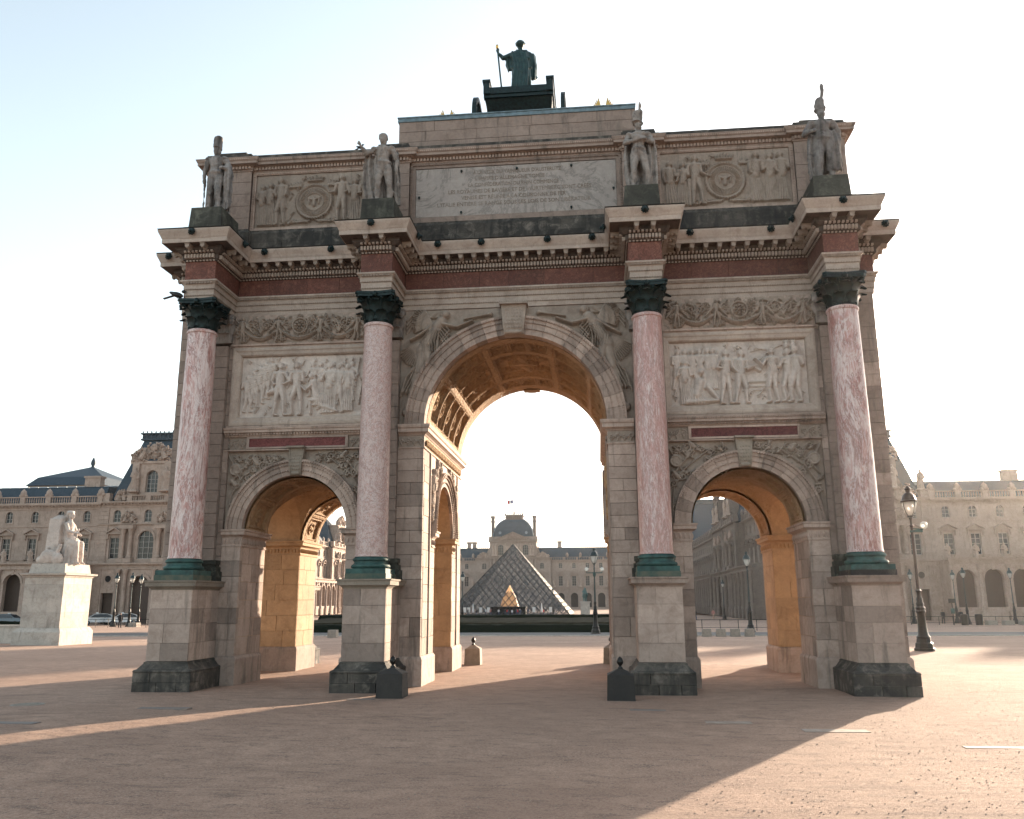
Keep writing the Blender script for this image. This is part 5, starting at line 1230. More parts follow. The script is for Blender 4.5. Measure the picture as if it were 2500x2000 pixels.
# birds
def bird(loc, rz, lab, cat, tilt=0, sc=1):
    b = MB(); b.ell((0,0,.10),(.07,.17,.075),12,8,Matrix.Rotation(.3,3,'X')); b.ell((0,-.16,.19),(.045,.055,.045),10,7); b.tube([(0,-.2,.19),(0,-.27,.175)],[.016,.004],6)
    b.add([(-.035,.10,.09),(.035,.10,.09),(.05,.36,.0),(-.05,.36,.0),(-.03,.10,.06),(.03,.10,.06),(.045,.36,-.015),(-.045,.36,-.015)],[(0,1,2,3),(7,6,5,4),(0,4,5,1),(1,5,6,2),(2,6,7,3),(3,7,4,0)])
    for s in (-1,1): b.tube([(s*.03,0,.05),(s*.03,-.01,-.0)],.008,5); b.ell((s*.06,.06,.11),(.025,.15,.05),8,6,Matrix.Rotation(.35,3,'X'))
    t = thing('bird', lab, cat, loc, rz); t.scale = (sc,sc,sc); o = b.build('body', 'black_feather', t, smooth=True); o.rotation_euler = (tilt,0,0)
bird((-8.86,-1.42,9.95),1.65,'black bird perched on the bronze capital of the leftmost column','bird',.0)
bird((-4.55,.30,15.03),1.2,'small dark pigeon on the coping above the left relief','bird',0,.6)

# bollards round the arch
def bollard(x, y, w, lab, m, ex=0):
    t = thing('stone_bollard', lab, 'bollard', (x,y,0), 0, 'stone bollards at the corners of the central passage')
    b = MB(); h = w/2; b.taper(-h,h,-h,h,-.05,.52,.02); b.add([(-h+.02,-h+.02,.52),(h-.02,-h+.02,.52),(h-.02,h-.02,.52),(-h+.02,h-.02,.52),(0,0,.66)],[(0,1,4),(1,2,4),(2,3,4),(3,0,4)]); b.build('block', m, t)
    b = MB(); b.lathe(0,0,[(.05,.62),(.06,.65),(.03,.68),(.03,.70),(.07,.75),(.075,.79),(.05,.85),(.01,.89)],12); b.build('finial', 'iron', t, smooth=True)
bollard(-2.54,-2.38,.60,'dark stone bollard with iron finial in front of the second column','bollard_stone'); bollard(2.50,-2.55,.60,'dark stone bollard with iron finial in front of the third column','bollard_stone')
bollard(-2.14,7.35,.54,'sunlit stone bollard behind the left side of the central passage','bollard_stone_pale'); bollard(2.44,8.0,.54,'stone bollard half hidden behind the right jamb of the central passage','bollard_stone_pale')
# flush slabs in the gravel
for i,(x0,x1,y0,y1,lab) in enumerate(((-3.40,-2.82,-2.95,-2.73,'small pale slab set in the gravel by the left bollard'),(2.62,3.31,-4.42,-4.22,'small bluish slab set in the gravel by the right bollard'),(3.87,4.65,-6.05,-5.8,'worn pale slab set in the gravel before the right side arch'),(5.32,6.34,-6.95,-6.65,'long pale slab in the gravel at the edge of the shadow'),(7.23,8.6,-8.34,-8.18,'whitish slab in the sunlit gravel at the far right'),(-6.87,-5.85,-5.3,-5.08,'dark slab in the gravel before the left side arch'),(-8.4,-7.35,-7.72,-7.48,'dark slab in the gravel at the left edge'))):
    z = max(ground_z(x,y) for x in (x0,x1) for y in (y0,y1))+.006; b = MB(); b.box(x0,x1,y0,y1,z-.15,z); o = b.build('ground_slab', 'slab_pale' if i in (2,3,4) else 'slab_blue', None, fix=False); tag(o, lab, 'slab')
z = ground_z(-9.6,-4.6)+.008; b = MB(); b.lathe(-9.6,-4.6,[(.32,z-.1),(.32,z),(.27,z+.001),(.26,z-.012)],24); [b.box(-9.85,-9.35,-4.62+.12*k,-4.58+.12*k,z-.02,z) for k in (-1,0,1)]; tag(b.build('manhole_cover','concrete',None), 'round cover set in the shaded gravel at the left', 'manhole cover')
# pebbles and crumbs on the gravel
def pebbles():
    b = MB(); r = random.Random(5)
    for k in range(7500):
        t = r.random()**1.6; y = -15.5+t*17; x = r.uniform(-12,12)*(.45+.55*t)+1
        if abs(x) < 10.2 and y > -1.9: continue
        s = r.uniform(.005,.014)*(1 if r.random() > .03 else 1.6); z = ground_z(x,y)
        b.add([(x-s,y,z),(x,y-s*.8,z),(x+s,y+s*.2,z),(x,y+s,z),(x+s*.1,y,z+s*.8)],[(0,1,4),(1,2,4),(2,3,4),(3,0,4)])
    stuff(b.build('loose_pebbles', 'pebble', None, fix=False)); tag(bpy.data.objects['loose_pebbles'], 'scattered pebbles on the gravel in front of the arch', 'pebbles')
pebbles()
# ------------------------------------------------------------------ palace buildings
def wall_open(b, x0, x1, z0, z1, ops, y0, th):
    """wall slab from y0 (front) to y0+th with rectangular/arched openings (xc, w, zb, zt, arched)"""
    xs = sorted({x0,x1}|{o[0]-o[1]/2 for o in ops}|{o[0]+o[1]/2 for o in ops}); 
    for a, c in zip(xs, xs[1:]):
        m = (a+c)/2; cur = z0
        hit = sorted([o for o in ops if abs(m-o[0]) < o[1]/2], key=lambda o: o[2])
        for o in hit:
            if o[2] > cur+1e-3: b.box(a,c,y0,y0+th,cur,o[2])
            cur = o[3]
        if cur < z1-1e-3: b.box(a,c,y0,y0+th,cur,z1)
    for xc,w,zb,zt,arch_ in ops:
        if not arch_: continue
        r = w/2; n = 8
        for s in (-1,1):
            pts = [(xc+s*r*math.cos(PI/2*k/n), zt-r+r*math.sin(PI/2*k/n)) for k in range(n+1)]
            for p, q in zip(pts, pts[1:]):
                c = [(p[0],p[1]),(xc+s*r,p[1]),(xc+s*r,q[1]),(q[0],q[1])] if False else [(p[0],p[1]),(p[0],zt),(q[0],zt),(q[0],q[1])]
                b.add([(u,y0,v) for u,v in c]+[(u,y0+th,v) for u,v in c],[(0,1,2,3),(7,6,5,4),(0,4,5,1),(1,5,6,2),(2,6,7,3),(3,7,4,0)])
def window_part(par, xc, w, zb, zt, y, arched, big=False, cols=2, rows=4, frame='window_frame', glass='window_glass'):
    f = MB(); t = .07
    f.box(xc-w/2,xc-w/2+t,y-.05,y+.05,zb,zt); f.box(xc+w/2-t,xc+w/2,y-.05,y+.05,zb,zt); f.box(xc-w/2+t,xc+w/2-t,y-.05,y+.05,zb,zb+t); f.box(xc-w/2+t,xc+w/2-t,y-.05,y+.05,zt-t,zt)
    for k in range(1,cols): x = xc-w/2+w*k/cols; f.box(x-.035,x+.035,y-.045,y+.045,zb+t,zt-t)
    for k in range(1,rows): z = zb+(zt-zb)*k/rows; f.box(xc-w/2+t,xc+w/2-t,y-.03,y+.03,z-.025,z+.025)
    o = f.build('window', frame, par, fix=False); g = MB(); g.box(xc-w/2,xc+w/2,y+.055,y+.09,zb,zt); g.build('pane', glass, o, fix=False); return o
def pediment(b, xc, z, w, h, y0, dep, tri=True):
    b.box(xc-w/2,xc+w/2,y0-dep,y0,z,z+.12)
    n = 2 if tri else 8; pts = [(xc-w/2-.05,z+.12)]+[(xc+(w/2+.05)*(2*k/n-1), z+.12+h*(1-abs(2*k/n-1)) if tri else z+.12+h*math.sin(PI*k/n)) for k in range(1,n)]+[(xc+w/2+.05,z+.12)]
    for p,q in zip(pts,pts[1:]):
        vs = [(p[0],p[1]),(q[0],q[1]),(q[0],q[1]+.18),(p[0],p[1]+.18)]
        b.add([(u,y0-dep-.08,v) for u,v in vs]+[(u,y0,v) for u,v in vs],[(0,1,2,3),(7,6,5,4),(0,4,5,1),(1,5,6,2),(2,6,7,3),(3,7,4,0)])
        vs = [(p[0],z+.12),(q[0],z+.12),(q[0],q[1]),(p[0],p[1])]; b.add([(u,y0-dep*.3,v) for u,v in vs]+[(u,y0,v) for u,v in vs],[(0,1,2,3),(7,6,5,4),(0,4,5,1),(1,5,6,2),(2,6,7,3),(3,7,4,0)])
    for s in (-1,1): b.box(xc+s*(w/2-.18)-.1,xc+s*(w/2-.18)+.1,y0-dep*.8,y0,z-.75,z)
def balustrade(par, x0, x1, z, y, h=.95, pier=4.2, th=.3, mat='palace_stone', step=.38):
    b = MB(); b.box(x0,x1,y,y+th,z,z+.16); b.box(x0,x1,y-.03,y+th+.03,z+h-.15,z+h)
    n = max(1,round((x1-x0)/pier))
    for k in range(n+1): x = x0+(x1-x0)*k/n; b.box(x-.4,x+.4,y-.05,y+th+.05,z,z+h+.02)
    b.build('balustrade', mat, par, fix=False)
    c = MB(); k = int((x1-x0)/step)
    for i in range(k): x = x0+(x1-x0)*(i+.5)/k; c.lathe(x,y+th/2,[(.09,z+.16),(.06,z+.3),(.11,z+.42),(.06,z+h-.25),(.09,z+h-.15)],5)
    stuff(c.build('balusters', mat, par, fix=False))
def cornice_box(b, x0, x1, z, y, lay):
    for h, o in lay: b.box(x0-o*.5,x1+o*.5,y-o,y+.1,z,z+h); z += h
def carved(w, h, seed, n=14, d=.25, res=.09, kind='foliage'):
    L = Relief(w,h,res,seed); r = random.Random(seed)
    for k in range(n):
        x, z = r.uniform(.1,w-.1), r.uniform(.1,h-.1)
        if r.random() < .5: L.scroll(x,z,min(w,h)*.22,r.choice((-1,1)),d,1.4,min(w,h)*.05)
        else: L.cap(x,z,min(w,h)*.12,x+r.uniform(-.4,.4),z+r.uniform(-.4,.4),min(w,h)*.08,d)
    return L
def wing(name, label, n, pitch, loc, rz, gallery=3.5, mat='palace_stone', cat='building', low=-1.5, roofm='slate', lean=1, depth=16, statues=True, chimneys=()):
    t = thing(name, label, cat, loc, rz, 'wings of the palace'); W = n*pitch; xs = [pitch*(k+.5) for k in range(n)]; ww = 1.45
    b = MB(); wall_open(b,0,W,7.6,16.6,[(x,ww,8.55,11.75,False) for x in xs]+[(x,1.15,14.2,15.95,True) for x in xs],0,.5); b.build('upper_wall', mat, t, fix=False)
    b = MB(); b.box(0,W,.55,depth,low,16.9); b.build('building_mass', mat, t, fix=False)
    for x0 in (0,W-.5): b = MB(); b.box(x0,x0+.5,-gallery+.71,.0,low,7.29); b.build('gallery_end_wall', mat, t, fix=False)
    b = MB(); wall_open(b,0,W,low,7.4,[(x,2.75,.75,6.25,True) for x in xs],-gallery,.7); b.build('arcade_wall', mat, t, fix=False)
    b = MB(); b.box(.2,W-.2,-gallery+1.6,-gallery+1.7,low,7.3); b.build('arcade_back_wall', 'door_wood', t, fix=False)
    b = MB(); b.box(0,W,-gallery+.705,0,7.3,7.6); b.build('terrace', mat, t, fix=False)
    for x in xs:   # archivolts
        b = MB(); m = 12; r0, r1 = 1.375, 1.70; vs = []
        for k in range(m+1): a = PI*k/m; vs += [(x+r*math.cos(a),y,4.875+r*math.sin(a)) for r,y in ((r0,-gallery-.12),(r1,-gallery-.12),(r1,-gallery),(r0,-gallery))]
        b.add(vs, [(i*4+j,i*4+(j+1)%4,(i+1)*4+(j+1)%4,(i+1)*4+j) for i in range(m) for j in range(4)]); b.box(x-.2,x+.2,-gallery-.2,-gallery,6.1,6.8); b.build('arch_moulding', mat, t)
    for k in range(n+1):
        x = pitch*k; b = MB(); 
        for s in (-.0,): b.lathe(x+s,-gallery-.12,[(.42,low),(.42,.3),(.36,.4),(.30,.5),(.27,6.2),(.34,6.4),(.42,6.85),(.42,6.9)],10)
        b.box(x-.55,x+.55,-gallery-.45,-gallery,low,.2); b.build('half_column', mat, t, smooth=2)
    for a_ in ((-.1,W+.1,6.9,-gallery,((.3,.25),(.35,.2),(.15,.5),(.18,.7))),(0,W,7.9,0,((.5,.08),(.12,.2))),(0,W,13.5,0,((.14,.12),)),(0,W,16.2,0,((.3,.12),(.25,.3),(.12,.6),(.2,.75)))):
        b = MB(); cornice_box(b,*a_); b.build('cornice', mat, t, fix=False)
    b = MB()
    for k in range(int(W/.55)): x = .3+.55*k; b.box(x-.1,x+.1,-.55,-.3,16.62,16.76)
    stuff(b.build('cornice_blocks', mat, t, fix=False))
    b = MB(); x = 0
    for x in (0,): pediment(b,x,12.25,2.5,.72,0,.45); b.box(x-.95,x-.725,-.12,0,8.55,12.1); b.box(x+.725,x+.95,-.12,0,8.55,12.1); b.box(x-.95,x+.95,-.2,0,8.4,8.55)
    c = MB(); c.box(-.75,.75,-.08,0,14.05,14.2); c.box(-.72,-.58,-.07,0,14.2,15.5); c.box(.58,.72,-.07,0,14.2,15.5); cm = c.mesh('window_surround', mat)
    for x in xs: link('window_surround', cm, t, (x,0,0))
    sm = b.mesh('window_surround', mat)
    for x in xs: link('window_surround', sm, t, (x,0,0))
    for x in xs: window_part(t,x,ww,8.55,11.75,.25,False,cols=2,rows=4); window_part(t,x,1.15,14.2,15.95,.25,True,cols=2,rows=3)
    balustrade(t,0,W,17.07,-.45,1.15,pitch,.3,mat)
    b = MB()
    for k in range(n+1): x = pitch*k; b.ell((x,-.3,18.75),(.55,.35,.6),8,6); b.ell((x-.35,-.3,18.4),(.35,.3,.3),8,5); b.ell((x+.35,-.3,18.4),(.35,.3,.3),8,5); b.ell((x,-.3,19.2),(.22,.2,.28),6,5)
    stuff(b.build('roof_ornaments', mat, t, smooth=True))
    b = MB(); b.add([(0,.3,17.0),(W,.3,17.0),(W,1.8,19.9),(0,1.8,19.9)]+[(0,depth,17.0),(W,depth,17),(W,depth-1.4,19.9),(0,depth-1.4,19.9)],[(0,1,2,3),(7,6,5,4),(3,2,6,7),(0,3,7,4),(1,5,6,2)]); b.build('mansard_roof', roofm, t)
    b = MB(); b.add([(0,1.7,19.92),(W,1.7,19.92),(W,depth/2,20.9),(0,depth/2,20.9),(W,depth-1.4,19.92),(0,depth-1.4,19.92)],[(0,1,2,3),(3,2,4,5),(0,3,5),(1,4,2)]); 
    for k in range(int(W/1.6)): b.box(.4+1.6*k,.47+1.6*k,1.6,1.75,19.9,20.02)
    b.build('upper_roof', 'lead_roof', t)
    for x, w, h in chimneys: b = MB(); b.box(x-w/2,x+w/2,2,3.2,17.5,17.5+h); b.box(x-w/2-.15,x+w/2+.15,1.85,3.35,17.5+h,17.8+h); b.build('chimney', 'palace_stone', t, fix=False)
    return t
def terrace_statue(x, y, z, lab, rz=0, s=1.15):
    o = link('terrace_statue', FM, None, (x,y,z), rz); o.scale = (s,s,s); tag(o, lab, 'statue', 'stone statues along the palace terraces')
def cherubs(par, x0, x1, z0, z1, y, seed, mat='palace_stone'):
    """high-relief trophy: seated figures, drapery and foliage massed under a bowed outline"""
    r = random.Random(seed); b = MB(); w = x1-x0; h = z1-z0; cx = (x0+x1)/2; top = lambda x: z0+h*(1-.62*abs((x-cx)/(w/2))**1.3)
    b.prism([(x0,z0)]+[(x1-w*k/12, z0+(top(x1-w*k/12)-z0)*.82) for k in range(13)]+[(x0,z0)][:0], lambda a,c,d: (a,y+d,c), -.05, .3)
    for k in range(int(26*w)):
        x = r.uniform(x0,x1); z = r.uniform(z0,top(x)); s_ = r.uniform(.07,.2)*min(1.4,max(.7,h/2)); a = r.uniform(0,PI); d = Vector((math.cos(a),0,math.sin(a)))*s_*r.uniform(1,2.6); p = Vector((x,y-r.uniform(.05,.3),z))
        b.tube([p-d*.5,p+Vector((0,-.1,0)),p+d*.5],[s_*.7,s_*.9,s_*.35],6)
    b.ell((cx,y-.25,z0+h*.66),(w*.07,.2,h*.2),10,7); 
    for s in (-1,1): b.ell((cx+s*w*.2,y-.25,z0+h*.55),(.15*h/2,.15,.2*h/2),7,5); b.tube([(cx+s*w*.2,y-.2,z0+h*.45),(cx+s*w*.28,y-.25,z0+h*.1)],[.2*h/2,.3*h/2],8)
    stuff(b.build('carved_trophy', mat, par, smooth=2))
def pavilion(name, label, loc, rz, mat='palace_stone', far=False, low=-1.6):
    """16 m wide end pavilion with columns, dormer and steep mansard roof; local x 0..16"""
    t = thing(name, label, 'building', loc, rz, 'end pavilions of the palace'); W = 15.6; c = W/2; D = 15.6
    ops = [(c,2.5,8.5,12.75,True),(c-5.0,1.6,8.55,11.75,False),(c+5.0,1.6,8.55,11.75,False),(c-5,1.2,14.1,16,True),(c,1.2,14.1,16,True),(c+5,1.2,14.1,16,True)]
    b = MB(); wall_open(b,0,W,7.6,16.8,ops,0,.5); b.build('upper_wall', mat, t, fix=False)
    ops = [(c,3.1,-1.2,5.95,True),(c-5.1,1.9,-1.2,3.4,False),(c+5.1,1.9,-1.2,3.4,False)]
    b = MB(); wall_open(b,0,W,low,7.6,ops,-.6,.6); b.build('ground_floor_wall', mat, t, fix=False)
    b = MB(); b.box(.0,W,.62,D,low,16.9); b.build('building_mass', mat, t, fix=False)
    for q in ((c-1.7,c+1.7,6),(c-6.2,c-4,3.5),(c+4,c+6.2,3.5)): b = MB(); b.box(q[0],q[1],.3,.6,low,q[2]); b.build('door', 'door_wood', t, fix=False)
    for s in (-1,1):   # rusticated corner piers course by course
        x = .75 if s < 0 else W-.75
        for k in range(30): 
            z = low+.62*k; 
            if z > 16: break
            b = MB(); b.box(x-.78,x+.78,-.72 if z < 7.2 else -.14,.05 if z > 7.2 else -.6,z+.02,min(z+.60,16.4)); b.build('quoin_stone', mat, t, fix=False)
        b = MB(); b.lathe(0,0,[(.62,0),(.62,.1),(.5,.12),(.5,.0)],16); b.xf(Matrix.Translation((c+s*5.1,-.6,5.5)) @ Matrix.Rotation(PI/2,4,'X')); b.build('oculus_frame', mat, t); b = MB(); b.ell((0,0,0),(.5,.04,.5),14,6); b.build('oculus', 'dark_interior', t, loc=(c+s*5.1,-.63,5.5))
        for xx in (c+s*2.25,c+s*3.45):
            for zb,zt in ((.2,6.9),(8.6,13.0)):
                b = MB(); b.lathe(xx,-1.0 if zb < 1 else -.45,[(.46,zb-(1.6 if zb < 1 else .0)),(.46,zb+.25),(.34,zb+.35),(.32,zb+.45),(.28,zt-.7),(.34,zt-.55),(.46,zt-.1),(.46,zt)],12); b.build('column', mat, t, smooth=2)
        b = MB(); b.box(c+s*2.85-1.15,c+s*2.85+1.15,-1.0,0,13.0,13.6); b.box(c+s*2.85-1.2,c+s*2.85+1.2,-1.1,0,7.9,8.55); b.build('column_entablature', mat, t, fix=False)
        b = MB(); pediment(b,c+s*5.0,12.25,2.5,.75,0,.45); b.box(c+s*5-1,c+s*5-.8,-.12,0,8.55,12.1); b.box(c+s*5+.8,c+s*5+1,-.12,0,8.55,12.1); b.build('window_surround', mat, t, fix=False)
    for a_ in ((0,W,6.9,-.6,((.3,.15),(.3,.2),(.15,.5),(.2,.7))),(0,W,13.6,0,((.14,.15),(.12,.35))),(0,W,16.4,0,((.3,.12),(.25,.3),(.12,.6),(.2,.75)))):
        b = MB(); cornice_box(b,*a_); b.build('cornice', mat, t, fix=False)
    b = MB()
    for k in range(int(W/.55)): x = .3+.55*k; b.box(x-.1,x+.1,-.55,-.3,16.82,16.96)
    stuff(b.build('cornice_blocks', mat, t, fix=False))
    m = 12
    for r0,r1,zc,y in ((1.25,1.6,11.5,-.12),(1.55,2.0,4.4,-.75)):
        vs = []; b = MB()
        for k in range(m+1): a = PI*k/m; vs += [(c+r*math.cos(a),yy,zc+r*math.sin(a)) for r,yy in ((r0,y),(r1,y),(r1,y+.15),(r0,y+.15))]
        b.add(vs, [(i*4+j,i*4+(j+1)%4,(i+1)*4+(j+1)%4,(i+1)*4+j) for i in range(m) for j in range(4)]); b.build('arch_moulding', mat, t)
    window_part(t,c,2.5,8.5,12.75,.25,True,cols=3,rows=5)
    for s in (-1,1): window_part(t,c+s*5,1.6,8.55,11.75,.25,False)
    for s in (-1,0,1): window_part(t,c+s*5,1.2,14.1,16,.25,True,rows=3)
    for s in (-1,1):
        for q in (0,1): cherubs(t,c+s*2.9-1.2,c+s*2.9+1.2,14.0,16.0,-.1,int(q+s*3+9)); break
    L = carved(W-3.4,.9,4,30,.12,.08); L.build('carved_band','palace_stone' if mat == 'palace_stone' else mat,t,lambda a,b_,h: (1.7+a,-.62-h,7.0+b_))
    # roof
    R0, zt = .9, 28.0; ins = 4.6
    b = MB(); prof = [(-.1,17.2),(.4,18.8),(1.2,21.6),(2.1,24.6),(3.0,27.6)]
    vs = []; 
    for o, z in prof: vs += [(R0+o,R0+o,z),(W-R0-o,R0+o,z),(W-R0-o,D-R0-o,z),(R0+o,D-R0-o,z)]
    fs = [(i*4+j,i*4+(j+1)%4,(i+1)*4+(j+1)%4,(i+1)*4+j) for i in range(len(prof)-1) for j in range(4)]+[(0,3,2,1),tuple(range(len(vs)-4,len(vs)))]
    b.add(vs, fs); b.build('mansard_roof', 'slate', t)
    b = MB(); b.box(R0+2.6,W-R0-2.6,R0+2.6,D-R0-2.6,27.61,27.9); b.box(R0+2.8,W-R0-2.8,R0+2.8,D-R0-2.8,27.9,28.6); b.box(R0+2.5,W-R0-2.5,R0+2.5,D-R0-2.5,28.6,28.8)
    for k in range(12): x = R0+2.9+k*(W-2*R0-5.8)/11; b.box(x-.08,x+.08,R0+2.65,R0+2.8,27.95,28.55); b.ell((x,R0+2.6,28.95),(.12,.12,.2),6,4)
    b.build('roof_crest', 'slate', t, fix=False)
    b = MB(); wall_open(b,c-3.3,c+3.3,17.3,23.2,[(c,1.95,18.7,22.15,True)],0.2,2.6); b.box(c-3.6,c+3.6,.0,2.6,23.2,23.6)
    for s in (-1,1): b.box(c+s*2.6-.55,c+s*2.6+.55,-.15,.2,17.3,23.2); b.add([(c+s*3.3,.3,17.3),(c+s*5.6,.3,17.3),(c+s*4.3,.3,18.6),(c+s*3.3,.3,20.8),(c+s*3.3,.8,17.3),(c+s*5.6,.8,17.3),(c+s*4.3,.8,18.6),(c+s*3.3,.8,20.8)],[(0,1,2,3),(7,6,5,4),(0,4,5,1),(1,5,6,2),(2,6,7,3),(3,7,4,0)])
    b.build('dormer', mat, t); window_part(t,c,1.95,18.7,22.15,.7,True,cols=3,rows=5)
    for s in (-1,1): o = link('dormer_figure', FM, t, (c+s*2.5,-.35,18.9)); o.scale = (1.7,1.5,1.75)
    cherubs(t,c-3.7,c+3.7,23.6,26.8,.3,3,mat); 
    for s in (-1,1): cherubs(t,c+s*4.6-1,c+s*4.6+1,17.2,19.6,.2,6+s,mat)
    balustrade(t,c-3.0,c+3.0,17.25,-.4,1.0,3.0,.25,mat)
    for s in (-1,1): b = MB(); b.box(c+s*7.0-.6,c+s*7.0+.6,-.3,.7,17.1,18.6); b.build('corner_pedestal', mat, t, fix=False)
    return t
YL, YR = 103.0, 115.0
wing('palace_wing','pale palace wing with arcade and pedimented windows left of the arch',7,4.28,(-74.6-7*4.28,YL,0),0,3.5,chimneys=((26.9,2.6,3.9),))
pavilion('palace_pavilion','slate-roofed corner pavilion with carved dormer, left of the arch',(-74.6,YL,0),0)
wing('palace_wing','hazy sunlit palace wing with arcade and statues at the right edge',9,3.98,(53.5,YR,0),0,4.5,chimneys=((13.1,2.2,3.9),(24,2.2,3.9)))
pavilion('palace_pavilion','steep-roofed corner pavilion just right of the arch behind the tall lamp',(37.8,YR,0),0)
for k in range(7): terrace_statue(-74.6-4.28*k,YL-3.2,7.62,'small stone statue on the left arcade terrace, number %s from the slate-roofed pavilion' % ('one','two','three','four','five','six','seven')[k])
for k in range(9): terrace_statue(53.5+3.98*(k+0),YR-4.2,7.62,'small stone statue on the right arcade terrace, number %s from the pavilion' % ('one','two','three','four','five','six','seven','eight','nine')[k])
terrace_statue(52.4,YR+.2,18.6,'seated-looking stone figure on the roof corner right of the lamp',0,1.5)
# roof of a hall behind the left wing
t = thing('hall_roof','low slate hipped roof with finial behind the left palace wing','roof',(-93,YL+18,0))
b = MB(); b.box(-7,7,0,16,0,22.6); b.build('wall','palace_stone',t,fix=False); b = MB(); b.add([(-7.3,-.3,22.6),(7.3,-.3,22.6),(7.3,16,22.6),(-7.3,16,22.6),(-6.2,1.4,24.3),(6.2,1.4,24.3),(6.2,14.6,24.3),(-6.2,14.6,24.3),(0,8,27.2)],[(0,1,5,4),(1,2,6,5),(2,3,7,6),(3,0,4,7),(4,5,8),(5,6,8),(6,7,8),(7,4,8)]); b.build('roof','slate',t)
b = MB(); b.lathe(0,8,[(.5,26.8),(.25,27.3),(.45,27.7),(.4,28.2),(.05,29.0)],10); b.build('finial','slate',t,smooth=True)
# court sides, seen through the side arches
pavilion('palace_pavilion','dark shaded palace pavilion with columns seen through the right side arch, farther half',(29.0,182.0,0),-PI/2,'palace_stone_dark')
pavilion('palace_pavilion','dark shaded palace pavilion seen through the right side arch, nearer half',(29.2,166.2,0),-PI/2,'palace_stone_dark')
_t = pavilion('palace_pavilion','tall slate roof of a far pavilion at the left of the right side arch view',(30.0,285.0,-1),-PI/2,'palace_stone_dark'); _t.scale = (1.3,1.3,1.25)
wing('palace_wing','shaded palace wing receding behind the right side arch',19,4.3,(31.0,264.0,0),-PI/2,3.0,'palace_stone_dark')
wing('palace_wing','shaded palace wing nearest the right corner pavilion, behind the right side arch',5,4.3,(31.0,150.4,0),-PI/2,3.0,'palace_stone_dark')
pavilion('palace_pavilion','blue-roofed palace pavilion seen through the left side arch',(-72.5,214.0,0),PI/2,'palace_stone')
wing('palace_wing','palace wing receding seen through the left side arch',10,4.3,(-74.0,170.5,0),PI/2,3.0,'palace_stone')
wing('palace_wing','far palace wing behind the blue-roofed pavilion through the left side arch',20,4.3,(-74.0,230.0,0),PI/2,3.0,'palace_stone')
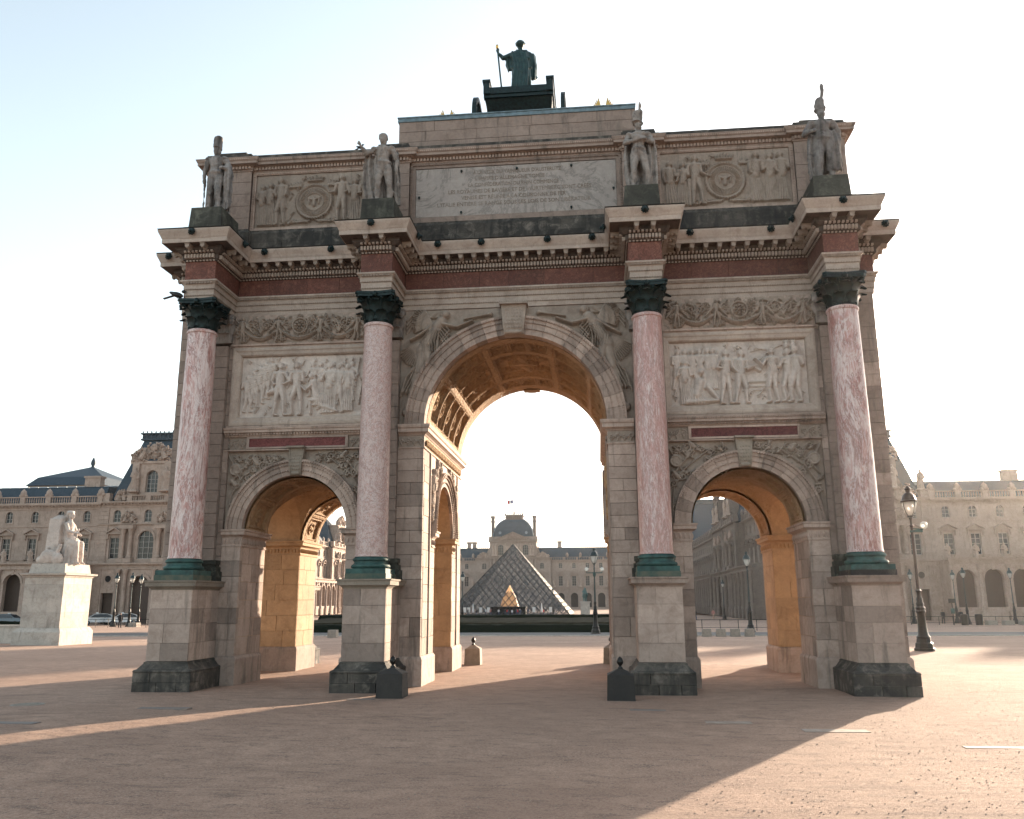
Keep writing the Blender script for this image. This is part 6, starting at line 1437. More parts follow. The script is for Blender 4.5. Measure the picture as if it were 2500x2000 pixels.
# the far clock-less central pavilion with its dome, and its wings
YS = 378.0
def far_palace():
    S = 'palace_stone_far'
    t = thing('domed_palace','far palace front with blue square dome and pediment behind the glass pyramid','building',(-37.4,YS,0))
    def bay(x, top=True):
        window_part(t,x,1.9,8.4,12.9,.15,False); window_part(t,x,1.7,16.4,18.8,.15,True,rows=3)
    b = MB()
    xr = [13.0+9.0+6.2*k for k in range(7)]; xs_ = [-x for x in xr]+xr
    ops = [(x,1.9,8.4,12.9,False) for x in xs_]+[(x,1.7,16.4,18.8,True) for x in xs_]+[(x,3.3,-1.2,5.2,True) for x in xs_]
    wall_open(b,-66,-17.6,-3,19.6,[o for o in ops if o[0] < 0],0,.6); b.build('wing_wall',S,t,fix=False); b = MB(); wall_open(b,17.6,66,-3,19.6,[o for o in ops if o[0] > 0],0,.6); b.build('wing_wall',S,t,fix=False)
    b = MB(); b.box(-66,66,.62,18,-3,20.5); b.build('building_mass','dark_interior',t,fix=False)
    for x in xs_: bay(x)
    b = MB()
    for s in (-1,1):
        a, c = (17.6,66) if s > 0 else (-66,-17.6); cornice_box(b,a,c,19.4,0,((.4,.3),(.3,.8))); cornice_box(b,a,c,7.0,0,((.5,.3),(.2,.7))); cornice_box(b,a,c,14.9,0,((.2,.2),)); 
        for k in range(int((c-a)/6.2)+1): b.box(a+6.2*k+1.0,a+6.2*k+1.8,-.5,0,-3,7)
    for x in xs_: pediment(b,x,13.3,3.6,1.0,0,.6,int(abs(x))%2 == 0)
    stuff(b.build('facade_mouldings',S,t,fix=False))
    for a, c in ((17.6,66),(-66,-17.6)): balustrade(t,a,c,20.1,-.4,1.4,6.2,.4,S,.8)
    b = MB()
    for x in xs_: b.ell((x+3.1,-.2,22.4),(.7,.5,1.2),7,5)
    stuff(b.build('roof_ornaments',S,t,smooth=True))
    for a, c in ((11.15,66),(-66,-11.15)):
        b = MB(); b.add([(a,.4,20.4),(c,.4,20.4),(c,3.0,25.4),(a,3.0,25.4),(a,18,20.4),(c,18,20.4),(c,15.4,25.4),(a,15.4,25.4)],[(0,1,2,3),(7,6,5,4),(3,2,6,7),(0,3,7,4),(1,5,6,2)]); b.build('roof','slate_far',t)
        b = MB(); b.box(a,c,3.0,3.4,25.4,26.1); [b.ell((a+1.0*k+.5,3.1,26.2),(.2,.2,.25),5,4) for k in range(int(c-a))]; b.build('roof_crest','slate_far',t,fix=False)
    for x in (21.5,-21.5,-19): b = MB(); b.box(x-.9,x+.9,4,6,22,28.4); b.box(x-1.2,x+1.2,3.8,6.2,28.4,29.2); b.build('chimney',S,t,fix=False)
    # centre block
    b = MB(); wall_open(b,-17.6,17.6,-3,21.0,[(-13.5,2.0,8.4,12.9,False),(13.5,2.0,8.4,12.9,False),(-13.5,2.0,16.2,18.9,True),(13.5,2.0,16.2,18.9,True),(-6,2.4,8.4,13.2,False),(0,2.6,8.4,13.2,True),(6,2.4,8.4,13.2,False),(0,4.5,-2,6,True)],-1.5,.8); b.build('centre_wall',S,t,fix=False)
    b = MB(); b.box(-17.6,17.6,-.68,.6,-3,20.9); b.build('centre_backing','dark_interior',t,fix=False)
    for x in (-13.5,13.5): window_part(t,x,2.0,8.4,12.9,-1.2,False); window_part(t,x,2.0,16.2,18.9,-1.2,True,rows=3)
    for x in (-6,0,6): window_part(t,x,2.4,8.4,13.2,-1.2,False)
    b = MB(); cornice_box(b,-17.6,17.6,20.6,-1.5,((.4,.3),(.4,.9))); cornice_box(b,-17.6,17.6,7,-1.5,((.5,.3),(.2,.7))); cornice_box(b,-17.6,17.6,14.6,-1.5,((.3,.4),)); pediment(b,-13.5,13.3,3.8,1.1,-1.5,.6); pediment(b,13.5,13.3,3.8,1.1,-1.5,.6)
    for x in (-10.4,-8.9,-3.4,3.4,8.9,10.4): b.lathe(x,-2.0,[(.55,7.7),(.45,8.3),(.42,13.8),(.6,14.6)],8); b.lathe(x,-2.0,[(.5,15),(.42,15.4),(.4,19.8),(.55,20.6)],8)
    stuff(b.build('centre_mouldings',S,t,fix=False))
    b = MB(); wall_open(b,-11,11,21.4,28.4,[(x,2.6,22.6,27.4,True) for x in (-5.8,0,5.8)],-1.2,1.0); b.box(-11,11,-.1,20,21.4,28.4); b.build('attic_wall',S,t,fix=False)
    for x in (-5.8,0,5.8): window_part(t,x,2.6,22.6,27.4,-.8,True,cols=3,rows=4)
    for x in (-9.2,-8,-3.6,-2.2,2.2,3.6,8,9.2): o = link('caryatid', FM, t, (x,-1.7,22.4)); o.scale = (2.0,1.6,2.6)
    b = MB(); cornice_box(b,-11,11,28.4,-1.2,((.4,.5),(.4,1.1))); pediment(b,0,29.2,18,3.9,-1.2,1.0); b.box(-10.8,10.8,-.8,20,29.0,31.2); 
    for s in (-1,1): b.box(s*10.4-1.1,s*10.4+1.1,-1.3,2,29.2,31.2); b.add([(s*11,0,21.3),(s*15.5,0,21.3),(s*13,0,22.6),(s*11,0,27)]+[(s*11,1,21.3),(s*15.5,1,21.3),(s*13,1,22.6),(s*11,1,27)],[(0,1,2,3),(7,6,5,4),(0,4,5,1),(1,5,6,2),(2,6,7,3),(3,7,4,0)])
    b.build('pediment',S,t)
    cherubs(t,-6.5,6.5,29.6,32.6,-1.7,5)
    for s in (-1,1): cherubs(t,s*14-3,s*14+3,21.2,24.2,-1.2,8+s)
    b = MB(); prof = [(9.4,31.2),(9.3,32.6),(8.9,34.2),(8.1,36.0),(6.9,37.7),(5.4,39.0),(4.4,39.6)]; vs = []
    for r_, z in prof: vs += [(-r_,9-r_,z),(r_,9-r_,z),(r_,9+r_,z),(-r_,9+r_,z)]
    b.add(vs,[(i*4+j,i*4+(j+1)%4,(i+1)*4+(j+1)%4,(i+1)*4+j) for i in range(len(prof)-1) for j in range(4)]+[tuple(range(len(vs)-4,len(vs)))]); b.build('dome','slate_far',t)
    for sx in (-1,1): b = MB(); b.tube([(sx*(r_+.05),9-r_-.05,z) for r_,z in prof],.28,6); b.build('dome_rib','lead_roof',t,smooth=True)
    for x in (-6.2,6.2): b = MB(); b.lathe(0,0,[(.7,0),(.7,.6),(.3,.6)],10); b.xf(Matrix.Translation((x,.2,33.0)) @ Matrix.Rotation(PI/2,4,'X')); b.build('oculus','lead_roof',t)
    b = MB(); b.box(-4.3,4.3,4.7,13.3,39.6,40.0); b.box(-3.9,3.9,5.1,12.9,40,41.4); b.box(-4.4,4.4,4.6,13.4,41.4,41.8)
    for k in range(9): b.ell((-4+k,4.7,42.0),(.4,.35,.45),6,4); b.ell((-4+k,4.9,40.6),(.4,.3,.5),6,4)
    b.ell((0,4.7,42.6),(.5,.4,1.0),7,5); b.ell((-4.2,4.7,42.3),(.4,.4,.6),6,4); b.ell((4.2,4.7,42.3),(.4,.4,.6),6,4); stuff(b.build('crown','palace_stone_dark',t))
    for s in (-1,1): b = MB(); b.box(s*9.9-.75,s*9.9+.75,2,3.6,29,40.2); b.box(s*9.9-.95,s*9.9+.95,1.8,3.8,38.2,38.8); b.box(s*9.9-1.0,s*9.9+1.0,1.8,3.8,40.2,41.2); b.build('chimney','palace_stone_dark',t,fix=False)
    for k in range(14):
        x = 19.0+6.2*(k%7); x = x if k < 7 else -x; o = link('niche_statue', FM, t, (x,-.9,8.0)); o.scale = (1.6,1.4,1.7)
far_palace()
f = thing('flag','tricolour flag on a pole above the domed palace','flag',(-38.2,YS+9,41.8))
b = MB(); b.tube([(0,0,0),(0,0,7.8)],.07,6); b.build('pole','iron',f)
for k,m in enumerate(('blue_cloth','white_cloth','red_cloth')):
    b = MB(); vs = []
    for i in range(5):
        x = -.1-(k*.9+i*.225)*(1); 
        for z in (5.9,7.7): vs += [(x,.15*math.sin(x*2),z-.1*abs(x)),(x,.15*math.sin(x*2)+.04,z-.1*abs(x))]
    fs = [q for i in range(4) for q in ((i*4,i*4+4,i*4+6,i*4+2),(i*4+1,i*4+3,i*4+7,i*4+5),(i*4,i*4+1,i*4+5,i*4+4),(i*4+2,i*4+6,i*4+7,i*4+3))]
    b.add(vs, fs); b.build('stripe', m, f)

# ------------------------------------------------------------------ the glass pyramid
def pyramid():
    cx, y0, hw, zb, H = -24.0, 225.0, 17.7, -2.05, 20.95
    t = thing('glass_pyramid','large glass and steel lattice pyramid standing before the domed palace','pyramid',(cx,y0+hw,zb))
    n = 18; ap = Vector((0,0,H))
    for f in range(4):
        Mr = Matrix.Rotation(f*PI/2,3,'Z'); A = Mr @ Vector((-hw,-hw,0)); B = Mr @ Vector((hw,-hw,0)); nr = (B-A).cross(ap-A).normalized()
        P = lambda i,j: A+(B-A)*(i/n)+(ap-A)*(j/n)   # i along base, j up the left edge direction
        b = MB()
        for k in range(1,n+1):
            r_ = .2 if k == n else .125
            b.tube([P(n-k,0)+nr*.03,P(n-k,k)+nr*.03] if k < n else [P(0,0),P(0,n)],r_,4); b.tube([P(k,0)+nr*.03,P(0,k)+nr*.03],r_,4)
        b.tube([A,B],.12,4); b.build('steel_lattice','lattice_steel',t)
        g = MB(); first = None
        e = .02
        for i in range(n):
            for j in range(n):
                if i+j >= n: continue
                # rhombus cells between the two strut families: corners P(i,j),P(i+1,j-?)...
                pass
        cells = []
        # struts: lines a: i = const (parallel to left edge), lines b: i+j = const (parallel to right edge)
        for a in range(n):
            for s_ in range(a,n):
                q = [(a,s_-a),(a+1,s_-a-1),(a+1,s_-a),(a,s_-a+1)]
                if q[1][1] < 0: q = [q[0],q[2],q[3]]; q = [(a,0),(a+1,0),(a,1)]
                cells.append([P(*c) for c in q])
        if f == 0:
            me4 = None
            for c in cells:
                m = sum(c,Vector())/len(c); bb = MB(); vs = [m+(v-m)*.97 for v in c]; k = len(vs)
                if len(c) == 4 and me4 is not None: link('glass_pane', me4, t, m); continue
                bb.add([v-m for v in vs]+[v-m-nr*.05 for v in vs],[tuple(range(k)),tuple(range(2*k-1,k-1,-1))]+[(i_,i_+k,(i_+1)%k+k,(i_+1)%k) for i_ in range(k)])
                me = bb.mesh('glass_pane','pyramid_glass',fix=True); link('glass_pane', me, t, m)
                if len(c) == 4: me4 = me
        else:
            for c in cells: m = sum(c,Vector())/len(c); vs = [m+(v-m)*.97 for v in c]; k = len(vs); g.add(vs,[tuple(range(k))])
            stuff(g.build('glass_panes','pyramid_glass_far',t,fix=False))
    b = MB(); b.box(-5.4,5.4,-hw-.6,-hw+3,2.05,2.35); b.box(-5.2,-4.9,-hw-.5,-hw+3,0,2.05); b.box(4.9,5.2,-hw-.5,-hw+3,0,2.05); b.box(-4.9,4.9,-hw+2.4,-hw+2.6,0,2.05); b.build('entrance','iron',t)
    b = MB(); b.add([(-3.2,-14.5,.4),(3.2,-14.5,.4),(1.8,-13,4.8),(0,-11.5,8.4),(-1.8,-13,4.8),(-3.2,-10,.4),(3.2,-10,.4),(1.8,-10,4.8),(0,-10,8.4),(-1.8,-10,4.8)],[(0,1,2,3,4),(9,8,7,6,5),(0,5,6,1),(1,6,7,2),(2,7,8,3),(3,8,9,4),(4,9,5,0)]); b.build('lit_stair_hall','lit_hall',t)  # glowing wedge added to make the golden patch inside the pyramid
    b = MB(); b.box(-13,13,-12,12,.0,.25); b.build('foyer_floor','dark_interior',t,fix=False)
pyramid()

# ------------------------------------------------------------------ street furniture
def make_lamp(kind='green'):
    t = thing('street_lamp','','street lamp',(0,0,0)); m = 'lamp_green' if kind == 'green' else 'lamp_brown'
    b = MB(); b.lathe(0,0,[(.41,-.1),(.41,.10),(.36,.12),(.34,.30),(.30,.33),(.27,.48)],8,mod=None); b.build('base','iron',t)
    b = MB(); b.lathe(0,0,[(.26,.48),(.27,.54),(.21,.62),(.175,.9),(.15,1.45),(.17,1.5),(.20,1.56),(.17,1.62),(.19,1.70),(.14,1.78),(.16,1.86),(.12,1.95),(.13,2.05),(.09,2.15),(.085,2.3),(.12,2.38),(.07,2.46)],16,mod=lambda a,z: 1+.05*math.sin(8*a) if .6 < z < 1.5 else 1); b.build('pedestal_shaft','iron',t,smooth=2)
    b = MB(); b.lathe(0,0,[(.072,2.46),(.05,4.9),(.05,5.0),(.085,5.05),(.05,5.1),(.045,5.3),(.075,5.36),(.05,5.42)],12); b.build('pole',m,t,smooth=2)
    l = MB(); l.lathe(0,0,[(.10,5.46),(.20,5.62),(.27,5.85),(.30,6.04)],12); ln = l.build('lantern_glass','lamp_glass',t,smooth=True)
    b = MB(); b.lathe(0,0,[(.10,5.40),(.14,5.44),(.10,5.48)],12)
    for k in range(4): a = k*PI/2+.4; b.tube([(math.cos(a)*r_,math.sin(a)*r_,z) for r_,z in ((.11,5.46),(.215,5.62),(.285,5.85),(.315,6.06))],.014,5)
    b.build('lantern_cage','iron',t)
    b = MB(); b.ell((0,0,5.80),(.15,.15,.19),14,10); b.build('globe','lamp_globe',t,smooth=True)
    b = MB(); b.lathe(0,0,[(.34,6.04),(.35,6.09),(.29,6.13),(.27,6.22),(.22,6.34),(.13,6.42),(.09,6.46),(.10,6.56),(.14,6.60),(.12,6.63),(.08,6.68),(.02,6.74)],16); b.build('lantern_cap',m,t,smooth=2)
    return t
lp = make_lamp('brown'); lp.location = (15.2,15.5,0); tag(lp,'tall brown street lamp with a camera globe standing right of the arch','street lamp','street lamps in the square')
b = MB(); b.tube([(0,0,4.85),(.45,0,4.9)],.035,6); b.tube([(0,0,4.95),(.3,0,4.92)],.02,6); b.box(-.06,.42,-.05,.05,4.78,4.86); b.build('bracket','verdigris',lp); b = MB(); b.ell((.50,0,5.07),(.15,.15,.16),12,8); b.build('camera_globe','lamp_globe',lp,smooth=True)
lg = make_lamp('green'); lg.location = (1.75,47.4,gz(47.4)); tag(lg,'green street lamp with two side globes seen through the central arch','street lamp','street lamps in the square')
plain_lamp = [(-59.7,84,'first green street lamp from the left, before the pavilion doorway'),(-57.6,84,'second green street lamp from the left, beside the rear white taxi'),(-58.6,88,'third green street lamp from the left, closest to the column pedestal'),(-15.3,88,'distant street lamp beside the left jamb of the central arch'),(-8.8,183,'distant dark street lamp before the right slope of the pyramid'),
 (14.8,54,'green street lamp seen through the right side arch before the dark pavilion'),(46.1,88,'street lamp before the first arcade arch at the right'),(41.3,92,'street lamp half hidden behind the tall brown lamp'),(52.4,90,'street lamp before the third arcade arch at the right edge'),(47.6,95,'dim street lamp between the pavilion and the arcade at right'),(23.7,133,'small distant lamp in front of the dark pavilion through the right side arch'),(28.0,230,'farthest small lamp at the left side of the right side arch')]
plain_lamp = [(x,y,l) for x,y,l in plain_lamp]
for x,y,lab in plain_lamp: copy_tree(lg,(x,y,gz(y)),0,lab,'street lamps in the square')
b = MB(); b.tube([(-.62,0,4.72),(.62,0,4.72)],.04,6); b.ell((0,0,4.6),(.12,.12,.22)); [b.tube([(s*.62,0,4.72),(s*.62,0,4.86)],.03,6) for s in (-1,1)]; b.build('cross_arm','verdigris',lg)
for s in (-1,1): b = MB(); b.ell((s*.62,0,5.0),(.15,.15,.16),12,8); b.build('side_globe','lamp_globe',lg,smooth=True)

# concrete cubes
def cube(x, y, lab, w=.62):
    b = MB(); b.taper(-w/2,w/2,-w/2,w/2,-.1,.52,.03); o = b.build('concrete_block','concrete',None,loc=(x,y,gz(y))); tag(o,lab,'concrete block','concrete blocks lining the road')
for k in range(6): cube(7.35+.95*k,38.5,'pale concrete block in the row beyond the right side arch, %s from the left' % ('first','second','third','fourth','fifth','sixth')[k])
cube(-15.9,36,'single pale concrete block beyond the left side arch'); 
for k in range(4): cube(47.0+1.85*k,84,'concrete block in the road line at the far right, %s from the left' % ('first','second','third','fourth')[k],1.05)
cube(-55.7,82,'low white block beside the lamps at the left',1.1)
# roundabout: hedges and lawn
def strip(name, x0, x1, y0, y1, h0, h1, mat, lab, seed, noisy=True):
    L = Relief(x1-x0,y1-y0,.35,seed); b = MB(); nx, ny = int((x1-x0)/.6), max(2,int((y1-y0)/.4)); vs = []; r = random.Random(seed)
    for j in range(ny+1):
        for i in range(nx+1):
            x = x0+(x1-x0)*i/nx; y = y0+(y1-y0)*j/ny; e = 1 if 0 < j < ny and 0 < i < nx else 0
            z = gz(y)+(h0+(h1-h0)*j/ny)*1+(r.uniform(-.05,.05) if noisy else 0); vs.append((x,y,z if e else (gz(y)-.2 if j in (0,) or i in (0,nx) or j == ny else z)))
    b.add(vs,[(j*(nx+1)+i,j*(nx+1)+i+1,(j+1)*(nx+1)+i+1,(j+1)*(nx+1)+i) for j in range(ny) for i in range(nx)])
    o = b.build(name, mat, None, smooth=True); return tag(stuff(o), lab, name.replace('_',' '))
strip('clipped_hedge',-26,9,52,55,.62,.66,'hedge','low dark clipped hedge in front of the pyramid',1)
strip('lawn',-26,9,55.4,64,.75,1.15,'lawn','strip of shaded lawn behind the low hedge',2)
strip('clipped_hedge',-27,9.5,64.5,68,1.35,1.42,'hedge','dark hedge behind the lawn, hiding the foot of the pyramid',3)
b = MB(); b.sweep([(-60,40.2),(60,40.2)],[(-.2,gz(40.2)-.1),(0,gz(40.2)-.1),(0,gz(40.2)+.06),(-.2,gz(40.2)+.06)]); structure(b.build('road_kerb','pedestal_white'))
b = MB(); n = 8; ys = [40.4+(51.5-40.4)*k/n for k in range(n+1)]; b.add([(x,y,gz(y)+.03) for y in ys for x in (-70,70)],[(2*k,2*k+1,2*k+3,2*k+2) for k in range(n)]); structure(b.build('road','asphalt'))
# equestrian statue
t = thing('equestrian_statue','grey-green rider on a rearing horse atop a tall pale pedestal by the pyramid','statue',(-1.35,190,-1.9))
b = MB(); b.box(-1.25,1.25,-1.8,1.8,0,.35); b.box(-1.1,1.1,-1.6,1.6,.35,3.3); b.box(-1.3,1.3,-1.8,1.8,3.3,3.6); b.build('pedestal','pedestal_white',t,fix=False)
b = MB(); chain(b,[(-.1,.2,4.9),(.1,-.2,5.5),(.15,-.5,6.3)],[.42,.40,.25]); chain(b,[(.15,-.5,6.3),(.1,-.9,6.6),(.0,-1.2,6.2)],[.22,.18,.11]); chain(b,[(-.3,.3,4.9),(-.4,.4,4.2),(-.35,.2,3.6)],[.25,.14,.09]); chain(b,[(.2,.3,4.9),(.3,.5,4.2),(.25,.3,3.6)],[.25,.14,.09]); chain(b,[(-.1,-.4,5.5),(-.5,-.8,5.3),(-.5,-.9,4.7)],[.2,.11,.08]); chain(b,[(.3,-.4,5.5),(.6,-.8,5.5),(.6,-.9,5.0)],[.2,.11,.08]); chain(b,[(0,.5,5.0),(0,.8,4.4),(-.1,.8,3.7)],[.15,.18,.12])
chain(b,[(-.1,.15,5.4),(-.15,.15,6.2)],[.25,.3]); head(b,(-.1,.1,6.75),.2); chain(b,[(-.35,.1,6.2),(-.6,0,5.8),(-.5,-.3,5.6)],[.12,.1,.08]); chain(b,[(.15,.1,6.2),(.4,0,5.9),(.3,-.3,5.8)],[.12,.1,.08]); chain(b,[(-.3,.1,5.4),(-.5,-.2,5.1),(-.5,-.1,4.6)],[.16,.13,.09])
sculpt('rider_and_horse',b,'verdigris_far',t,.07,.02,1)
# monument at the left: seated stone figure
t = thing('seated_statue','white stone seated draped figure on a tall square pedestal left of the arch','statue',(-26.9,22.3,-.05))
b = MB(); b.box(-1.45,1.2,-1.35,1.6,-.1,.62); b.taper(-1.45,1.2,-1.35,1.6,.62,.82,.14); b.build('plinth','pedestal_white',t)
for z0,z1 in ((.825,1.6),(1.605,2.35),(2.355,3.05),(3.055,3.42)):
    b = MB(); b.box(-1.22,.98,-1.13,1.38,z0,z1); b.build('stone_course','pedestal_white',t,fix=False)
b = MB(); b.sweep([(-1.22,-1.13),(.98,-1.13),(.98,1.38),(-1.22,1.38)],[(-.2,3.425),(.03,3.43),(.06,3.5),(.18,3.55),(.2,3.64),(-.2,3.68)],True); b.box(-1.1,.9,-1.0,1.3,3.5,3.67); b.taper(-1.12,.92,-1.05,1.3,3.672,4.15,.08); b.build('cap','pedestal_white',t)
b = MB(); b.taper(-.75,.05,-.55,.55,4.1,6.6,.08); b.ell((-.35,0,6.6),(.36,.42,.2)); robe(b,(.45,0),4.12,5.5,.5,.36,11,.12,.9,1,.4,1); cap3(b,(.62,0,5.35),.24,(.25,0,5.45),.3); chain(b,[(.22,0,5.5),(.2,0,6.0),(.22,0,6.25)],[.28,.26,.26]); b.ell((.2,0,6.32),(.2,.34,.14)); cap3(b,(.22,0,6.4),.09,(.25,0,6.55),.09); head(b,(.28,0,6.78),.17,PI/2); b.ell((.2,0,6.9),(.22,.2,.16)); cloak(b,[(.1,.0,7.05),(.0,.1,6.5),(-.05,.1,5.6),(.0,.1,4.6),(.05,.1,4.15)],[.16,.2,.24,.26,.26],.2)
chain(b,[(.25,-.32,6.25),(.45,-.4,5.9),(.85,-.35,5.8)],[.11,.09,.06]); hand(b,(.92,-.35,5.8),(1,0,0),.05); chain(b,[(.25,.32,6.25),(.45,.35,5.85),(.8,.2,5.7)],[.11,.09,.06]); cap3(b,(.95,-.3,6.0),.05,(.6,-.35,4.2),.05)
for s in (-1,1): chain(b,[(.4,s*.2,5.3),(.85,s*.22,5.25),(.95,s*.22,4.3)],[.2,.16,.1]); cap3(b,(.95,s*.22,4.22),.08,(1.12,s*.24,4.18),.06)
b.ell((-.3,-.75,4.5),(.5,.25,.42)); b.ell((.2,-.75,4.4),(.3,.25,.35)); b.ell((-.75,-.6,4.35),(.3,.3,.25)); cap3(b,(.0,-.75,4.3),.14,(.3,-.75,5.1),.10); cap3(b,(-.9,-.4,4.3),.12,(-.5,-.6,5.0),.08)
sculpt('figure',b,'marble_relief',t,.035,.01,1)
# low wall with hedge behind it
b = MB(); b.box(-60,-28.75,24,24.5,-.6,.78); b.box(-60,-28.7,23.92,24.58,.78,.86); tag(b.build('low_wall','pedestal_white',None,fix=False),'low white stone wall at the left edge behind the statue pedestal','wall')
strip('box_hedge',-62,-33,29,30.6,1.15,1.2,'hedge','trimmed hedge above the low white wall at the left edge',6)

# fences, bins, signs
def fence(x0, x1, y, lab, step=1.6, h=.95):
    t = thing('metal_fence',lab,'fence',(x0,y,gz(y))); n = int((x1-x0)/step); b = MB(); b.tube([(0,0,h),(x1-x0,0,h)],.035,6); b.tube([(0,0,h*.3),(x1-x0,0,h*.3)],.02,6); b.build('rail','iron',t)
    for k in range(n+1): b = MB(); b.tube([(k*step,0,-.1),(k*step,0,h+.05)],.035,6); b.build('post','iron',t)
fence(-60,-50,78,'low metal fence in front of the parked cars at the left'); fence(34,60,86,'low dark metal fence across the right of the square'); fence(8,22,58,'low fence beyond the concrete blocks through the right side arch')
for x,lab in ((44.1,'dark litter bin at the foot of the right arcade'),(45.7,'second dark litter bin, right of the first one')): b = MB(); b.lathe(0,0,[(.38,0),(.42,1.1),(.44,1.15),(.3,1.25)],12); o = b.build('litter_bin','iron',None,loc=(x,84,gz(84))); tag(o,lab,'bin')
t = thing('information_sign','small dark sign post with a turquoise panel right of the tall lamp','sign',(42.9,84,gz(84))); b = MB(); b.tube([(0,0,0),(0,0,2.9)],.05,6); b.build('post','iron',t); b = MB(); b.box(-.35,.35,-.05,.05,2.5,3.0); b.build('head','iron',t,fix=False); b = MB(); b.box(-.2,.2,-.08,.0,1.3,1.9); b.build('panel','verdigris',t,fix=False)
for k,(x,lab) in enumerate(((-35.4,'white notice board farthest left before the pyramid'),(-34.3,'second white notice board before the pyramid'),(-30.9,'white notice board between the left parasol and the entrance'),(-28.7,'white notice board just left of the pyramid entrance'),(-16.0,'white notice board right of the pyramid entrance'),(-11.4,'small white sign near the right end of the pyramid'))):
    t = thing('notice_board',lab,'sign',(x,219,-1.98)); b = MB(); b.box(-.4,.4,-.04,.04,.75,2.1); b.build('panel','sign_white',t,fix=False); b = MB(); b.tube([(-.3,0,0),(-.3,0,.75)],.04,5); b.build('leg','iron',t); b = MB(); b.tube([(.3,0,0),(.3,0,.75)],.04,5); b.build('leg','iron',t)
for x,lab in ((-32.9,'closed white parasol left of the pyramid entrance'),(-13.8,'closed white parasol right of the pyramid entrance')):
    t = thing('closed_parasol',lab,'parasol',(x,218,-1.98)); b = MB(); b.tube([(0,0,0),(0,0,1)],.05,6); b.build('pole','iron',t); b = MB(); b.lathe(0,0,[(.34,.75),(.30,1.3),(.16,2.4),(.03,3.2)],12,mod=lambda a,z: 1+.12*math.sin(6*a)); b.build('canopy','white_cloth',t,smooth=True)

# people
def person(loc, rz, lab, top='dark_cloth', leg='dark_cloth', group=None, walk=.25, H=1.72):
    t = thing('person',lab,'person',loc,rz,group); s = H/1.75; M = Matrix.Scale(s,4)
    key = round(walk,2)
    def mm(me, mat):
        k = (me.name,mat)
        if k not in PMM: m = me.copy(); m.materials.clear(); m.materials.append(MATS[mat]); PMM[k] = m
        return PMM[k]
    for nm, me in (('body',PM[key]),('trousers',mm(PT[key],leg)),('coat',mm(PC[key],top)),('hair',PHm[0])): o = link(nm, me, t); o.scale = (s,s,s)
PMM = {}
person((-53.0,74,gz(74)),.6,'person in dark clothes walking with raised hands near the left lamps','dark_cloth','dark_cloth')
person((21.8,133,gz(133)),-.8,'person in pink top jogging beyond the right side arch','pink_cloth','skin',walk=.35)
person((17.3,120,gz(120)),.3,'person in dark clothes in the distance through the right side arch','dark_cloth','jeans')
person((-37.8,104,gz(104)),1.2,'person in dark coat walking beyond the left side arch','dark_cloth','jeans')
person((44.0,90,gz(90)),.2,'dark-clothed person standing by the right arcade, left one','dark_cloth','dark_cloth',walk=.1)
person((46.5,91,gz(91)),-.4,'dark-clothed person standing by the right arcade, right one','dark_cloth','dark_cloth',walk=.1)
r = random.Random(12); _o = ('first','second','third','fourth','fifth','sixth','seventh','eighth','ninth','tenth','eleventh','twelfth','thirteenth','fourteenth','fifteenth','sixteenth','seventeenth','eighteenth')
_x = sorted([r.uniform(-30,-15) if k < 13 else r.uniform(-36,-8) for k in range(18)])
for k, x in enumerate(_x):
    top, w = r.choice((('dark_cloth','dark coat'),('jeans','blue jacket'),('red_cloth','red top'),('white_cloth','white top'),('pink_cloth','pink top')))
    person((x,r.uniform(214,222),-1.98),r.uniform(0,6),'tiny distant visitor in %s by the pyramid entrance, %s from the left' % (w,_o[k]),top,'jeans','visitors outside the pyramid',r.choice((.1,.25)),r.uniform(1.6,1.8))
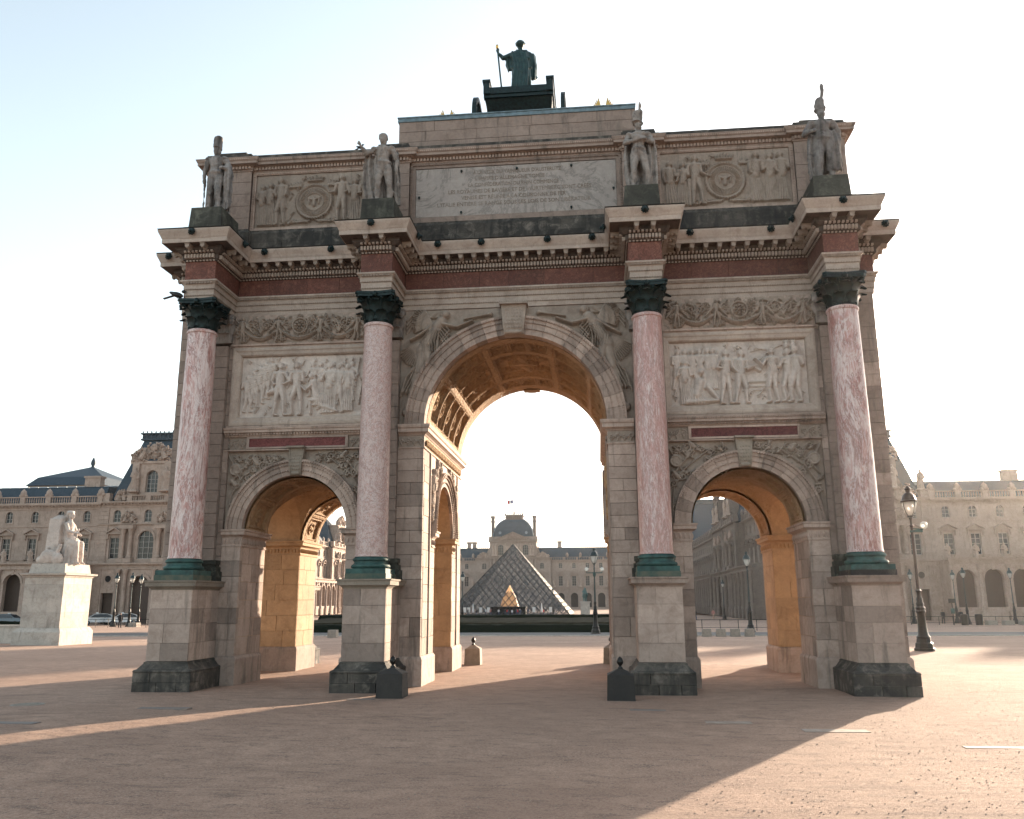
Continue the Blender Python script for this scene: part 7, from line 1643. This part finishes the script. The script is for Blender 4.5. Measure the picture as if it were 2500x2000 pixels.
# cars
def make_car(mat):
    t = thing('parked_car','','car'); prof = [(-2.15,.42),(-2.2,.62),(-2.1,.92),(-1.9,1.0),(-1.25,1.08),(-.55,1.50),(.2,1.60),(1.2,1.58),(1.9,1.35),(2.12,1.0),(2.18,.6),(2.1,.38)]
    b = MB(); vs = []; n = len(prof)
    for y, k in ((-.78,.93),(-.86,1.0),(.86,1.0),(.78,.93)):
        for x, z in prof: q = (1-(z-1.0)*.28 if z > 1.0 else 1); vs.append((x*(.985 if k < 1 else 1), y*q, z if k == 1 else .42+(z-.42)*.98))
    fs = [tuple(range(n)), tuple(range(4*n-1,3*n-1,-1))]+[(r_*n+i, r_*n+(i+1)%n, (r_+1)*n+(i+1)%n, (r_+1)*n+i) for r_ in range(3) for i in range(n)]
    b.add(vs, fs); b.build('body',mat,t,smooth=2)
    for s in (-1,1):
        b = MB(); q = [(-1.05,1.08),(-.5,1.44),(.2,1.52),(1.15,1.50),(1.6,1.32),(1.75,1.08)]; b.add([(x,s*(.885-(z-1)*.24),z) for x,z in q]+[(x,s*(.85-(z-1)*.24),z) for x,z in q],[(0,1,2,3,4,5),(11,10,9,8,7,6)]+[(i,(i+1)%6,(i+1)%6+6,i+6) for i in range(6)]); b.build('side_window','car_glass',t)
        for x in (-1.35,1.35):
            b = MB(); b.lathe(0,0,[(.2,-.1),(.33,-.09),(.34,0),(.33,.09),(.2,.1)],16); b.xf(Matrix.Translation((x,s*.80,.34)) @ Matrix.Rotation(PI/2,4,'X')); w = b.build('wheel','rubber',t,smooth=2)
            b = MB(); b.lathe(0,0,[(.19,-.02),(.19,.02),(.05,.04)],10); b.xf(Matrix.Translation((x,s*.91,.34)) @ Matrix.Rotation(-s*PI/2,4,'X')); b.build('rim','lead_roof',w)
        b = MB(); b.box(2.06,2.2,*sorted((s*.55,s*.84)),.8,1.0); b.build('tail_light','red_cloth',t,fix=False); b = MB(); b.box(-2.2,-2.05,*sorted((s*.5,s*.8)),.68,.82); b.build('headlight','lamp_globe',t,fix=False)
    b = MB(); b.add([(-1.22,-.7,1.11),(-1.22,.7,1.11),(-.58,.62,1.50),(-.58,-.62,1.50),(-1.18,-.7,1.05),(-1.18,.7,1.05),(-.54,.62,1.45),(-.54,-.62,1.45)],[(0,1,2,3),(7,6,5,4),(0,4,5,1),(1,5,6,2),(2,6,7,3),(3,7,4,0)]); b.build('windscreen','car_glass',t)
    b = MB(); b.box(-.15,.15,-.12,.12,1.6,1.72); b.build('roof_sign','sign_white',t,fix=False)
    return t
c1 = make_car('car_white'); c1.location = (-68.6,95,gz(95)); c1.rotation_euler = (0,0,.75); tag(c1,'white taxi parked just right of the statue pedestal','car','taxis parked before the palace')
copy_tree(c1,(-65.1,95.5,gz(95)),.7,'white taxi parked behind the middle lamp at the left','taxis parked before the palace')
c2 = make_car('car_blue'); c2.location = (-79.0,91,gz(91)); c2.rotation_euler = (0,0,PI+.1); tag(c2,'blue-grey car parked at the left edge under the arcade','car','taxis parked before the palace')

# ------------------------------------------------------------------ sunlit morning haze
b = MB(); b.box(-640,640,-125,740,-3.6,52); o = b.mesh('haze', 'limestone', fix=True); o.materials.clear()
m = bpy.data.materials.new('haze'); m.use_nodes = True; t = m.node_tree; t.nodes.clear(); pv = t.nodes.new('ShaderNodeVolumePrincipled'); out = t.nodes.new('ShaderNodeOutputMaterial')
pv.inputs['Color'].default_value = (1,.97,.94,1); pv.inputs['Density'].default_value = .00008; pv.inputs['Anisotropy'].default_value = .78
t.links.new(pv.outputs[0], out.inputs['Volume']); o.materials.append(m); stuff(link('haze', o))
finish_sculpts()
